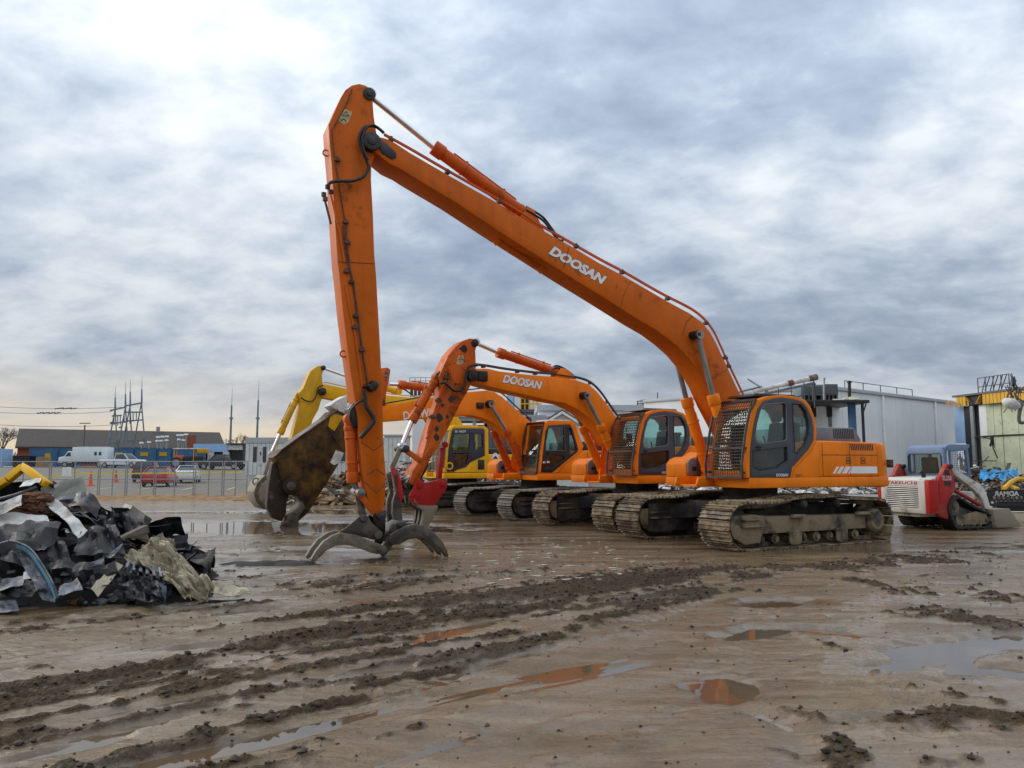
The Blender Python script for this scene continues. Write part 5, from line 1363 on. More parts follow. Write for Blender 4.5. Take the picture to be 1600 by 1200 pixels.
for sg in (-1, 1):
    m_ = MB(); l0, l1 = sorted((sg * .70, sg * .84))
    m_.box(rear - .02, rear + .30, l0, l1, .42, 1.28)
    m_.build('rear_post', 'red_paint', LD, bev=.025)
    m_ = MB(); m_.prism(lpoly(((610, 468), (640, 440), (700, 312), (745, 332), (772, 420), (797, 592), (760, 650), (722, 722), (712, 932), (612, 890)), -.8), *sorted((sg * .68, sg * .82)))
    sp = m_.build('side_panel', 'red_dusty', LD, bev=.02)
    if sg < 0:
        lettering('lettering', 'TL230', (0, 0), (.3, 0), .1, -.83, 'dirty_white', sp, 0, .02)
        t_ = [c for c in sp.children if c.name.startswith('lettering')][0]
        q0 = FL.on(*LP(648, 500), -.82); q1 = FL.on(*LP(752, 496), -.82)
        n = len(t_.data.vertices); co_ = np.zeros(n * 3); t_.data.vertices.foreach_get('co', co_); co_ = co_.reshape(-1, 3)
        co_[:, 2] = q0[1] + co_[:, 2] * 1.2; co_[:, 0] = q0[0] + (co_[:, 0] / .3) * (q1[0] - q0[0]); co_[:, 1] = -.824
        t_.data.vertices.foreach_set('co', co_.ravel())
        for x, y in ((690, 530), (728, 535), (690, 410), (712, 415)):
            a, z = FL.on(*LP(x, y), -.82); MB().box(a - .05, a + .05, -.826, -.818, z - .06, z + .06).build('side_vent', 'black', sp)
    m_ = MB(); m_.prism(lpoly(((752, 362), (830, 398), (950, 468), (1060, 528), (1105, 570), (1145, 660), (1182, 780), (1172, 815), (1132, 815), (1102, 725), (1062, 660), (1000, 600), (900, 520), (782, 432)), -.8), *sorted((sg * .66, sg * .80)))
    m_.build('lift_arm', 'cream', LD, bev=.015)
    m_ = MB(); m_.cyl((FL.on(*LP(735, 345), -.8)[0], sg * .62, FL.on(*LP(735, 345), -.8)[1]), (FL.on(*LP(735, 345), -.8)[0], sg * .85, FL.on(*LP(735, 345), -.8)[1]), .06, n=14); m_.build('pivot', 'black', LD)
    p0, p1 = (FL.on(*LP(*q_), -.78) for q_ in ((800, 610), (1080, 770)))
    m_ = MB(); m_.cyl((p0[0], sg * .74, p0[1]), (p1[0], sg * .74, p1[1]), .05, n=12); m_.build('lift_cylinder', 'red_dusty', LD)
# cab
c0, c1 = FL.on(*LP(685, 200), -.6)[0], FL.on(*LP(945, 250), -.6)[0]
zt_ = 2.19
cm = MB()
side_o = [(c0 - .02, 1.30), (c0, 1.95), (c0 + .12, zt_ - .02), (c1 + .04, zt_), (c1 + .05, zt_ - .07), (c1, zt_ - .10), (c1 + .06, 1.32), (c1 - .2, 1.20), (c0, 1.20)]
side_h = [(c0 + .22, 1.40), (c0 + .22, 2.0), (c1 - .10, 2.03), (c1 - .04, 1.40)]
slot = [(c0 + .06, 1.50), (c0 + .06, 2.02), (c0 + .16, 2.04), (c0 + .16, 1.40)]
for l in (-.60, .54): cm.panel(side_o, [side_h, slot], l, l + .06)
cm.prism([(c0 - .02, zt_ - .20), (c0 + .02, zt_ - .06), (c0 + .14, zt_), (c1 + .06, zt_ + .01), (c1 + .06, zt_ - .07), (c0 + .14, zt_ - .09)], -.598, .598)
cbo = cm.build('cab', 'loader_grey', LD, bev=.015)
rw = MB(); rw.panel([(-.60, 1.25), (.60, 1.25), (.60, 2.0), (.56, 2.12), (-.56, 2.12), (-.60, 2.0)], [[(-.50, 1.42), (.50, 1.42), (.52, 1.50), (.52, 1.88), (.48, 1.95), (-.48, 1.95), (-.52, 1.88), (-.52, 1.50)]], -.03, .03)
rw.v = [(c0 - .035 + y, x, z) for x, y, z in rw.v]; rwo = rw.build('rear_frame', 'loader_grey', cbo, bev=.012)
pn = MB(); pn.box(c0 - .04, c0 - .034, -.53, .53, 1.41, 1.96); pn.build('rear_window', 'cab_glass', cbo, smooth=0)
MB().tube([(c0 - .07, l, z) for l, z in ((-.5, 1.42), (.5, 1.42), (.52, 1.5), (.52, 1.88), (.48, 1.95), (-.48, 1.95), (-.52, 1.88), (-.52, 1.5), (-.5, 1.42))], .016, 6).build('window_seal', 'black', cbo)
for l in (-.57, .57):
    gm = MB()
    for i in range(1, 9): a = c0 + .22 + (c1 - .07 - c0 - .22) * i / 9; gm.bar((a, l, 1.4), (a, l, 2.02), .008, .008)
    for i in range(1, 13): z = 1.4 + .62 * i / 13; gm.bar((c0 + .22, l, z), (c1 - .06, l, z), .008, .008)
    gm.build('side_mesh', 'loader_grey', cbo, smooth=0)
s_ = MB(); s_.box(c0 + .12, c0 + .5, -.24, .24, 1.15, 1.32); s_.prism([(c0 + .10, 1.3), (c0 + .22, 1.3), (c0 + .16, 1.86), (c0 + .06, 1.86)], -.24, .24); s_.build('seat', 'seat_cloth', cbo, bev=.04)
ex = MB(); ex.cyl((rear + .42, -.30, 1.28), (rear + .40, -.30, 1.44), .055, n=12); ex.cyl((rear + .40, -.30, 1.42), (rear + .28, -.30, 1.50), .055, n=12); ex.build('exhaust', 'black', LD)
# bucket on the ground in front
k0 = FL.on(*LP(1205, 1000), -.85)[0]; k1 = FL.on(*LP(1498, 1005), -.85)[0]; km, kz = FL.on(*LP(1365, 802), -.85)
bk = MB()
for l in (-.92, .88): bk.prism([(k0, .04), (k0 - .02, .50), (km, .52), (k1, .05), (k1 - .1, .02)], l, l + .04)
bk.box(k0 - .02, k0 + .03, -.9, .9, .03, .50); bk.box(k0, k1 - .05, -.9, .9, .02, .05); bk.prism([(k0 - .02, .50), (km - .1, .52), (km - .1, .49), (k0, .46)], -.9, .9)
bk.build('bucket', 'bucket_mud', LD, bev=.01)
lk = MB()
for l in (-.70, .62): lk.bar((k0 - .35, l + .04, .62), (k0 + .02, l + .04, .30), .10, .16)
lk.build('coupler', 'cream', LD, bev=.015)

# ================= orange machine at the right edge with the black honeycomb guard
OM = thing('lift_machine', 'orange machine cut off at right edge behind black honeycomb rental guard', 'machine', (16.4, 23.6, 0), 0)
X0, X1 = at(1543, 780, 23.6).x - 16.4, 1.6
zt_, zb_ = at(1570, 765, 23.6).z, at(1570, 791, 23.6).z
cell_h = (zt_ - zb_ - .22) / 2
out_ = [(X0, zb_), (X1, zb_), (X1, zt_), (X0, zt_)]
holes = []
r_ = cell_h * .50
for row in range(2):
    n_ = int((X1 - X0 - .1) / (r_ * 1.95))
    for i in range(n_):
        cx_ = X0 + .08 + r_ + i * r_ * 1.95 + (row % 2) * r_; cz_ = zb_ + .06 + r_ + row * r_ * 1.85
        if cx_ + r_ > X1 - .03: continue
        holes.append([(cx_ + r_ * .86 * math.cos(math.pi / 6 + math.pi / 3 * k), cz_ + r_ * .86 * math.sin(math.pi / 6 + math.pi / 3 * k)) for k in range(6)])
gd = MB().panel(out_, holes, 0, .04).build('honeycomb_guard', 'black', OM)
tx = lettering('lettering', 'ADMAR', (0, 0), (1, 0), .13, -.006, 'dirty_white', gd, 0, .03)
n = len(tx.data.vertices); co_ = np.zeros(n * 3); tx.data.vertices.foreach_get('co', co_); co_ = co_.reshape(-1, 3)
xa, xb = at(1553, 770, 23.6).x - 16.4, at(1592, 770, 23.6).x - 16.4      # the sign is read from behind, so it is mirrored
co_ = np.stack([xb - co_[:, 0] * (xb - xa), np.full(n, -.006), zt_ - .19 + co_[:, 2] * 1.1], 1); tx.data.vertices.foreach_set('co', co_.ravel())
fr_ = MB(); fr_.box(X0 + .3, X1, .05, .20, .25, .55); fr_.box(.0, .35, .02, .5, .02, .62); fr_.box(1.2, 1.55, .02, .5, .02, .62)
fr_.bar((X0 + .2, .02, zb_), (X0 + .2, .1, .35), .05, .05); fr_.bar((.4, .02, zb_ + .02), (.4, .1, .5), .05, .05)
fr_.build('chassis', 'black', OM, bev=.02)
a = at(1599, 700, 24.1).x - 16.4 + .2
ob = MB(); ob.prism([(a + .02, .55), (a - .22, .75), (a - .22, 1.30), (a - .03, 1.55), (a - .03, 2.05), (a + 1.2, 2.15), (a + 1.2, .55)], .12, .50); ob.build('body', 'orange', OM, bev=.05)
for a_ in (.35, 1.45):
    w_ = MB(); w_.cyl((a_, .3, .34), (a_, .62, .34), .34, n=22); w_.cyl((a_, .28, .34), (a_, .64, .34), .15, n=14); w_.build('wheel', 'rubber', OM, bev=.03)

# ------------------------------------------------------------------ the yard's surroundings
plain('asphalt', (0.125, 0.105, 0.080), .7, 0, .3, 1.2, .3)
plain('concrete', (0.27, 0.25, 0.22), .6, 0, .3, .5, .3)
plain('dirt', (0.30, 0.165, 0.065), .85, 0, .4, 3, .4)
plain('brick', (0.28, 0.085, 0.045), .8, 0, .3, 6)
plain('roof_shingle', (0.062, 0.050, 0.042), .85, 0, .25, 2)
plain('blue_steel', (0.045, 0.14, 0.27), .5, 0, .25, 1)
plain('pale_blue', (0.30, 0.47, 0.70), .6, 0, .1, 1)
plain('teal_steel', (0.14, 0.20, 0.24), .55, 0, .3, 1)
plain('galv', (0.33, 0.34, 0.35), .45, .5, .2, 5)
plain('trailer', (0.62, 0.63, 0.60), .6, 0, .15, 1.5)
plain('wall_white', (0.72, 0.735, 0.745), .6, 0, .10, .35, .05)
plain('wall_grey', (0.40, 0.42, 0.44), .6, 0, .12, .5)
plain('slate', (0.10, 0.105, 0.115), .7, 0, .2, 1)
plain('wood', (0.34, 0.235, 0.13), .8, 0, .4, 4)
plain('wood_grey', (0.17, 0.135, 0.10), .85, 0, .5, 5)
plain('orange_plastic', (0.80, 0.10, 0.02), .5, 0, .1)
plain('yellow_tape', (0.75, 0.62, 0.03), .5, 0, .1)
plain('car_red', (0.42, 0.006, 0.014), .25, 0, .05, 1, 0)
plain('car_white', (0.66, 0.70, 0.72), .25, 0, .05, 1, 0)
plain('car_maroon', (0.060, 0.018, 0.018), .25, 0, .05, 1, 0)
plain('car_black', (0.014, 0.016, 0.022), .25, 0, .05, 1, 0)
plain('lamp_red', (0.35, 0.008, 0.008), .2, 0, 0, 1, 0)
plain('blue_tarp', (0.03, 0.28, 0.56), .5, 0, .3, 3, .5)
plain('siding_yellow', (0.62, 0.34, 0.018), .6, 0, .2, 2)
m, q, b, o = new_mat('green_panel')
co = objco(q); n_ = q.noise(co, .9, 7, .65)
c = q.mix(q.ramp(n_, (.35, 0.), (.65, 1.)), (0.42, 0.46, 0.29), (0.56, 0.59, 0.45))
c = q.mix(q.math('MULTIPLY', q.ramp(q.noise(co, 2.6, 8, .72), (.56, 0.), (.72, 1.)), .7), c, (0.22, 0.15, 0.055))
q.put(b.inputs['Base Color'], c); q.put(b.inputs['Roughness'], .7)

def sheet(name, x0, x1, y0, y1, z, mat, nx=24, ny=24):
    X, Y = np.meshgrid(np.linspace(x0, x1, nx), np.linspace(y0, y1, ny)); Z = ground_height(X, Y)[0] * (0 if z is not None and z > 1 else 1) + z
    me = grid_mesh(name, X, Y, Z); me.materials.append(MATS[mat]); return structure(link(name, me))
sheet('parking_lot', -70, -12.5, 38.6, 112, .012, 'asphalt', 50, 90)
sheet('concrete_slab', 4.5, 34, 27, 47, .012, 'concrete', 40, 40)
# painted bay lines
for i in range(7):
    x = -33 + i * 2.9
    pl_ = MB(); n_ = 8
    for k in range(n_): 
        y0, y1 = 50.5 + k * .65, 50.5 + (k + 1) * .65
        xx0, xx1 = x - (y0 - 50) * .25, x - (y1 - 50) * .25
        pl_.add([(xx0, y0, sample_ground(xx0, y0) + .02), (xx0 + .12, y0, sample_ground(xx0 + .12, y0) + .02), (xx1 + .12, y1, sample_ground(xx1 + .12, y1) + .02), (xx1, y1, sample_ground(xx1, y1) + .02)], [(0, 1, 2, 3)])
    structure(pl_.build('bay_marking', 'yellow_tape', smooth=0))
# dirt berm at the foot of the fence
X, Y = np.meshgrid(np.linspace(-25, -11, 160), np.linspace(36.2, 38.9, 30))
hb_ = np.clip(1 - ((Y - 37.4) / 1.15) ** 2, 0, 1) * (.16 + .5 * np.clip(fbm(X * .7, Y * .7, 4, 61) + .1, 0, 1)) + fbm(X * 3, Y * 3, 3, 63) * .07
me = grid_mesh('dirt_berm', X, Y, ground_height(X, Y)[0] + np.clip(hb_, -.05, 1)); me.materials.append(MATS['dirt']); structure(link('dirt_berm', me))

# ---- temporary fence panels
FP = {}
def fence_panel(xa, ya, xb, yb, label):
    L_ = math.hypot(xb - xa, yb - ya); ang = math.atan2(yb - ya, xb - xa)
    o = thing('fence_panel', label, 'fence', (xa, ya, sample_ground(xa, ya)), ang, 'temporary fence panels')
    for x in (.02, L_ - .02, L_ * .5):
        m_ = MB(); m_.cyl((x, 0, 0), (x, 0, 1.84), .028, n=8); m_.build('post', 'galv', o)
    for z in (.10, .95, 1.80):
        m_ = MB(); m_.cyl((.02, 0, z), (L_ - .02, 0, z), .022, n=6); m_.build('rail', 'galv', o)
    ft = MB(); ft.box(-.25, .25, -.3, .3, 0, .05); ft.build('foot_plate', 'galv', o)
    w_ = MB(); sp = .16
    k = 0.0
    while k < L_ + 1.75:
        for sgn in (1, -1):
            x0 = k if sgn > 0 else L_ - k; t0 = 0.0
            x1 = x0 - sgn * 1.7; z0, z1 = .10, 1.80
            def clip(xx): return min(max(xx, 0.02), L_ - .02)
            cx0, cx1 = clip(x0), clip(x1)
            if abs(cx0 - cx1) < .05: continue
            f0 = (x0 - cx0) / (x0 - x1); f1 = (x0 - cx1) / (x0 - x1)
            w_.bar((cx0, 0, z0 + (z1 - z0) * f0), (cx1, 0, z0 + (z1 - z0) * f1), .006, .006)
        k += sp
    stuff(w_.build('chain_link', 'galv', o, smooth=0))
    return o
fx = [at(px, 779, 37.2).x for px in (-10, 75, 152, 195, 240, 302, 347, 386)]
fn = ('behind the scrap heap, farthest left', 'behind the scrap heap beside the paper notice', 'right behind the heap beside tall orange cone', 'in front of the second orange cone', 'in front of the red sedan', 'in front of the white sedan', 'just right of the white sedan')
for i in range(len(fx) - 1):
    fence_panel(fx[i], 37.3, fx[i + 1] - .05, 37.3, 'galvanised chain-link fence panel ' + fn[i])
for i in range(3):
    x = at(386, 779, 37.2).x; fence_panel(x + i * 2.9, 40.5 + i * .0, x + i * 2.9 + 2.8, 40.5, 'galvanised chain-link fence panel before office trailer, ' + ('left one', 'middle one', 'right one behind the shear')[i])
x = at(104.5, 700, 37.1).x; nt = MB().box(x - .22, x + .22, 37.20, 37.215, at(0, 744, 37.1).z, at(0, 730, 37.1).z)
tag(nt.build('paper_notice', 'white_paint', smooth=0), 'white paper notice tied to the fence above scrap heap', 'notice')
tp = MB(); zz = [at(0, 747, 48).z, at(0, 739, 48).z]
pts = [at(px, py, 48) for px, py in ((60, 747), (90, 744), (128, 739.5), (200, 740), (300, 738.5), (380, 737.5))]
for p, q_ in zip(pts, pts[1:]): tp.bar(p, q_, .02, .09)
tag(tp.build('caution_tape', 'yellow_tape', smooth=0), 'yellow caution tape strung across the car park', 'tape')

# ---- cones
def cone(px, py, h, label):
    x, y = ground_at(px, py); z = sample_ground(x, y) + .012
    o = thing('traffic_cone', label, 'cone', (x, y, z), 0, 'orange traffic cones')
    m_ = MB(); m_.box(-.24, .24, -.24, .24, 0, .06); m_.build('base', 'rubber' if h < 1.05 else 'orange_plastic', o, bev=.02)
    m_ = MB(); m_.cyl((0, 0, .05), (0, 0, h), .17, .05, n=16); m_.build('body', 'orange_plastic', o)
    for z0, z1 in ((.45, .58), (.68, .80)):
        m_ = MB(); f = lambda z: .175 - .12 * (z - .05) / (h - .05); m_.cyl((0, 0, z0 * h), (0, 0, z1 * h), f(z0 * h), f(z1 * h), n=16); m_.build('band', 'dirty_white' if h < 1.05 else 'orange_red', o)
cone(141, 759.5, 1.15, 'tall orange traffic cone nearest the scrap heap')
cone(180.5, 755, 1.1, 'orange traffic cone on black base beside the dark red truck')

# ---- cars
def wheel(o, x, y, r):
    w_ = MB(); w_.cyl((x, y - .10, r), (x, y + .10, r), r, n=18); wo_ = w_.build('wheel', 'rubber', o, bev=.03)
    h_ = MB(); h_.cyl((x, y - .115, r), (x, y + .115, r), r * .6, n=14); h_.build('rim', 'galv', wo_)
def car(name, label, cat, loc, heading, L_, Wd, prof, glassprof, paintm, zroof, group='parked cars', pickup=False):
    """prof: body side outline (x along the car, z); glassprof: cabin outline above the belt"""
    o = thing(name, label, cat, loc, heading, group)
    def loft(poly, w0, w1, zlo, zhi):
        m_ = MB(); n = len(poly); rings = []
        for s_ in (-1, 1):
            rings.append([(x, s_ * (w0 + (w1 - w0) * max(0, min(1, (z - zlo) / (zhi - zlo)))) / 2, z) for x, z in poly])
        m_.add(rings[0] + rings[1], [(i, (i + 1) % n, n + (i + 1) % n, n + i) for i in range(n)] + [tuple(range(n - 1, -1, -1)), tuple(range(n, 2 * n))]); return m_
    belt = max(z for x, z in prof)
    bo = loft(prof, Wd, Wd * .96, .3, belt).build('body', paintm, o, bev=.07, segs=3, smooth=50)
    gl_ = loft(glassprof, Wd * .90, Wd * .70, belt - .05, zroof).build('windows', 'car_glass2', o, bev=.03, smooth=50)
    xs = [p[0] for p in glassprof if p[1] > zroof - .12]
    rf = MB(); rf.box(min(xs) - .02, max(xs) + .02, -Wd * .355, Wd * .355, zroof - .03, zroof + .03); rf.build('roof', paintm, o, bev=.025)
    top = [p for p in glassprof]
    pil = MB()
    for i in range(len(glassprof)):
        p, q_ = glassprof[i], glassprof[(i + 1) % len(glassprof)]
        if abs(p[1] - q_[1]) < .2: continue
        for s_ in (-1, 1):
            f = lambda z: s_ * (Wd * .90 + (Wd * .70 - Wd * .90) * (z - belt + .05) / (zroof - belt + .05)) / 2
            pil.bar((p[0], f(p[1]), p[1]), (q_[0], f(q_[1]), q_[1]), .07, .09)
    pil.build('pillars', paintm, o)
    for x in (L_ * .5 - .85, -L_ * .5 + .85):
        for s_ in (-1, 1): wheel(o, x, s_ * (Wd / 2 - .10), .33 if zroof < 1.6 else .39)
    rx, fxx = -L_ / 2, L_ / 2
    for s_ in (-1, 1):
        MB().box(rx + .0, rx + .16, min(s_ * Wd * .30, s_ * Wd * .475), max(s_ * Wd * .30, s_ * Wd * .475), belt - .26, belt - .10).build('tail_light', 'lamp_red', o, bev=.03)
        MB().box(fxx - .16, fxx - .0, min(s_ * Wd * .28, s_ * Wd * .47), max(s_ * Wd * .28, s_ * Wd * .47), belt - .34, belt - .18).build('headlight', 'chrome', o, bev=.03)
    MB().box(rx - .012, rx + .05, -.26, .26, belt - .42, belt - .29).build('number_plate', 'white_paint', o)
    MB().box(rx + .01, rx + .2, -Wd * .42, Wd * .42, .24, .40).build('bumper_lower', 'black', o, bev=.03)
    MB().box(fxx - .2, fxx - .01, -Wd * .42, Wd * .42, .30, .48).build('grille', 'black', o, bev=.03)
    return o
plain('car_glass2', (0.03, 0.038, 0.042), .08, 0, .1, 1, 0)
SED = [(-2.25, .35), (-2.3, .75), (-2.2, 1.02), (-1.6, 1.06), (1.0, .98), (2.0, .82), (2.25, .60), (2.25, .35), (1.9, .25), (-1.9, .25)]
SEDG = [(-1.75, 1.0), (-.95, 1.42), (.25, 1.45), (1.05, .97)]
SUV = [(-2.35, .40), (-2.38, .9), (-2.3, 1.10), (1.1, 1.08), (2.2, 1.0), (2.38, .7), (2.35, .40), (2.0, .32), (-2.0, .32)]
SUVG = [(-2.22, 1.05), (-2.0, 1.76), (.2, 1.80), (1.1, 1.06)]
PKU = [(-2.9, .55), (-2.92, 1.12), (-.75, 1.14), (-.7, 1.18), (1.25, 1.15), (2.75, 1.10), (2.92, .8), (2.9, .50), (2.4, .42), (-2.4, .42)]
PKG = [(-.72, 1.12), (-.55, 1.82), (.65, 1.86), (1.45, 1.14)]
def car_at(px, py, *a, **k):
    x, y = ground_at(px, py)
    for _ in range(12):
        z = sample_ground(x, y); x, y = ground_at(px, py, z)
    return (x, y, z + .012)
def face(deg): return R(deg)
car('parked_car', 'red sedan seen from behind beside the white sedan', 'car', car_at(250, 760, ), face(103), 4.5, 1.8, SED, SEDG, 'car_red', 1.43)
car('parked_car', 'white sedan parked right of the red sedan', 'car', car_at(294, 754), face(106), 4.3, 1.72, SED, SEDG, 'car_white', 1.46)
car('parked_car', 'dark maroon sport utility behind the red sedan', 'car', car_at(232, 753), face(104), 4.75, 1.9, SUV, SUVG, 'car_maroon', 1.80)
car('pickup_truck', 'white pickup truck in front of the blue containers', 'truck', (at(192, 729, 104).x, 104, sample_ground(-50, 104) + .012), face(-12), 5.8, 1.98, PKU, PKG, 'car_white', 1.86)
car('pickup_truck', 'dark pickup truck in front of the pale blue garage', 'truck', (at(348, 733, 98).x, 98, sample_ground(-37, 98) + .012), face(170), 5.8, 1.98, PKU, PKG, 'car_black', 1.86)

# white box truck
bx = thing('box_truck', 'white service truck with two dark rear windows beside blue container', 'truck', (at(134, 729, 106).x, 106, sample_ground(-58, 106) + .012), R(184), 'parked cars')
m_ = MB(); m_.box(-3.2, 1.4, -1.1, 1.1, .75, 2.75); m_.build('cargo_box', 'car_white', bx, bev=.08)
m_ = MB(); m_.prism([(1.42, .6), (1.42, 2.2), (2.0, 2.2), (2.5, 1.5), (3.2, 1.35), (3.25, .6)], -1.0, 1.0); m_.build('cab', 'car_white', bx, bev=.08)
m_ = MB(); m_.prism([(1.6, 1.5), (1.6, 2.05), (1.95, 2.05), (2.35, 1.5)], -1.01, 1.01); m_.build('cab_window', 'car_glass2', bx)
for x in (-1.7, -2.3): MB().box(x - .2, x + .2, -1.12, 1.12, 1.6, 2.15).build('window', 'car_glass2', bx, bev=.08)
for x in (-2.2, 2.3):
    for s_ in (-1, 1): wheel(bx, x, s_ * .95, .42)
MB().box(-3.25, 3.2, -.9, .9, .45, .75).build('chassis', 'black', bx)
MB().box(-2.8, .8, -.9, .9, 2.76, 2.9).build('roof_rack', 'galv', bx)

# ---- shipping containers
def container(px0, px1, Y, label, mat, h=2.6, depth=2.5):
    x0, x1 = at(px0, 720, Y).x, at(px1, 720, Y).x; z = sample_ground(x0, Y)
    o = thing('shipping_container', label, 'container', ((x0 + x1) / 2, Y, z), 0, 'blue containers')
    hw = (x1 - x0) / 2
    m_ = MB(); n = int(hw * 2 / .3); pr = []
    for i in range(n):
        u0 = -hw + .1 + (2 * hw - .2) * i / n; d = (2 * hw - .2) / n
        pr += [(u0, .0), (u0 + d * .35, .0), (u0 + d * .5, .045), (u0 + d * .85, .045)]
    pr += [(hw - .1, 0)]
    vs = [(x, y + .04, .15) for x, y in pr] + [(x, y + .04, h - .12) for x, y in pr]; k = len(pr)
    m_.add(vs, [(i, i + 1, k + i + 1, k + i) for i in range(k - 1)]); m_.box(-hw + .08, hw - .08, .10, depth - .05, .12, h - .05)
    m_.build('corrugated_wall', mat, o)
    fr_ = MB()
    for x in (-hw, hw - .12): fr_.box(x, x + .12, 0, .12, 0, h)
    fr_.box(-hw + .12, hw - .12, 0, .10, 0, .15); fr_.box(-hw + .12, hw - .12, 0, .10, h - .12, h); fr_.build('frame', mat, o)
    return o
c1_ = container(45, 88, 111, 'blue shipping container left of the white service truck', 'blue_steel')
MB().box(.3, 1.1, -.02, 0, 1.3, 1.9).build('yellow_plate', 'yellow_worn', c1_)
container(88.5, 112, 111.4, 'blue container end with doors beside the white service truck', 'blue_steel')
for i, (a_, b_, lb) in enumerate(((165, 207, 'behind the white pickup truck'), (208, 243, 'directly right of the white pickup'), (243.5, 266, 'above the red sedan'), (266.5, 312, 'beside the orange tractor, rightmost'))):
    cc_ = container(a_, b_, 112 + i * .3, 'blue container ' + lb, 'blue_steel')
    if i in (0, 1, 2): MB().box(-.6, .5, -.02, 0, 1.5, 2.05).build('yellow_plate', 'yellow_worn', cc_)
container(20, 45, 109, 'low black container beside the blue one, far left', 'black', 1.6)
container(-14, 2.5, 108, 'pale container cut off at left edge', 'pale_blue', 2.6)
pk = thing('wooden_crate', 'wooden crate standing before the blue container', 'crate', (at(64, 727, 107).x, 107, sample_ground(-63, 107) + .012), 0)
for i in range(6): MB().box(-.75 + i * .25, -.55 + i * .25, 0, .04, .05, 1.45).build('plank', 'wood', pk)
for z in (.1, .7, 1.35): MB().box(-.78, .74, .04, .10, z, z + .1).build('rail', 'wood', pk)
MB().box(-.72, .68, .1, 1.2, .05, 1.4).build('box', 'wood', pk)

# ---- long brick hall
YB = 125.0
xl = at(28, 690, YB).x; zb0 = sample_ground(xl, YB)
br_ = thing('brick_hall', 'long brick hall with a dark shingled roof behind the containers', 'building', (xl, YB, zb0), R(30))
ez, rz_, Lh = 4.7 - zb0 + .1, 7.7 - zb0, 31.5
m_ = MB(); m_.box(0, Lh, 0, 14, -.4, ez)
m_.add([(0, 0, ez), (0, 14, ez), (0, 7, rz_ - .2), (Lh, 0, ez), (Lh, 14, ez), (Lh, 7, rz_ - .2)], [(0, 1, 2), (3, 5, 4)])
m_.build('wall', 'brick', br_, smooth=0)
m_ = MB()
for y0, y1 in ((-.7, 7), (14.7, 7)):
    m_.add([(-.3, y0, ez - .3), (Lh + .6, y0, ez - .3), (Lh + .6, y1, rz_), (-.3, y1, rz_), (-.3, y0, ez - .6), (Lh + .6, y0, ez - .6), (Lh + .6, y1, rz_ - .3), (-.3, y1, rz_ - .3)], [(0, 1, 2, 3), (7, 6, 5, 4), (0, 4, 5, 1), (1, 5, 6, 2), (2, 6, 7, 3), (3, 7, 4, 0)])
rf_ = m_.build('roof', 'roof_shingle', br_, smooth=0)
m_ = MB(); m_.box(25.2, 26.8, -1.6, -.2, -.4, ez + 2.0); m_.build('chimney', 'brick', br_)
MB().box(21, 21.6, 6.5, 7.5, rz_ - .2, rz_ + .8).build('roof_vent', 'galv', rf_)
for i in range(7): MB().box(3 + i * 4, 4.6 + i * 4, -.05, .02, 1.2, 3.0).build('window', 'car_glass2', br_)

# ---- pale blue garage
YG = 116.0
x0, x1, x2 = at(302, 700, YG).x, at(356, 700, YG).x, at(378, 700, YG).x; z0 = sample_ground(x0, YG)
gg_ = thing('garage', 'low pale blue garage with dark open bays by dark pickup', 'building', (x0, YG, z0), 0)
top = at(302, 693.5, YG).z - z0; fas = at(302, 706, YG).z - z0; d1 = x1 - x0; d2 = x2 - x0
MB().box(0, d1, 0, .3, fas, top).build('fascia', 'pale_blue', gg_)
for u in (0, .42, .86): MB().box(u * d1, u * d1 + .9, .02, .4, 0, fas).build('pier', 'dirty_white', gg_)
MB().box(.1, d2, .5, 8, -.1, top - .1).build('bay_interior', 'black', gg_)
MB().box(d1, d2, .05, .3, top - .9, top - .15).build('lintel', 'dirty_white', gg_); MB().box(d1 - .2, d2 + .3, -.3, 8.2, top - .06, top + .1).build('roof', 'slate', gg_)

# ---- orange tractor shape by the containers
tr_ = thing('tractor', 'orange and yellow tractor with a white canopy beside garage', 'tractor', (at(291, 731, 101).x, 101, sample_ground(-43, 101) + .012), R(10))
MB().box(-.3, 2.2, -.5, .5, .8, 1.6).build('bonnet', 'black', tr_, bev=.1); MB().box(-1.6, 1.3, -.8, .8, 2.5, 2.65).build('canopy', 'dirty_white', tr_, bev=.05)
for x in (-1.4, 1.0):
    for y in (-.7, .7): MB().cyl((x, y, .9), (x, y, 2.5), .05, n=6).build('canopy_post', 'yellow', tr_)
for x, r in ((-1.1, .75), (1.7, .5)):
    for y in (-.75, .75): wheel(tr_, x, y, r)
MB().box(1.3, 2.6, -.6, .6, 2.0, 2.6).build('loader_frame', 'yellow_worn', tr_, bev=.08); MB().box(-1.4, -.4, -.45, .45, 1.0, 1.7).build('seat', 'orange_plastic', tr_, bev=.08)

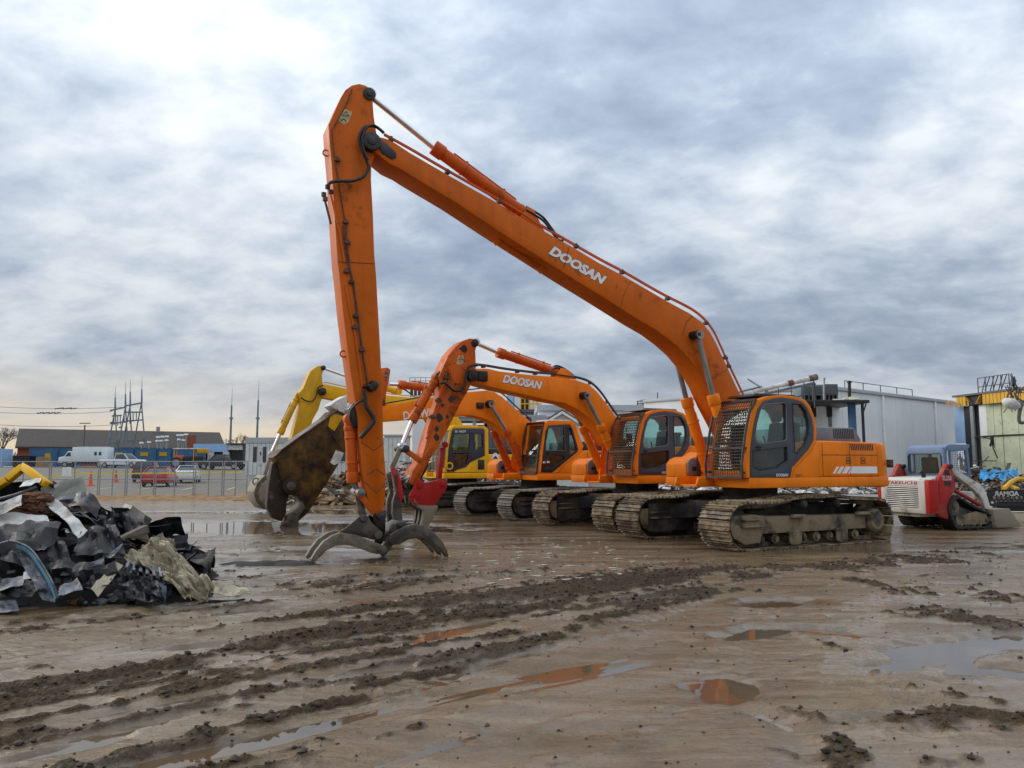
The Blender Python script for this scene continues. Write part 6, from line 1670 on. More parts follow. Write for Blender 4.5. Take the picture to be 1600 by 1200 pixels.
# ---- substation gantry
def rod(mb, p, q_, r, n=6): mb.cyl(p, q_, r, n=n)
YS = 124.0
def S_(px, py, dy=0): return at(px, py, YS + dy)
st_ = thing('substation_gantry', 'blue-green steel substation gantry with four lightning spikes', 'gantry', (0, 0, 0), 0)
def leg(p0, p1, r): MB().cyl(p0, p1, r, r * .8, n=7).build('leg', 'teal_steel', st_)
legs = [((180, 639), (168, 702)), ((180, 639), (183, 702)), ((196, 636), (184, 700)), ((196, 636), (200, 700)), ((203, 635), (190.5, 700)), ((203, 635), (207, 700)), ((221, 629), (208, 700)), ((221, 629), (227, 700))]
for (p, q_) in legs: leg(S_(*q_), S_(*p), .12)
for (xx, yt, ys) in ((180, 603, 621), (196, 596, 616), (203.5, 593, 612), (221.5, 587, 608)):
    b0 = {180: 639, 196: 636, 203.5: 635, 221.5: 629}[xx]
    m_ = MB(); m_.cyl(S_(xx, b0), S_(xx, ys), .15, .10, n=7); m_.cyl(S_(xx, ys), S_(xx + .5, yt), .05, .02, n=6); m_.build('lightning_spike', 'teal_steel', st_)
def beam3(a_, b_, r=.22): MB().bar(S_(*a_), S_(*b_), r * 2, r * 2).build('cross_beam', 'teal_steel', st_)
for a_, b_ in (((172, 641.5), (197, 636)), ((197, 634), (222, 629.5)), ((175, 650), (190, 649)), ((173, 662), (196, 659)), ((198, 644), (222, 644)), ((198, 658), (224, 656)), ((172, 660.5), (176, 660.5)), ((169, 693), (186, 691)), ((189, 690), (208, 689)), ((209, 690), (225, 688)), ((186, 668), (190, 667))): beam3(a_, b_, .11)
for x, y0, y1 in ((188, 649, 664), (194, 645, 661), (208, 643, 659), (213, 643, 658), (178, 650, 664), (184, 650, 665), (203, 640, 662)):
    MB().cyl(S_(x, y0), S_(x, y1), .08, n=6).build('insulator_string', 'teal_steel', st_)
ORD = ['first', 'second', 'third', 'fourth', 'fifth', 'sixth', 'seventh', 'eighth', 'ninth', 'tenth', 'eleventh', 'twelfth', 'thirteenth']
BX = (221, 233, 246, 252, 260, 247, 254, 261, 279, 285, 291, 280, 287)
for i, (x, y) in enumerate(((221, 693), (233, 692), (246, 690), (252, 690), (260, 689), (247, 684), (254, 683.5), (261, 683), (279, 681), (285, 681), (291, 680), (280, 688), (287, 689))):
    p = at(x, y, 121); z0 = sample_ground(p.x, 121)
    o_ = thing('bushing_post', ORD[sorted(BX).index(x)] + ' pale-capped insulator post from the left in the substation', 'post', (p.x, 121, z0), 0, 'substation insulator posts')
    MB().cyl((0, 0, 0), (0, 0, p.z - z0), .14, .10, n=7).build('column', 'galv', o_); MB().cyl((0, 0, p.z - z0), (0, 0, p.z - z0 + .25), .32, .26, n=10).build('cap', 'white_paint', o_)
for px, yt, lb in ((359.5, 604, 'left one of the two slender masts'), (401, 593, 'right one of the two slender masts above trailer')):
    p = at(px, 700, 132); zt_ = at(px, yt, 132).z; zb_ = sample_ground(p.x, 132); zm = zb_ + (zt_ - zb_) * .76
    o_ = thing('lightning_mast', 'tall grey lightning mast, ' + lb, 'mast', (p.x, 132, zb_), 0, 'lightning masts')
    MB().cyl((0, 0, -.1), (0, 0, zm - zb_), .24, .13, n=9).build('pole', 'teal_steel', o_); MB().cyl((0, 0, zm - zb_), (0, 0, zt_ - zb_), .05, .02, n=6).build('spike', 'teal_steel', o_)
    MB().cyl((0, 0, 8), (0, 0, 8.3), .32, n=9).build('flange', 'teal_steel', o_)
p = at(130.5, 700, 128); o_ = thing('utility_pole', 'thin wooden utility pole in front of the brick hall roof', 'pole', (p.x, 128, sample_ground(p.x, 128)), 0)
MB().cyl((0, 0, -.1), (0, 0, at(0, 664, 128).z - sample_ground(p.x, 128)), .16, .11, n=7).build('shaft', 'wood_grey', o_); MB().box(-.9, .9, -.06, .06, 7.0, 7.15).build('crossarm', 'wood_grey', o_)
# overhead wires running off to the left, with spacer markers
for k, (p0, p1, lb) in enumerate((((-40, 633), (190, 636), 'upper'), ((-40, 642), (176, 643), 'middle'), ((-40, 661), (176, 664), 'lower'))):
    A, B = at(p0[0], p0[1], 118), S_(*p1); m_ = MB(); ps = []
    for i in range(13):
        t = i / 12; v = A.lerp(B, t); v.z -= 1.6 * 4 * t * (1 - t) * .25; ps.append(v)
    m_.tube(ps, .028, 4); tag(m_.build('power_line', 'black'), lb + ' one of the thin power lines running left from the gantry', 'cable', 'power lines')
for k in range(16):
    px = (88 + (k % 8) * 4.2) if k < 8 else (60 + (k - 8) * 4.6); py = 638.7 - (k % 3) * .5 if k < 8 else 645.6 - (k % 2) * .7
    p = at(px, py, 120); m_ = MB(); m_.cyl(p - Vector((.22, 0, 0)), p + Vector((.22, 0, .03)), .11, .04, n=6); m_.cyl(p + Vector((.2, 0, .02)), p + Vector((.34, 0, .10)), .06, n=5)
    tag(m_.build('perched_bird', 'black'), ORD[k % 8] + ' small dark bird from the left on the ' + ('upper' if k < 8 else 'middle') + ' power line', 'bird', 'birds on the wires')

# ---- bare trees at the left edge
def bare_tree(px, Y, h, label, seed):
    r = random.Random(seed); x = at(px, 700, Y).x; z = sample_ground(x, Y)
    o = thing('bare_tree', label, 'tree', (x, Y, z), 0, 'bare trees'); tr = MB(); cr = MB()
    tr.cyl((0, 0, -.2), (0, 0, h * .45), .22, .13, n=8)
    def grow(p, d, L_, rad, lv):
        q_ = p + d * L_; (tr if lv == 0 else cr).cyl(p, q_, rad, rad * .6, n=5 if lv < 2 else 3, caps=False)
        if lv < 4:
            for _ in range(3 if lv < 3 else 4):
                nd = (d + Vector((r.uniform(-.9, .9), r.uniform(-.9, .9), r.uniform(-.25, .6)))).normalized(); grow(p.lerp(q_, r.uniform(.5, 1)), nd, L_ * r.uniform(.55, .8), max(.018, rad * .6), lv + 1)
    for k in range(5): grow(Vector((0, 0, h * r.uniform(.25, .45))), Vector((r.uniform(-.7, .7), r.uniform(-.7, .7), 1)).normalized(), h * .26, .09, 0)
    tr.build('trunk', 'wood_grey', o); cr.build('crown', 'wood_grey', o, smooth=0)
bare_tree(4, 118, 6.6, 'bare leafless tree at the left edge before the brick gable', 2)
bare_tree(375, 165, 7, 'bare leafless tree showing above the garage roof', 5)
bare_tree(368, 172, 6.5, 'small bare tree left of the right-hand mast', 8)
# distant low tree line
tl = MB(); r = random.Random(4)
for k in range(900):
    x = r.uniform(-330, 330); Y = r.uniform(240, 300); h = r.uniform(3, 6.5)
    tl.cyl((x, Y, 0), (x + r.uniform(-1, 1), Y, h), .9, .05, n=4, caps=False)
    for _ in range(3): tl.cyl((x, Y, h * .4), (x + r.uniform(-2.4, 2.4), Y, h * r.uniform(.7, 1.05)), .4, .03, n=3, caps=False)
stuff(tl.build('distant_wood', 'wood_grey', smooth=0), 'far low line of bare trees on the horizon', 'trees')

# ---- office trailer
YT = 63.0
xa, xb = at(384, 700, YT).x, at(604, 700, YT + 2).x; zb_ = sample_ground(xa, YT)
ot = thing('office_trailer', 'long pale grey site office trailer with white skirting behind shear', 'trailer', (xa, YT, zb_), 0)
ztp = at(384, 684, YT).z - zb_; Lt = xb - xa
n = int(Lt / .32)
wl = MB(); wl.box(0, Lt, .06, 3.4, .75, ztp); wl.build('wall', 'trailer', ot)
for i in range(n): MB().box(Lt * i / n, Lt * (i + .86) / n, .0, .055, .78, ztp - .45).build('siding_panel', 'trailer', ot)
MB().box(-.05, Lt + .05, -.06, 3.45, ztp - .42, ztp + .02).build('roof_fascia', 'wall_grey', ot); MB().box(.02, Lt - .02, .04, 3.3, 0, .76).build('skirting', 'dirty_white', ot)
for px0, px1, nm, mt in ((396, 401.5, 'window', 'car_glass2'), (405, 411, 'door', 'dirty_white'), (411.5, 416.5, 'window', 'car_glass2'), (470, 480, 'window', 'car_glass2'), (530, 540, 'window', 'car_glass2')):
    u0, u1 = at(px0, 700, YT).x - xa, at(px1, 700, YT).x - xa; z1 = at(400, 698, YT).z - zb_; z0 = at(400, 722 if nm == 'window' else 727, YT).z - zb_
    o_ = MB().box(u0, u1, -.05, .0, z0, z1).build(nm, mt, ot)
    if nm == 'door': MB().box(u0 + .1, u0 + .2, -.07, -.05, z0 + .8, z0 + 1.1).build('pane', 'car_glass2', o_)
stp = MB()
for i in range(4): stp.box(at(406, 700, YT).x - xa, at(412, 700, YT).x - xa + .6, -.4 - .3 * (4 - i), -.1 - .3 * (4 - i), 0, .2 * (i + 1))
stp.build('steps', 'galv', ot)

# ---- site cabin right of the nearest arm
xa, xb, YC = at(600, 700, 58).x, at(634, 700, 58).x, 58
sc_ = thing('storage_cabin', 'pale green storage cabin seen between the two grapple arms', 'cabin', (xa, YC, 0), 0)
h_ = at(610, 681, 58).z; MB().box(0, xb - xa, .05, 2.5, 0, h_).build('wall', 'trailer', sc_)
for i in range(5): MB().box((xb - xa) * i / 5 + .03, (xb - xa) * (i + 1) / 5 - .03, 0, .05, .1, h_ - .15).build('panel', 'trailer', sc_)
MB().box(-.1, xb - xa + .1, -.1, 2.6, h_ - .02, h_ + .1).build('roof', 'wall_grey', sc_)

# ---- grey workshop behind the yellow machine and the braced steel frame
xa, xb = at(690, 700, 62).x, at(850, 700, 62).x
ws_ = thing('steel_workshop', 'grey workshop with braced steel frame behind the yellow cab', 'building', (xa, 62, 0), 0)
wz = at(760, 652, 62).z; cut = at(757, 700, 62).x - xa
MB().box(cut, xb - xa, 0, 9, 0, wz).build('wall', 'slate', ws_)
MB().box(0, cut - .03, .6, 9, 0, wz - .6).build('back_wall', 'rust', ws_)
for u in (0, .36, .72, .98): MB().box(cut * u, cut * u + .28, 0, .28, 0, wz).build('column', 'galv', ws_)
for u0, u1 in ((.02, .36), (.72, .40)): MB().bar((cut * u0, .14, 2.5), (cut * u1, .14, wz - .1), .16, .16).build('brace', 'galv', ws_)
MB().box(-.2, cut, -.05, .35, wz - .3, wz).build('top_beam', 'galv', ws_); MB().box(-.3, xb - xa + .2, -.2, 9.2, wz + .003, wz + .18).build('roof', 'wall_grey', ws_)
for i in range(12): MB().box(cut + .3 + i * (xb - xa - cut - .6) / 12, cut + .3 + (i + .82) * (xb - xa - cut - .6) / 12, -.05, 0, .1, wz - .2).build('wall_panel', 'slate', ws_)

# ---- gabled house roof
Yh = 56.0
xa, xm, xb = at(868, 660, Yh).x, at(878, 640, Yh).x, at(915, 672, Yh).x; zr, ze = at(878, 646, Yh).z, at(910, 671, Yh).z
gh = thing('gabled_shed', 'shed with dark grey roof and white gable behind third excavator', 'building', (0, Yh, 0), 0)
hwid = at(918, 672, Yh).x - xm
MB().prism([(xm - hwid, 0), (xm + hwid, 0), (xm + hwid, ze), (xm, zr), (xm - hwid, ze)], 0, 9).build('wall', 'trailer', gh, smooth=0)
for s_ in (-1, 1):
    m_ = MB(); m_.prism([(xm, zr + .16), (xm + s_ * (hwid + .3), ze - .02), (xm + s_ * (hwid + .3), ze + .12), (xm, zr + .30)], -.3, 9.3); m_.build('roof_slope', 'slate', gh, smooth=0)
    m_ = MB(); m_.prism([(xm, zr - .02), (xm + s_ * (hwid + .3), ze - .2), (xm + s_ * (hwid + .3), ze - .02), (xm, zr + .16)], -.34, -.06); m_.build('barge_board', 'white_paint', gh, smooth=0)
xw = at(832, 660, Yh).x
m_ = MB(); m_.add([(xw, 2, ze), (xm, 2, ze), (xm, 5, zr + .1), (xw, 5, zr + .1), (xw, 2, ze - .1), (xm, 2, ze - .1), (xm, 5.2, zr), (xw, 5.2, zr)], [(0, 1, 2, 3), (7, 6, 5, 4), (0, 4, 5, 1), (1, 5, 6, 2), (2, 6, 7, 3), (3, 7, 4, 0)]); m_.build('wing_roof', 'slate', gh, smooth=0)
MB().box(xw + .1, xm - .1, 2.2, 8, 0, ze - .05).build('wing_wall', 'slate', gh)

# ---- tower with the yellow stair
Yt = 78.0
xa, xb = at(792, 640, Yt).x, at(842.5, 640, Yt).x; zt_ = at(820, 606, Yt).z; zs = at(820, 641, Yt).z
tw_ = thing('plant_tower', 'grey plant tower with dark doorway and yellow stair railing', 'tower', (xa, Yt, 0), 0)
d_ = xb - xa
MB().box(0, d_, 0, 6, 0, zt_).build('wall', 'wall_grey', tw_)
for u0, u1, mt in ((.02, .20, 'pale_blue'), (.24, .42, 'wall_white'), (.72, .98, 'wall_white')): MB().box(d_ * u0, d_ * u1, -.06, 0, zs, zt_ - .4).build('panel', mt, tw_)
MB().box(d_ * .44, d_ * .70, -.03, .0, zs, at(0, 618, Yt).z).build('doorway', 'black', tw_)
MB().box(d_ * .40, d_ + .4, -1.4, 0, zs - .3, zs).build('landing', 'slate', tw_)
for u in (.42, .55, .68, .80, .92): MB().cyl((d_ * u, -1.35, zs), (d_ * u, -1.35, zs + 1.1), .06, n=6).build('rail_post', 'yellow', tw_)
for z in (.55, 1.1): MB().cyl((d_ * .40, -1.35, zs + z), (d_ + .2, -1.35, zs + z), .06, n=6).build('handrail', 'yellow', tw_)
for k in range(4): MB().bar((d_ * .72 + k * .25, -1.35, zs + 1.3), (d_ + .5 + k * .1, -1.35, zs - .8), .06, .06).build('stair_rail', 'yellow', tw_)
MB().box(d_ * .4, d_ + .5, -1.3, 0, 0, zs - .32).build('base', 'slate', tw_)

# ---- observation cabin on a roof (far middle)
Yo = 84.0
xa, xb = at(640, 600, Yo).x, at(682, 600, Yo).x
oc = thing('control_cabin', 'glazed control cabin with roof railing behind second excavator arm', 'cabin', (xa, Yo, 0), 0); d_ = xb - xa
z0, z1, z2 = at(0, 618, Yo).z, at(0, 603, Yo).z, at(0, 590, Yo).z
MB().box(0, d_, .2, 4, z0 - .5, z0).build('sill', 'wall_white', oc); MB().box(-.3, d_ + .3, -.2, 4.2, z1, z1 + .3).build('roof', 'wall_grey', oc)
for i in range(7): MB().box(d_ * i / 7 + .05, d_ * (i + 1) / 7 - .05, .2, .25, z0, z1).build('pane', 'car_glass2', oc)
MB().box(.3, d_ - .3, .6, 3.8, 0, z0 - .5).build('tower_wall', 'wall_white', oc)
for i in range(6): MB().cyl((d_ * i / 5, 0, z1 + .3), (d_ * i / 5, 0, z2), .04, n=5).build('rail_post', 'galv', oc)
for z in (z2, (z1 + z2) / 2 + .1): MB().cyl((0, 0, z), (d_, 0, z), .04, n=5).build('handrail', 'galv', oc)

# ---- long white plant building behind the row
Yw = 68.0
xa, xb = at(842, 650, Yw).x, at(1262, 650, Yw).x; zt_ = at(1000, 633, Yw).z
pb = thing('plant_building', 'long white plant building with roof pipes behind the excavator row', 'building', (xa, Yw, 0), 0); d_ = xb - xa
MB().box(0, d_, .06, 12, 0, zt_ - .5).build('wall', 'wall_white', pb)
for i in range(16): MB().box(d_ * i / 16 + .02, d_ * (i + 1) / 16 - .02, 0, .06, .05, zt_ - .55).build('wall_panel', 'wall_white', pb)
MB().box(-.2, d_ + .2, -.25, 12.2, zt_ - .5, zt_).build('roof_fascia', 'wall_grey', pb)
def W_(px, py, Y=Yw): v = at(px, py, Y); return (v.x - xa, Y - Yw, v.z)
for i, (a_, b_) in enumerate((((1000, 629), (1130, 630)), ((1000, 626), (1130, 624)), ((1018, 633), (1130, 627)), ((995, 635), (1100, 634)))): MB().tube([W_(*a_, Yw + .5), W_(*b_, Yw + .5)], .11 if i % 2 else .16, 7).build('roof_pipe', 'galv' if i % 2 else 'dirty_white', pb)
for x, y in ((996, 627), (1004, 626), (1013, 625.5), (1019, 625), (1027.5, 613), (1035, 627), (1066, 625), (1072, 629), (1090, 627)): MB().cyl(W_(x, 634, Yw + .5), W_(x, y, Yw + .5), .05, n=5).build('roof_post', 'slate', pb)
for z in (627, 631): MB().cyl(W_(995, z, Yw + .4), W_(1020, z - 1, Yw + .4), .04, n=5).build('handrail', 'slate', pb)
for x, y in ((1095, 645), (1108, 650)): MB().box(W_(x, y)[0], W_(x + 8, y)[0], -.04, 0, W_(x, y + 8)[2], W_(x, y)[2]).build('wall_vent', 'slate', pb)
hv = MB().box(W_(1010, 640)[0], W_(1030, 640)[0], 2, 5, zt_, zt_ + .7); hv.build('roof_unit', 'galv', pb)
# rack of stacked pipework in front of it
rk = thing('pipe_rack', 'rack of pale fittings and pipework left of the nearest cab', 'rack', (at(1085, 700, 55).x, 55, 0), 0)
for i in range(7):
    zz_ = .3 + i * .62; MB().box(-1.6, 1.6, 0, .9, zz_, zz_ + .06).build('shelf', 'slate', rk)
for x in (-1.6, 0, 1.55): MB().box(x, x + .07, 0, .9, 0, 4.6).build('upright', 'slate', rk)
rr = random.Random(9); ft_ = MB()
for i in range(6):
    for k in range(9):
        x = rk.location.x - 1.5 + k * .34 + rr.uniform(-.05, .05); zz_ = .37 + i * .62; s_ = rr.uniform(.1, .24)
        ft_.box(x - s_ * .6, x + s_ * .6, 55.1, 55.6, zz_, zz_ + s_ * 1.6, rr.randrange(3))
stuff(ft_.build('pipe_fittings', ['dirty_white', 'wood_grey', 'galv'], bev=.02), 'jumble of small pale fittings stored on the pipe rack', 'fittings')

# ---- open shed with the flat dark roof, behind the nearest cab
Yd = 44.0
xa, xb = at(1246, 650, Yd).x, at(1347, 650, Yd).x; zt_ = at(1300, 626, Yd).z
sd_ = thing('open_shed', 'open shed with flat dark roof right behind the nearest cab', 'shed', (xa, Yd, 0), 0); d_ = xb - xa
MB().box(-.4, d_ + .2, -.6, 5, zt_ - .18, zt_).build('roof', 'black', sd_, bev=.03)
MB().box(0, d_ * .80, 2.4, 2.6, 0, zt_ - .8).build('back_wall', 'concrete', sd_); MB().box(0, d_ * .80, 2.3, 2.55, zt_ - .79, zt_ - .2).build('dark_lintel', 'black', sd_)
for u, mt in ((.02, 'black'), (.965, 'black')): MB().box(d_ * u, d_ * u + .12, -.3, -.18, 0, zt_ - .19).build('post', mt, sd_)
MB().cyl((d_ * .88, .3, 0), (d_ * .88, .3, zt_ - .19), .22, n=12).build('blue_column', 'blue_steel', sd_)
MB().bar((d_ * .97, -.24, zt_ - .9), (d_ + .15, -.24, zt_ - .2), .06, .06).build('brace', 'black', sd_)
def D_(px, py, dy=0): v = at(px, py, Yd + dy); return (v.x, Yd + dy, v.z)
for x0_, x1_, y0_, y1_, lb, mt in ((1252, 1287, 622.5, 601, 'left and larger', 'teal_steel'), (1288, 1309, 622.5, 600, 'right', 'slate')):
    p0, p1 = D_(x0_, y0_, 1.5), D_(x1_, y1_, 1.5)
    o_ = thing('rooftop_unit', 'blue-grey rooftop air unit on the open shed, ' + lb, 'air unit', (p0[0], Yd + 1.5, zt_), 0); w_ = p1[0] - p0[0]; h_ = p1[2] - zt_
    MB().box(0, w_, 0, 1.4, h_ * .4, h_).build('casing', mt, o_, bev=.02)
    for u in (.05, .32, .6, .88): MB().box(w_ * u, w_ * u + .08, .02, 1.2, 0, h_ * .4).build('leg', 'slate', o_)
    MB().box(w_ * .1, w_ * .9, -.02, 0, h_ * .5, h_ * .9).build('vent', 'slate', o_)
for px, y1, r_, lb in ((1327, 595, .10, 'black stub pole standing on the shed roof'), (1287.5, 590, .06, 'thin pale pole between the rooftop units'), (1271, 598, .09, 'dark short pole left of rooftop units')):
    p0, p1 = D_(px, 620, .8), D_(px, y1, .8); p0 = (p0[0], p0[1], zt_); m_ = MB(); m_.cyl(p0, p1, r_, n=8); m_.cyl((p1[0], p1[1], p1[2] - .12), (p1[0], p1[1], p1[2] - .04), r_ * 1.5, n=8)
    tag(m_.build('roof_pole', 'black' if r_ > .07 else 'galv'), lb, 'pole')
p0, p1 = D_(1176, 612, -1.0), D_(1276, 589, -1.0)
pr = thing('roof_pipe_run', 'thick white insulated pipe rising above the nearest cab roof', 'pipe', (0, 0, 0), 0)
A, B = Vector(p0), Vector(p1)
MB().cyl(A, B, .11, .16, n=10).build('pipe', 'dirty_white', pr); MB().cyl(A.lerp(B, .55), A.lerp(B, .63), .165, n=10).build('band', 'rust', pr); MB().cyl(A.lerp(B, .88), A.lerp(B, 1.005), .185, n=10).build('band', 'wood_grey', pr)
MB().cyl(A + Vector((0, .3, -.25)), B + Vector((0, .3, -.30)), .08, n=8).build('pipe', 'galv', pr)
for t in (.2, .4, .6, .8, .95): v = A.lerp(B, t); MB().cyl((v.x, v.y, zt_ - .5), (v.x, v.y, v.z), .03, n=5).build('support', 'slate', pr)
MB().tube([D_(1150, 614, -1), D_(1190, 604, -1)], .05, 6).build('lattice_bar', 'slate', pr); MB().tube([D_(1168, 592, -1), D_(1200, 612, -1)], .05, 6).build('lattice_bar', 'galv', pr)
sk = MB(); r = random.Random(6)
for k in range(14):
    p = D_(r.uniform(1310, 1342), 621, .4); lump(sk, p[0], p[1] + r.uniform(-.3, .8), zt_ + .08, r.uniform(.12, .28), k)
stuff(sk.build('torn_insulation', 'pale_scrap', smooth=60), 'torn pale insulation heaped on the shed roof corner', 'debris')

# ---- white panel warehouse on the right
A, B = at(1283, 602, 46), at(1490, 625, 58)
wz = A.z
wh = thing('warehouse', 'white panel warehouse with downpipes at the right', 'building', (A.x, A.y, 0), math.atan2(B.y - A.y, B.x - A.x)); Lw = math.hypot(B.x - A.x, B.y - A.y)
MB().box(0, Lw, .06, 14, 0, wz - .02).build('wall', 'wall_white', wh)
for i in range(8): MB().box(Lw * i / 8 + .012, Lw * (i + 1) / 8 - .012, 0, .06, .05, wz - .22).build('wall_panel', 'wall_white', wh)
MB().box(-.1, Lw + .05, -.14, 14, wz - .2, wz + .02).build('gutter', 'wall_grey', wh, bev=.02)
for px in (1379, 1461):
    f = (px - 1283) / 207; f = f * 46 / (46 + (58 - 46) * (1 - f)) if False else f
    # solve for the wall point seen at this column
    best = min((abs(800 + FPX * (A.x + (B.x - A.x) * t) / ((A.y + (B.y - A.y) * t) * math.cos(TILT) + 3 * math.sin(TILT)) - px), t) for t in [i / 400 for i in range(401)])[1]
    MB().box(Lw * best - .08, Lw * best + .08, -.13, -.005, 0, wz - .21).build('downpipe', 'white_paint', wh, bev=.02)
def rail_on(parent, x0, x1, y, z, h=1.0, n=5, mat='slate'):
    for i in range(n + 1): MB().cyl((x0 + (x1 - x0) * i / n, y, z), (x0 + (x1 - x0) * i / n, y, z + h), .035, n=5).build('rail_post', mat, parent)
    for k in (.5, 1.0): MB().cyl((x0, y, z + h * k), (x1, y, z + h * k), .03, n=5).build('handrail', mat, parent)
rail_on(wh, Lw * .45, Lw, 3.0, wz + .02, 1.1, 4)
for u in (.06, .40): MB().cyl((Lw * u, 3, wz), (Lw * u, 3, wz + .35), .8, .5, n=12).build('roof_vent', 'galv', wh, bev=.05)

# ---- half-demolished green and yellow building
A, B = at(1497, 618, 50), at(1640, 608, 43)
gb = thing('gutted_building', 'half-demolished building with pale green panels and yellow cladding strip', 'building', (A.x, A.y, 0), math.atan2(B.y - A.y, B.x - A.x)); Lg = math.hypot(B.x - A.x, B.y - A.y)
ztop = A.z; zy = at(1520, 633, 49).z; zmid = at(1560, 681, 47).z
MB().box(.5, Lg, .3, 9, 0, ztop - .1).build('core_wall', 'slate', gb)
n = 9
for i in range(n):
    for z0, z1 in ((.05, zmid - .04), (zmid + .04, zy - .03)):
        x0, x1 = 1.55 + (Lg - 1.55) * i / n, 1.55 + (Lg - 1.55) * (i + 1) / n
        MB().box(x0 + .015, x1 - .015, .10 + (.03 if (i * 7) % 3 == 0 else 0), .29, z0, z1).build('wall_panel', 'wall_white' if i == 0 and z0 > 1 else 'green_panel', gb)
MB().tube([(1.0, .02, zmid), (Lg * .5, .0, zmid + .03), (Lg, .02, zmid)], .035, 6).build('conduit', 'black', gb)
def rib(x0, x1):
    k = max(3, int((x1 - x0) / .28))
    for i in range(k):
        u0, u1 = x0 + (x1 - x0) * i / k, x0 + (x1 - x0) * (i + 1) / k
        MB().box(u0 + .01, u1 - .03, -.25, -.18, zy - .05, ztop - .12).build('cladding_rib', 'siding_yellow', gb)
    MB().box(x0, x1, -.18, -.12, zy - .05, ztop - .12).build('cladding', 'siding_yellow', gb)
rib(.1, .95); rib(2.35, Lg)
MB().box(.98, 2.3, -.1, .28, zy, ztop - .12).build('torn_opening', 'black', gb)
MB().bar((2.3, -.26, ztop - .2), (1.95, -.3, zy), .25, .03).build('hanging_strip', 'siding_yellow', gb); MB().bar((.98, -.26, ztop - .2), (1.25, -.24, zy + .2), .2, .03).build('hanging_strip', 'siding_yellow', gb)
MB().bar((-.9, -.2, ztop - .35), (.45, -.26, zy - .02), .05, .3).build('hanging_beam', 'wood', gb)
MB().box(-.2, Lg + .2, -.3, 9, ztop - .12, ztop).build('roof_edge', 'slate', gb)
MB().box(1.0, 1.25, -.05, .08, 0, zy - .06).build('pipe_column', 'galv', gb); MB().box(.45, .98, .0, .28, 0, zy - .05).build('dark_gap', 'black', gb)
MB().box(-.9, .0, .35, .5, zy - 2.4, ztop - .3).build('loose_panel', 'pale_blue', gb)
rail_on(gb, .0, 2.6, 1.5, ztop, 1.15, 4); rail_on(gb, 2.8, Lg, 2.5, ztop, 1.25, 5)
for k in range(6): MB().cyl((.1 + k * .35, 1.6, ztop + (k % 2) * .3), (.6 + k * .35, 1.6, ztop + 1.2), .035, n=5).build('roof_ladder', 'slate', gb)
def lp_(px, py, Y): return at(px, py, Y)
hl_ = thing('hanging_lamp', 'large pale hanging lamp housing torn loose from the gutted building', 'lamp', (0, 0, 0), 0)
c_ = lp_(1580, 631, 43.5); vs = []; fs = []
for i in range(9):
    t = math.pi * i / 8
    for k in range(14): ph = 2 * math.pi * k / 14; vs.append((c_.x - .5 * math.cos(t), c_.y + .33 * math.sin(t) * math.cos(ph), c_.z + .33 * math.sin(t) * math.sin(ph) + .12 * math.cos(t)))
for i in range(8):
    for k in range(14): fs.append((i * 14 + k, i * 14 + (k + 1) % 14, (i + 1) * 14 + (k + 1) % 14, (i + 1) * 14 + k))
m_ = MB(); m_.add(vs, fs); m_.build('shade', 'dirty_white', hl_); MB().tube([lp_(1572, 628, 43.5), lp_(1575, 616, 43.7), lp_(1586, 608, 44)], .05, 6).build('bracket', 'rust', hl_)
hm = MB(); r = random.Random(12)
for k in range(46):
    b0 = lp_(1585 + r.uniform(-7, 10), 606 + r.uniform(-4, 20), 44); b1 = b0 + Vector((r.uniform(-.5, .5), r.uniform(-.2, .2), r.uniform(-.9, .9)))
    hm.tube([b0, b0.lerp(b1, .5) + Vector((r.uniform(-.1, .1), 0, r.uniform(-.1, .1))), b1], .03, 4)
for k in range(16): hm.bar(lp_(1583 + r.uniform(-4, 4), 603, 44), lp_(1583 + r.uniform(-5, 5), 588 + r.uniform(0, 8), 44), .12, .02)
hm.tube(smooth_path([lp_(1597, 628, 43.6), lp_(1592, 650, 43.6), lp_(1594, 660, 43.6), lp_(1604, 660, 43.6)], 4), .10, 7)
stuff(hm.build('torn_cables', 'slate', smooth=0), 'tangle of torn cables and ducting hanging from the gutted building corner', 'debris')
cbm = MB(); cbm.tube(smooth_path([lp_(1535, 683, 45.9), lp_(1549, 687, 45.6), lp_(1552, 700, 45.6), lp_(1559, 716, 45.6)], 4), .035, 5)
for k in range(10): cbm.tube([lp_(1550 + r.uniform(-3, 3), 682, 45.7), lp_(1550 + r.uniform(-5, 4), 698 + r.uniform(-4, 4), 45.6)], .03, 4)
tag(cbm.build('dangling_wires', 'black'), 'black bundle of wires dangling down the pale green panels', 'wires')

# ---- rubble heaps
def heap(name, label, cx_, cy_, rx, ry, h, n, mats, seed, lmin=.3, lmax=1.2, th=.06):
    r = random.Random(seed); mb = MB()
    for k in range(n):
        a_ = r.uniform(0, 2 * math.pi); q_ = math.sqrt(r.random()); x, y = cx_ + rx * q_ * math.cos(a_), cy_ + ry * q_ * math.sin(a_)
        z = h * (1 - q_ ** 1.5) * r.uniform(.3, 1.0) + .06; L_ = r.uniform(lmin, lmax); d = Vector((r.uniform(-1, 1), r.uniform(-1, 1), r.uniform(-.45, .45))).normalized()
        c_ = Vector((x, y, z)); w_ = r.uniform(.5, 2.2) * th
        mb.bar(c_ - d * L_ / 2, c_ + d * L_ / 2, w_, r.uniform(.3, .9) * th, mi=r.randrange(len(mats)))
    for k in range(n // 3):
        a_ = r.uniform(0, 2 * math.pi); q_ = math.sqrt(r.random()); lump(mb, cx_ + rx * q_ * math.cos(a_), cy_ + ry * q_ * math.sin(a_), h * (1 - q_ ** 1.4) * .55 + .02, r.uniform(.15, .35), k + seed * 100)
    mb.mi = mb.mi[:len(mb.f)]
    return stuff(mb.build(name, mats, smooth=0), label, 'debris')
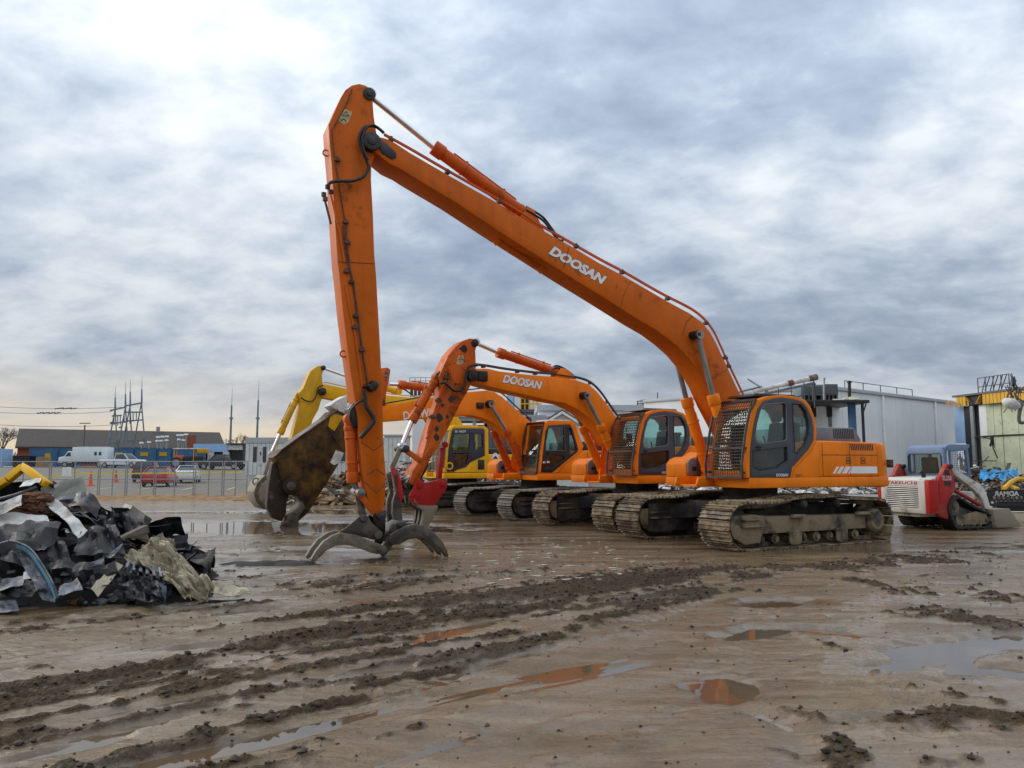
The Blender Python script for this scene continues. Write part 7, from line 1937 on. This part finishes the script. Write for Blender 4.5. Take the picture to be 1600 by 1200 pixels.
x, y = ground_at(530, 788); heap('timber_heap', 'heap of broken timber and planks behind the demolition shear', x, y + 1.2, 3.4, 1.6, 1.25, 420, ['wood', 'wood_grey', 'wood_grey', 'dirty_white'], 3, .4, 1.5, .10)
x, y = ground_at(640, 780); heap('timber_heap', 'heap of mixed scrap seen between the two front grapples', x, y + 3, 2.6, 1.5, 1.9, 300, ['wood_grey', 'dark_metal', 'dirty_white', 'red_paint', 'galv'], 5, .4, 1.3, .09)
for i, (px, Y, rx, hh_, lb) in enumerate(((1078, 46, 3.2, .9, 'between the two nearest cabs'), (765, 47, 3.0, .9, 'under the yellow excavator body'), (1290, 44, 4.5, .55, 'behind the nearest tracks'), (835, 50, 2, .7, 'behind the third excavator'))):
    p = at(px, 745, Y); heap('rubble_heap', 'low heap of mixed demolition rubble ' + lb, p.x, Y, rx, 1.2, hh_, 160, ['dirty_white', 'wood_grey', 'galv', 'rust', 'dark_metal'], 20 + i, .2, .9, .08)
p = at(1530, 740, 40); heap('rubble_heap', 'brown rubble heap right of the loader cab', p.x + .4, 40, 2.6, 1.4, 1.9, 420, ['rust', 'wood_grey', 'dirty_white', 'dark_metal', 'wood_grey'], 31, .25, 1.1, .08)
p = at(1580, 760, 36); heap('rubble_heap', 'twisted metal rubble heap below the blue tarp', p.x, 36, 3.4, 1.6, 1.0, 380, ['wood_grey', 'rust', 'dark_metal', 'galv', 'wood_grey'], 33, .3, 1.4, .07)
def patch(corners, nx, ny, amp, seed, corr=0, camp=.04, thick=.008, sag=0.0, curl=0.0, folds=False):
    """a crumpled sheet spanning four corners (given in order round the sheet)"""
    A, B, C, D = [Vector(c) for c in corners]
    n = ((B - A).cross(D - A)).normalized(); vs = []
    L1, L2 = (B - A).length, (D - A).length
    u_, v_ = np.meshgrid(np.linspace(0, 1, nx), np.linspace(0, 1, ny))
    fold = 1.0 * fbm(u_ * L1 * 1.7 + seed, v_ * L2 * 1.7, 3, seed % 50) * 2; crease = np.abs(fbm(u_ * L1 * 3.4, v_ * L2 * 3.4 + seed, 3, seed % 40 + 3)) * 3.0
    if folds:
        w0 = fbm(u_ * 2.2 + seed, v_ * 2.2, 3, 5) * 1.2
        fold = (.5 - np.abs(fbm((u_ + v_) * 1.7 + w0, (u_ - v_) * 3.4 + w0 * 2, 3, seed % 50)) * 3) * 1.4 + fbm(u_ * 3, v_ * 3 + seed, 3, 9) * 1.8; crease = np.abs(fbm(u_ * 9, v_ * 9 + seed, 3, 13)) * .9
    jx = fbm(u_ * 3 + seed * 3, v_ * 3, 2, 7) * .12
    ju = fbm(u_ * L1 * 4 + seed * 3, v_ * L2 * 4, 3, 7) * .22; jv = fbm(u_ * L1 * 4, v_ * L2 * 4 + seed * 5, 3, 17) * .22
    for j in range(ny):
        for i in range(nx):
            u, v = u_[j, i] + ju[j, i] * min(1, .35 / L1), v_[j, i] + jv[j, i] * min(1, .35 / L2)
            p = A.lerp(B, u).lerp(D.lerp(C, u), v)
            h = amp * (fold[j, i] + crease[j, i] - .3) + (camp * (1 if math.sin(u * corr * 2 * math.pi) > 0 else -1) * .5 if corr else 0)
            p = p + n * h + (B - A) * (jx[j, i] * amp * 2); p.z -= sag * 4 * u * (1 - u); p += n * curl * (4 * u * (1 - u))
            vs.append(p)
    m_ = MB(); N_ = nx * ny
    bk_ = [p - n * thick for p in vs]
    fs = [(j * nx + i, j * nx + i + 1, (j + 1) * nx + i + 1, (j + 1) * nx + i) for j in range(ny - 1) for i in range(nx - 1)]
    edge = [(i, i + 1) for i in range(nx - 1)] + [((ny - 1) * nx + i + 1, (ny - 1) * nx + i) for i in range(nx - 1)] + [((j + 1) * nx, j * nx) for j in range(ny - 1)] + [(j * nx + nx - 1, (j + 1) * nx + nx - 1) for j in range(ny - 1)]
    m_.add(vs + bk_, fs + [tuple(k + N_ for k in f[::-1]) for f in fs] + [(b_, a_, a_ + N_, b_ + N_) for a_, b_ in edge])
    return m_
tag(patch([lp_(1530, 750, 38.5), lp_(1592, 754, 38.0), lp_(1590, 735, 39.6), lp_(1532, 734, 39.8)], 40, 14, .16, 5).build('blue_tarp', 'blue_tarp'), 'bright blue tarp spread over rubble at the right', 'tarp')
yd = MB(); yd.tube(smooth_path([lp_(1568, 764, 34), lp_(1582, 752, 34.5), lp_(1594, 748, 35), lp_(1606, 752, 35)], 5), .10, 7); yd.bar(lp_(1575, 757, 34.4), lp_(1590, 764, 34), .28, .08)
tag(yd.build('bent_yellow_frame', 'yellow_worn', bev=.0), 'bent yellow machine frame lying on rubble below blue tarp', 'scrap')

# ------------------------------------------------------------------ the scrap heap on the left
mud_steel('scrap_black', (0.017, 0.018, 0.020), (0.006, 0.006, 0.007), .5, .42, 4)
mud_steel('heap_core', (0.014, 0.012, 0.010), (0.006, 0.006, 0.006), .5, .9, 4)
mud_steel('scrap_grey', (0.17, 0.185, 0.21), (0.030, 0.031, 0.034), .45, .4, 4)
mud_steel('scrap_white', (0.58, 0.57, 0.54), (0.20, 0.17, 0.13), .40, .5, 4)
mud_steel('scrap_olive', (0.105, 0.105, 0.080), (0.045, 0.042, 0.034), .45, .5, 4)
mud_steel('scrap_tan', (0.42, 0.36, 0.25), (0.15, 0.115, 0.065), .42, .7, 5)
mud_steel('scrap_blue', (0.070, 0.085, 0.115), (0.020, 0.024, 0.032), .45, .35, 3)
mud_steel('scrap_skyblue', (0.12, 0.36, 0.55), (0.30, 0.40, 0.46), .5, .4, 3)
# the unsortable body of the heap
hp = MB(); r = random.Random(77)
hm_ = ['scrap_black', 'scrap_black', 'scrap_black', 'scrap_grey', 'scrap_black', 'scrap_olive', 'rust', 'heap_core']
def hz(x, y):
    """height of the heap's body"""
    k = max(0.0, 1 - math.hypot((x + 7.6) / 3.3, (y - 11.2) / 2.3) ** 2.0); k2 = max(0.0, 1 - math.hypot((x + 5.2) / 1.4, (y - 10.1) / .85) ** 2)
    return max(1.38 * k ** .8, .50 * k2 ** .8)
for k in range(420):
    x, y = r.uniform(-10.5, -4.0), r.uniform(9.0, 12.8); h = hz(x, y)
    if h < .12: continue
    z = h * r.uniform(.30, .98); big = r.random() < .45
    d = Vector((r.uniform(-1, 1), r.uniform(-.6, .6), r.uniform(-.45, .35))).normalized(); L_ = (r.uniform(.35, .95) if big else r.uniform(.12, .35)) * (1.0 if x < -5.6 else .6)
    e = d.cross(Vector((r.uniform(-1, 1), r.uniform(-1, 1), r.uniform(-.3, 1)))).normalized() * L_ * r.uniform(.25, .7); c_ = Vector((x, y, z)); d = d * L_
    pm = patch([c_ - d / 2 - e / 2, c_ + d / 2 - e / 2, c_ + d / 2 + e / 2, c_ - d / 2 + e / 2], 8 if big else 5, 5 if big else 4, .16 * L_, 100 + k, curl=r.uniform(-.2, .2) * L_)
    hp.add(pm.v, pm.f, r.choice([0, 0, 1, 2, 4, 0, 1, 3, 0, 5, 6, 2, 1]))
for k in range(260):
    x, y = r.uniform(-9, -3.9), r.uniform(8.7, 9.9)
    if hz(x, y) < .02 or hz(x, y) > .5: continue
    lump(hp, x, y, sample_ground(x, y) + .03, r.uniform(.02, .09), 900 + k); hp.mi = hp.mi[:len(hp.f)]; hp.mi[-20:] = [r.choice([0, 5, 6, 3, 7])] * 20
for k in range(60):
    x, y = r.uniform(-9.5, -4.2), r.uniform(9.0, 11.5); h = hz(x, y)
    if h < .1: continue
    p = Vector((x, y, h * r.uniform(.5, 1.0))); q_ = p + Vector((r.uniform(-.6, .6), r.uniform(-.4, .4), r.uniform(-.2, .25)))
    hp.tube(smooth_path([p, p.lerp(q_, .5) + Vector((r.uniform(-.15, .15), r.uniform(-.15, .15), r.uniform(-.05, .12))), q_], 4), r.choice([.006, .01, .02]), 5, r.choice([0, 3, 6]))
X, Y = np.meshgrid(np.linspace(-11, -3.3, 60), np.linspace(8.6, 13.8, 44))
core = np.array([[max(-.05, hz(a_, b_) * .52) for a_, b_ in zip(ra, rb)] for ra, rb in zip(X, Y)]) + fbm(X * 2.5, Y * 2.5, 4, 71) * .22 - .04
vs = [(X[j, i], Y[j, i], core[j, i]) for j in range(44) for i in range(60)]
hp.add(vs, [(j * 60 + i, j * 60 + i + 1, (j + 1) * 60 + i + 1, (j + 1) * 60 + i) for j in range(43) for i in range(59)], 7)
stuff(hp.build('scrap_heap', hm_, smooth=14), 'tangled body of dark scrap metal and torn sheet under the larger pieces', 'scrap')

GS = 'scrap pieces on the heap'
def piece(name, label, px, Ys, mat, nx=20, ny=10, amp=.05, seed=1, **kw):
    bev = kw.pop('bev', 0)
    m_ = patch([at(p[0], p[1], y) for p, y in zip(px, Ys)], nx, ny, amp, seed, **kw)
    return tag(m_.build(name, mat, smooth=16), label, 'scrap metal', GS)
yb = MB()
pts = [at(-8, 762, 10.6), at(12, 750, 10.6), at(36, 730, 10.7), at(72, 757, 10.5)]
for a_, b_ in zip(pts, pts[1:]):
    yb.bar(a_, b_, .09, .10, up=(0, -1, .3)); yb.bar(a_ + Vector((0, .06, .03)), b_ + Vector((0, .06, .03)), .02, .16, up=(0, -1, .3))
tag(yb.build('yellow_angle_bar', 'yellow', bev=.008), 'yellow steel bar bent to a peak on top of the heap', 'scrap metal', GS)
piece('ribbed_panel', 'olive ribbed roofing panel sticking up at the right of the heap top', [(66, 782), (134, 771), (130, 742), (64, 762)], [10.6, 10.9, 11.2, 10.8], 'scrap_olive', 22, 20, .03, 3, corr=0)
piece('ribbed_panel', 'dark folded edge strip below the olive ribbed panel', [(62, 786), (130, 778), (135, 770), (66, 780)], [10.5, 10.8, 10.85, 10.55], 'scrap_grey', 20, 6, .03, 13)
piece('bent_sheet', 'long white bent sheet sloping down the middle of the heap', [(64, 778), (80, 773), (137, 832), (122, 842)], [10.4, 10.5, 9.9, 9.85], 'scrap_white', 10, 26, .06, 7)
piece('flat_board', 'pale grey board lying flat at the left of the heap', [(-10, 822), (82, 817), (74, 806), (-10, 800)], [9.9, 9.95, 10.2, 10.2], 'scrap_white', 24, 8, .03, 9, thick=.05)
piece('bent_sheet', 'cream crumpled plate at the foot of the long white sheet', [(132, 850), (156, 856), (163, 838), (142, 832)], [9.8, 9.75, 9.9, 9.95], 'scrap_tan', 10, 10, .06, 11)
piece('curved_sheet', 'black curved sheet right of the white bent sheet', [(106, 800), (152, 812), (158, 790), (118, 772)], [10.2, 10.3, 10.6, 10.5], 'scrap_black', 22, 10, .08, 15, curl=.12)
piece('curved_sheet', 'dark green curved flange reaching down right of the white sheet', [(106, 790), (118, 786), (150, 822), (172, 832)], [10.25, 10.3, 10.1, 10.0], 'scrap_olive', 8, 20, .06, 16)
piece('wavy_sheet', 'black wavy-edged sheet across the middle left of the heap', [(-12, 885), (112, 882), (104, 848), (-12, 846)], [9.3, 9.5, 9.8, 9.6], 'scrap_black', 20, 8, .12, 17)
piece('blue_sheet', 'long blue-grey sheet curving up toward the tan sheet', [(96, 900), (176, 872), (190, 852), (110, 884)], [9.35, 9.6, 9.8, 9.5], 'scrap_blue', 22, 8, .05, 19, sag=.06)
for k_, (lab, cs, ys_) in enumerate((
    ('big crumpled black sheet filling the hollow under the pale board', [(-14, 856), (70, 862), (96, 824), (-14, 822)], [9.5, 9.5, 9.9, 9.9]),
    ('big crumpled black sheet between blue-striped strip and tan sheet', [(70, 932), (190, 915), (182, 872), (84, 880)], [9.2, 9.3, 9.6, 9.45]),
    ('black crumpled sheet hanging below the dark curved flange', [(120, 872), (200, 868), (186, 828), (128, 832)], [9.75, 9.75, 10.1, 10.0]),
    ('black bent sheet behind the small stack of flat bars', [(150, 842), (232, 836), (222, 812), (158, 806)], [10.35, 10.45, 10.7, 10.6]),
    ('dark torn sheet at the lower left under the silver sheet', [(-14, 935), (76, 942), (70, 905), (-14, 906)], [8.98, 8.98, 9.2, 9.2]),
    ('black crumpled sheet at the foot of the tan sheet', [(184, 935), (262, 944), (250, 905), (196, 900)], [9.25, 9.15, 9.4, 9.45]))):
    piece('crumpled_black_sheet', lab, cs, ys_, 'scrap_black', 17, 9, .13, 200 + k_ * 7, folds=bool(k_ % 2))
bs = [at(-6, 858, 9.2), at(18, 852, 9.2), at(44, 862, 9.15), at(62, 884, 9.05), at(80, 915, 8.95), at(88, 938, 8.9)]
m_ = MB(); sp = smooth_path(bs, 6)
for a_, b_ in zip(sp, sp[1:]): m_.bar(a_, b_, .015, .16, up=(.5, -.6, .6))
bo_ = tag(m_.build('curved_strip', 'scrap_grey', bev=0), 'curved grey strip with a bright blue stripe at lower left', 'scrap metal', GS)
m_ = MB()
for a_, b_ in zip(sp[8:], sp[9:]): m_.bar(a_ + Vector((.0, -.012, .01)), b_ + Vector((.0, -.012, .01)), .012, .06, up=(.5, -.6, .6))
m_.build('blue_stripe', 'scrap_skyblue', bo_)
piece('bent_sheet', 'wide silver sheet hanging below the blue-striped strip', [(22, 862), (58, 878), (92, 942), (70, 938)], [9.25, 9.15, 8.92, 8.95], 'scrap_grey', 12, 20, .07, 23)
piece('bent_sheet', 'grey torn sheet at the lower left corner of the heap', [(-12, 925), (36, 910), (40, 898), (-12, 905)], [8.9, 9.0, 9.15, 9.1], 'scrap_grey', 18, 8, .06, 25)
piece('bent_sheet', 'dull blue sheet lying on the mud at the far lower left', [(-12, 960), (30, 955), (26, 935), (-12, 938)], [8.75, 8.78, 8.95, 8.95], 'scrap_blue', 16, 8, .05, 27)
piece('bent_sheet', 'small pale sheet in the middle of the lower heap', [(34, 905), (62, 898), (58, 886), (36, 892)], [9.05, 9.1, 9.25, 9.2], 'scrap_white', 12, 6, .05, 29)
piece('bent_sheet', 'silver scrap sheet right of the blue-striped strip', [(96, 938), (134, 925), (120, 905), (94, 915)], [8.95, 9.05, 9.25, 9.15], 'scrap_grey', 14, 8, .08, 31)
piece('crumpled_sheet', 'large tan crumpled sheet draped at the right end of heap', [(190, 868), (262, 846), (338, 918), (300, 938)], [9.7, 9.9, 9.5, 9.25], 'scrap_tan', 36, 36, .16, 33, folds=True)
piece('crumpled_sheet', 'tan folded flap behind the top of the tan sheet', [(205, 866), (270, 868), (272, 846), (236, 846)], [9.8, 9.8, 10.0, 10.0], 'scrap_tan', 22, 14, .12, 35, folds=True)
piece('corrugated_sheet', 'pale corrugated steel edge under the tan crumpled sheet', [(196, 892), (272, 910), (266, 893), (200, 878)], [9.5, 9.35, 9.5, 9.65], 'scrap_grey', 56, 6, .04, 37, corr=7, camp=.07)
piece('bent_sheet', 'dark grey folded plate standing under the corrugated edge', [(210, 905), (256, 939), (258, 912), (208, 893)], [9.45, 9.15, 9.3, 9.55], 'scrap_blue', 16, 14, .07, 39)
piece('bent_sheet', 'olive crushed strip left of the tan crumpled sheet', [(142, 922), (152, 930), (190, 884), (178, 876)], [9.2, 9.15, 9.5, 9.55], 'scrap_tan', 8, 18, .06, 41)
piece('thin_strip', 'thin pale tongue of sheet trailing right onto the mud', [(318, 930), (392, 930), (386, 917), (330, 914)], [9.5, 9.55, 9.75, 9.7], 'scrap_tan', 16, 6, .06, 43)
piece('bent_sheet', 'grey gutter piece at the far left of the heap', [(-12, 808), (30, 788), (34, 774), (-12, 790)], [9.9, 10.0, 10.2, 10.1], 'scrap_grey', 16, 8, .04, 45)
piece('bent_sheet', 'cream torn scraps below the yellow bent bar', [(30, 764), (62, 756), (64, 748), (36, 756)], [10.35, 10.4, 10.5, 10.45], 'scrap_white', 12, 6, .06, 47)
for k, (a_, b_, w_) in enumerate((((-8, 783), (58, 762), 'upper'), ((-8, 792), (60, 768), 'lower'))):
    m_ = MB(); m_.tube(smooth_path([at(*a_, 10.25), at((a_[0] + b_[0]) / 2, (a_[1] + b_[1]) / 2 + 2, 10.3), at(*b_, 10.4)], 5), .035, 8)
    tag(m_.build('dark_pipe', 'scrap_black'), w_ + ' one of two dark pipes lying across the heap top', 'pipe', GS)
m_ = MB(); r = random.Random(8)
for k in range(90): p = at(r.uniform(30, 76), r.uniform(772, 803), 10.35); lump(m_, p.x, p.y, p.z, r.uniform(.03, .085), k)
stuff(m_.build('rusty_clumps', 'rust', smooth=60), 'rusty brown crumbled clumps between sheets on the heap', 'debris')
for k in range(7):
    a_, b_ = at(186 + k * 3, 842 - k * 1.0, 10.0 + k * .03), at(228 + (k % 3), 822 + k * 4, 10.35)
    m_ = MB(); m_.bar(a_, b_, .09, .035)
    tag(m_.build('flat_bar', 'wood_grey', bev=.004), ORD[k] + ' flat brown bar from the left in the stack behind tan sheet', 'scrap metal', GS)
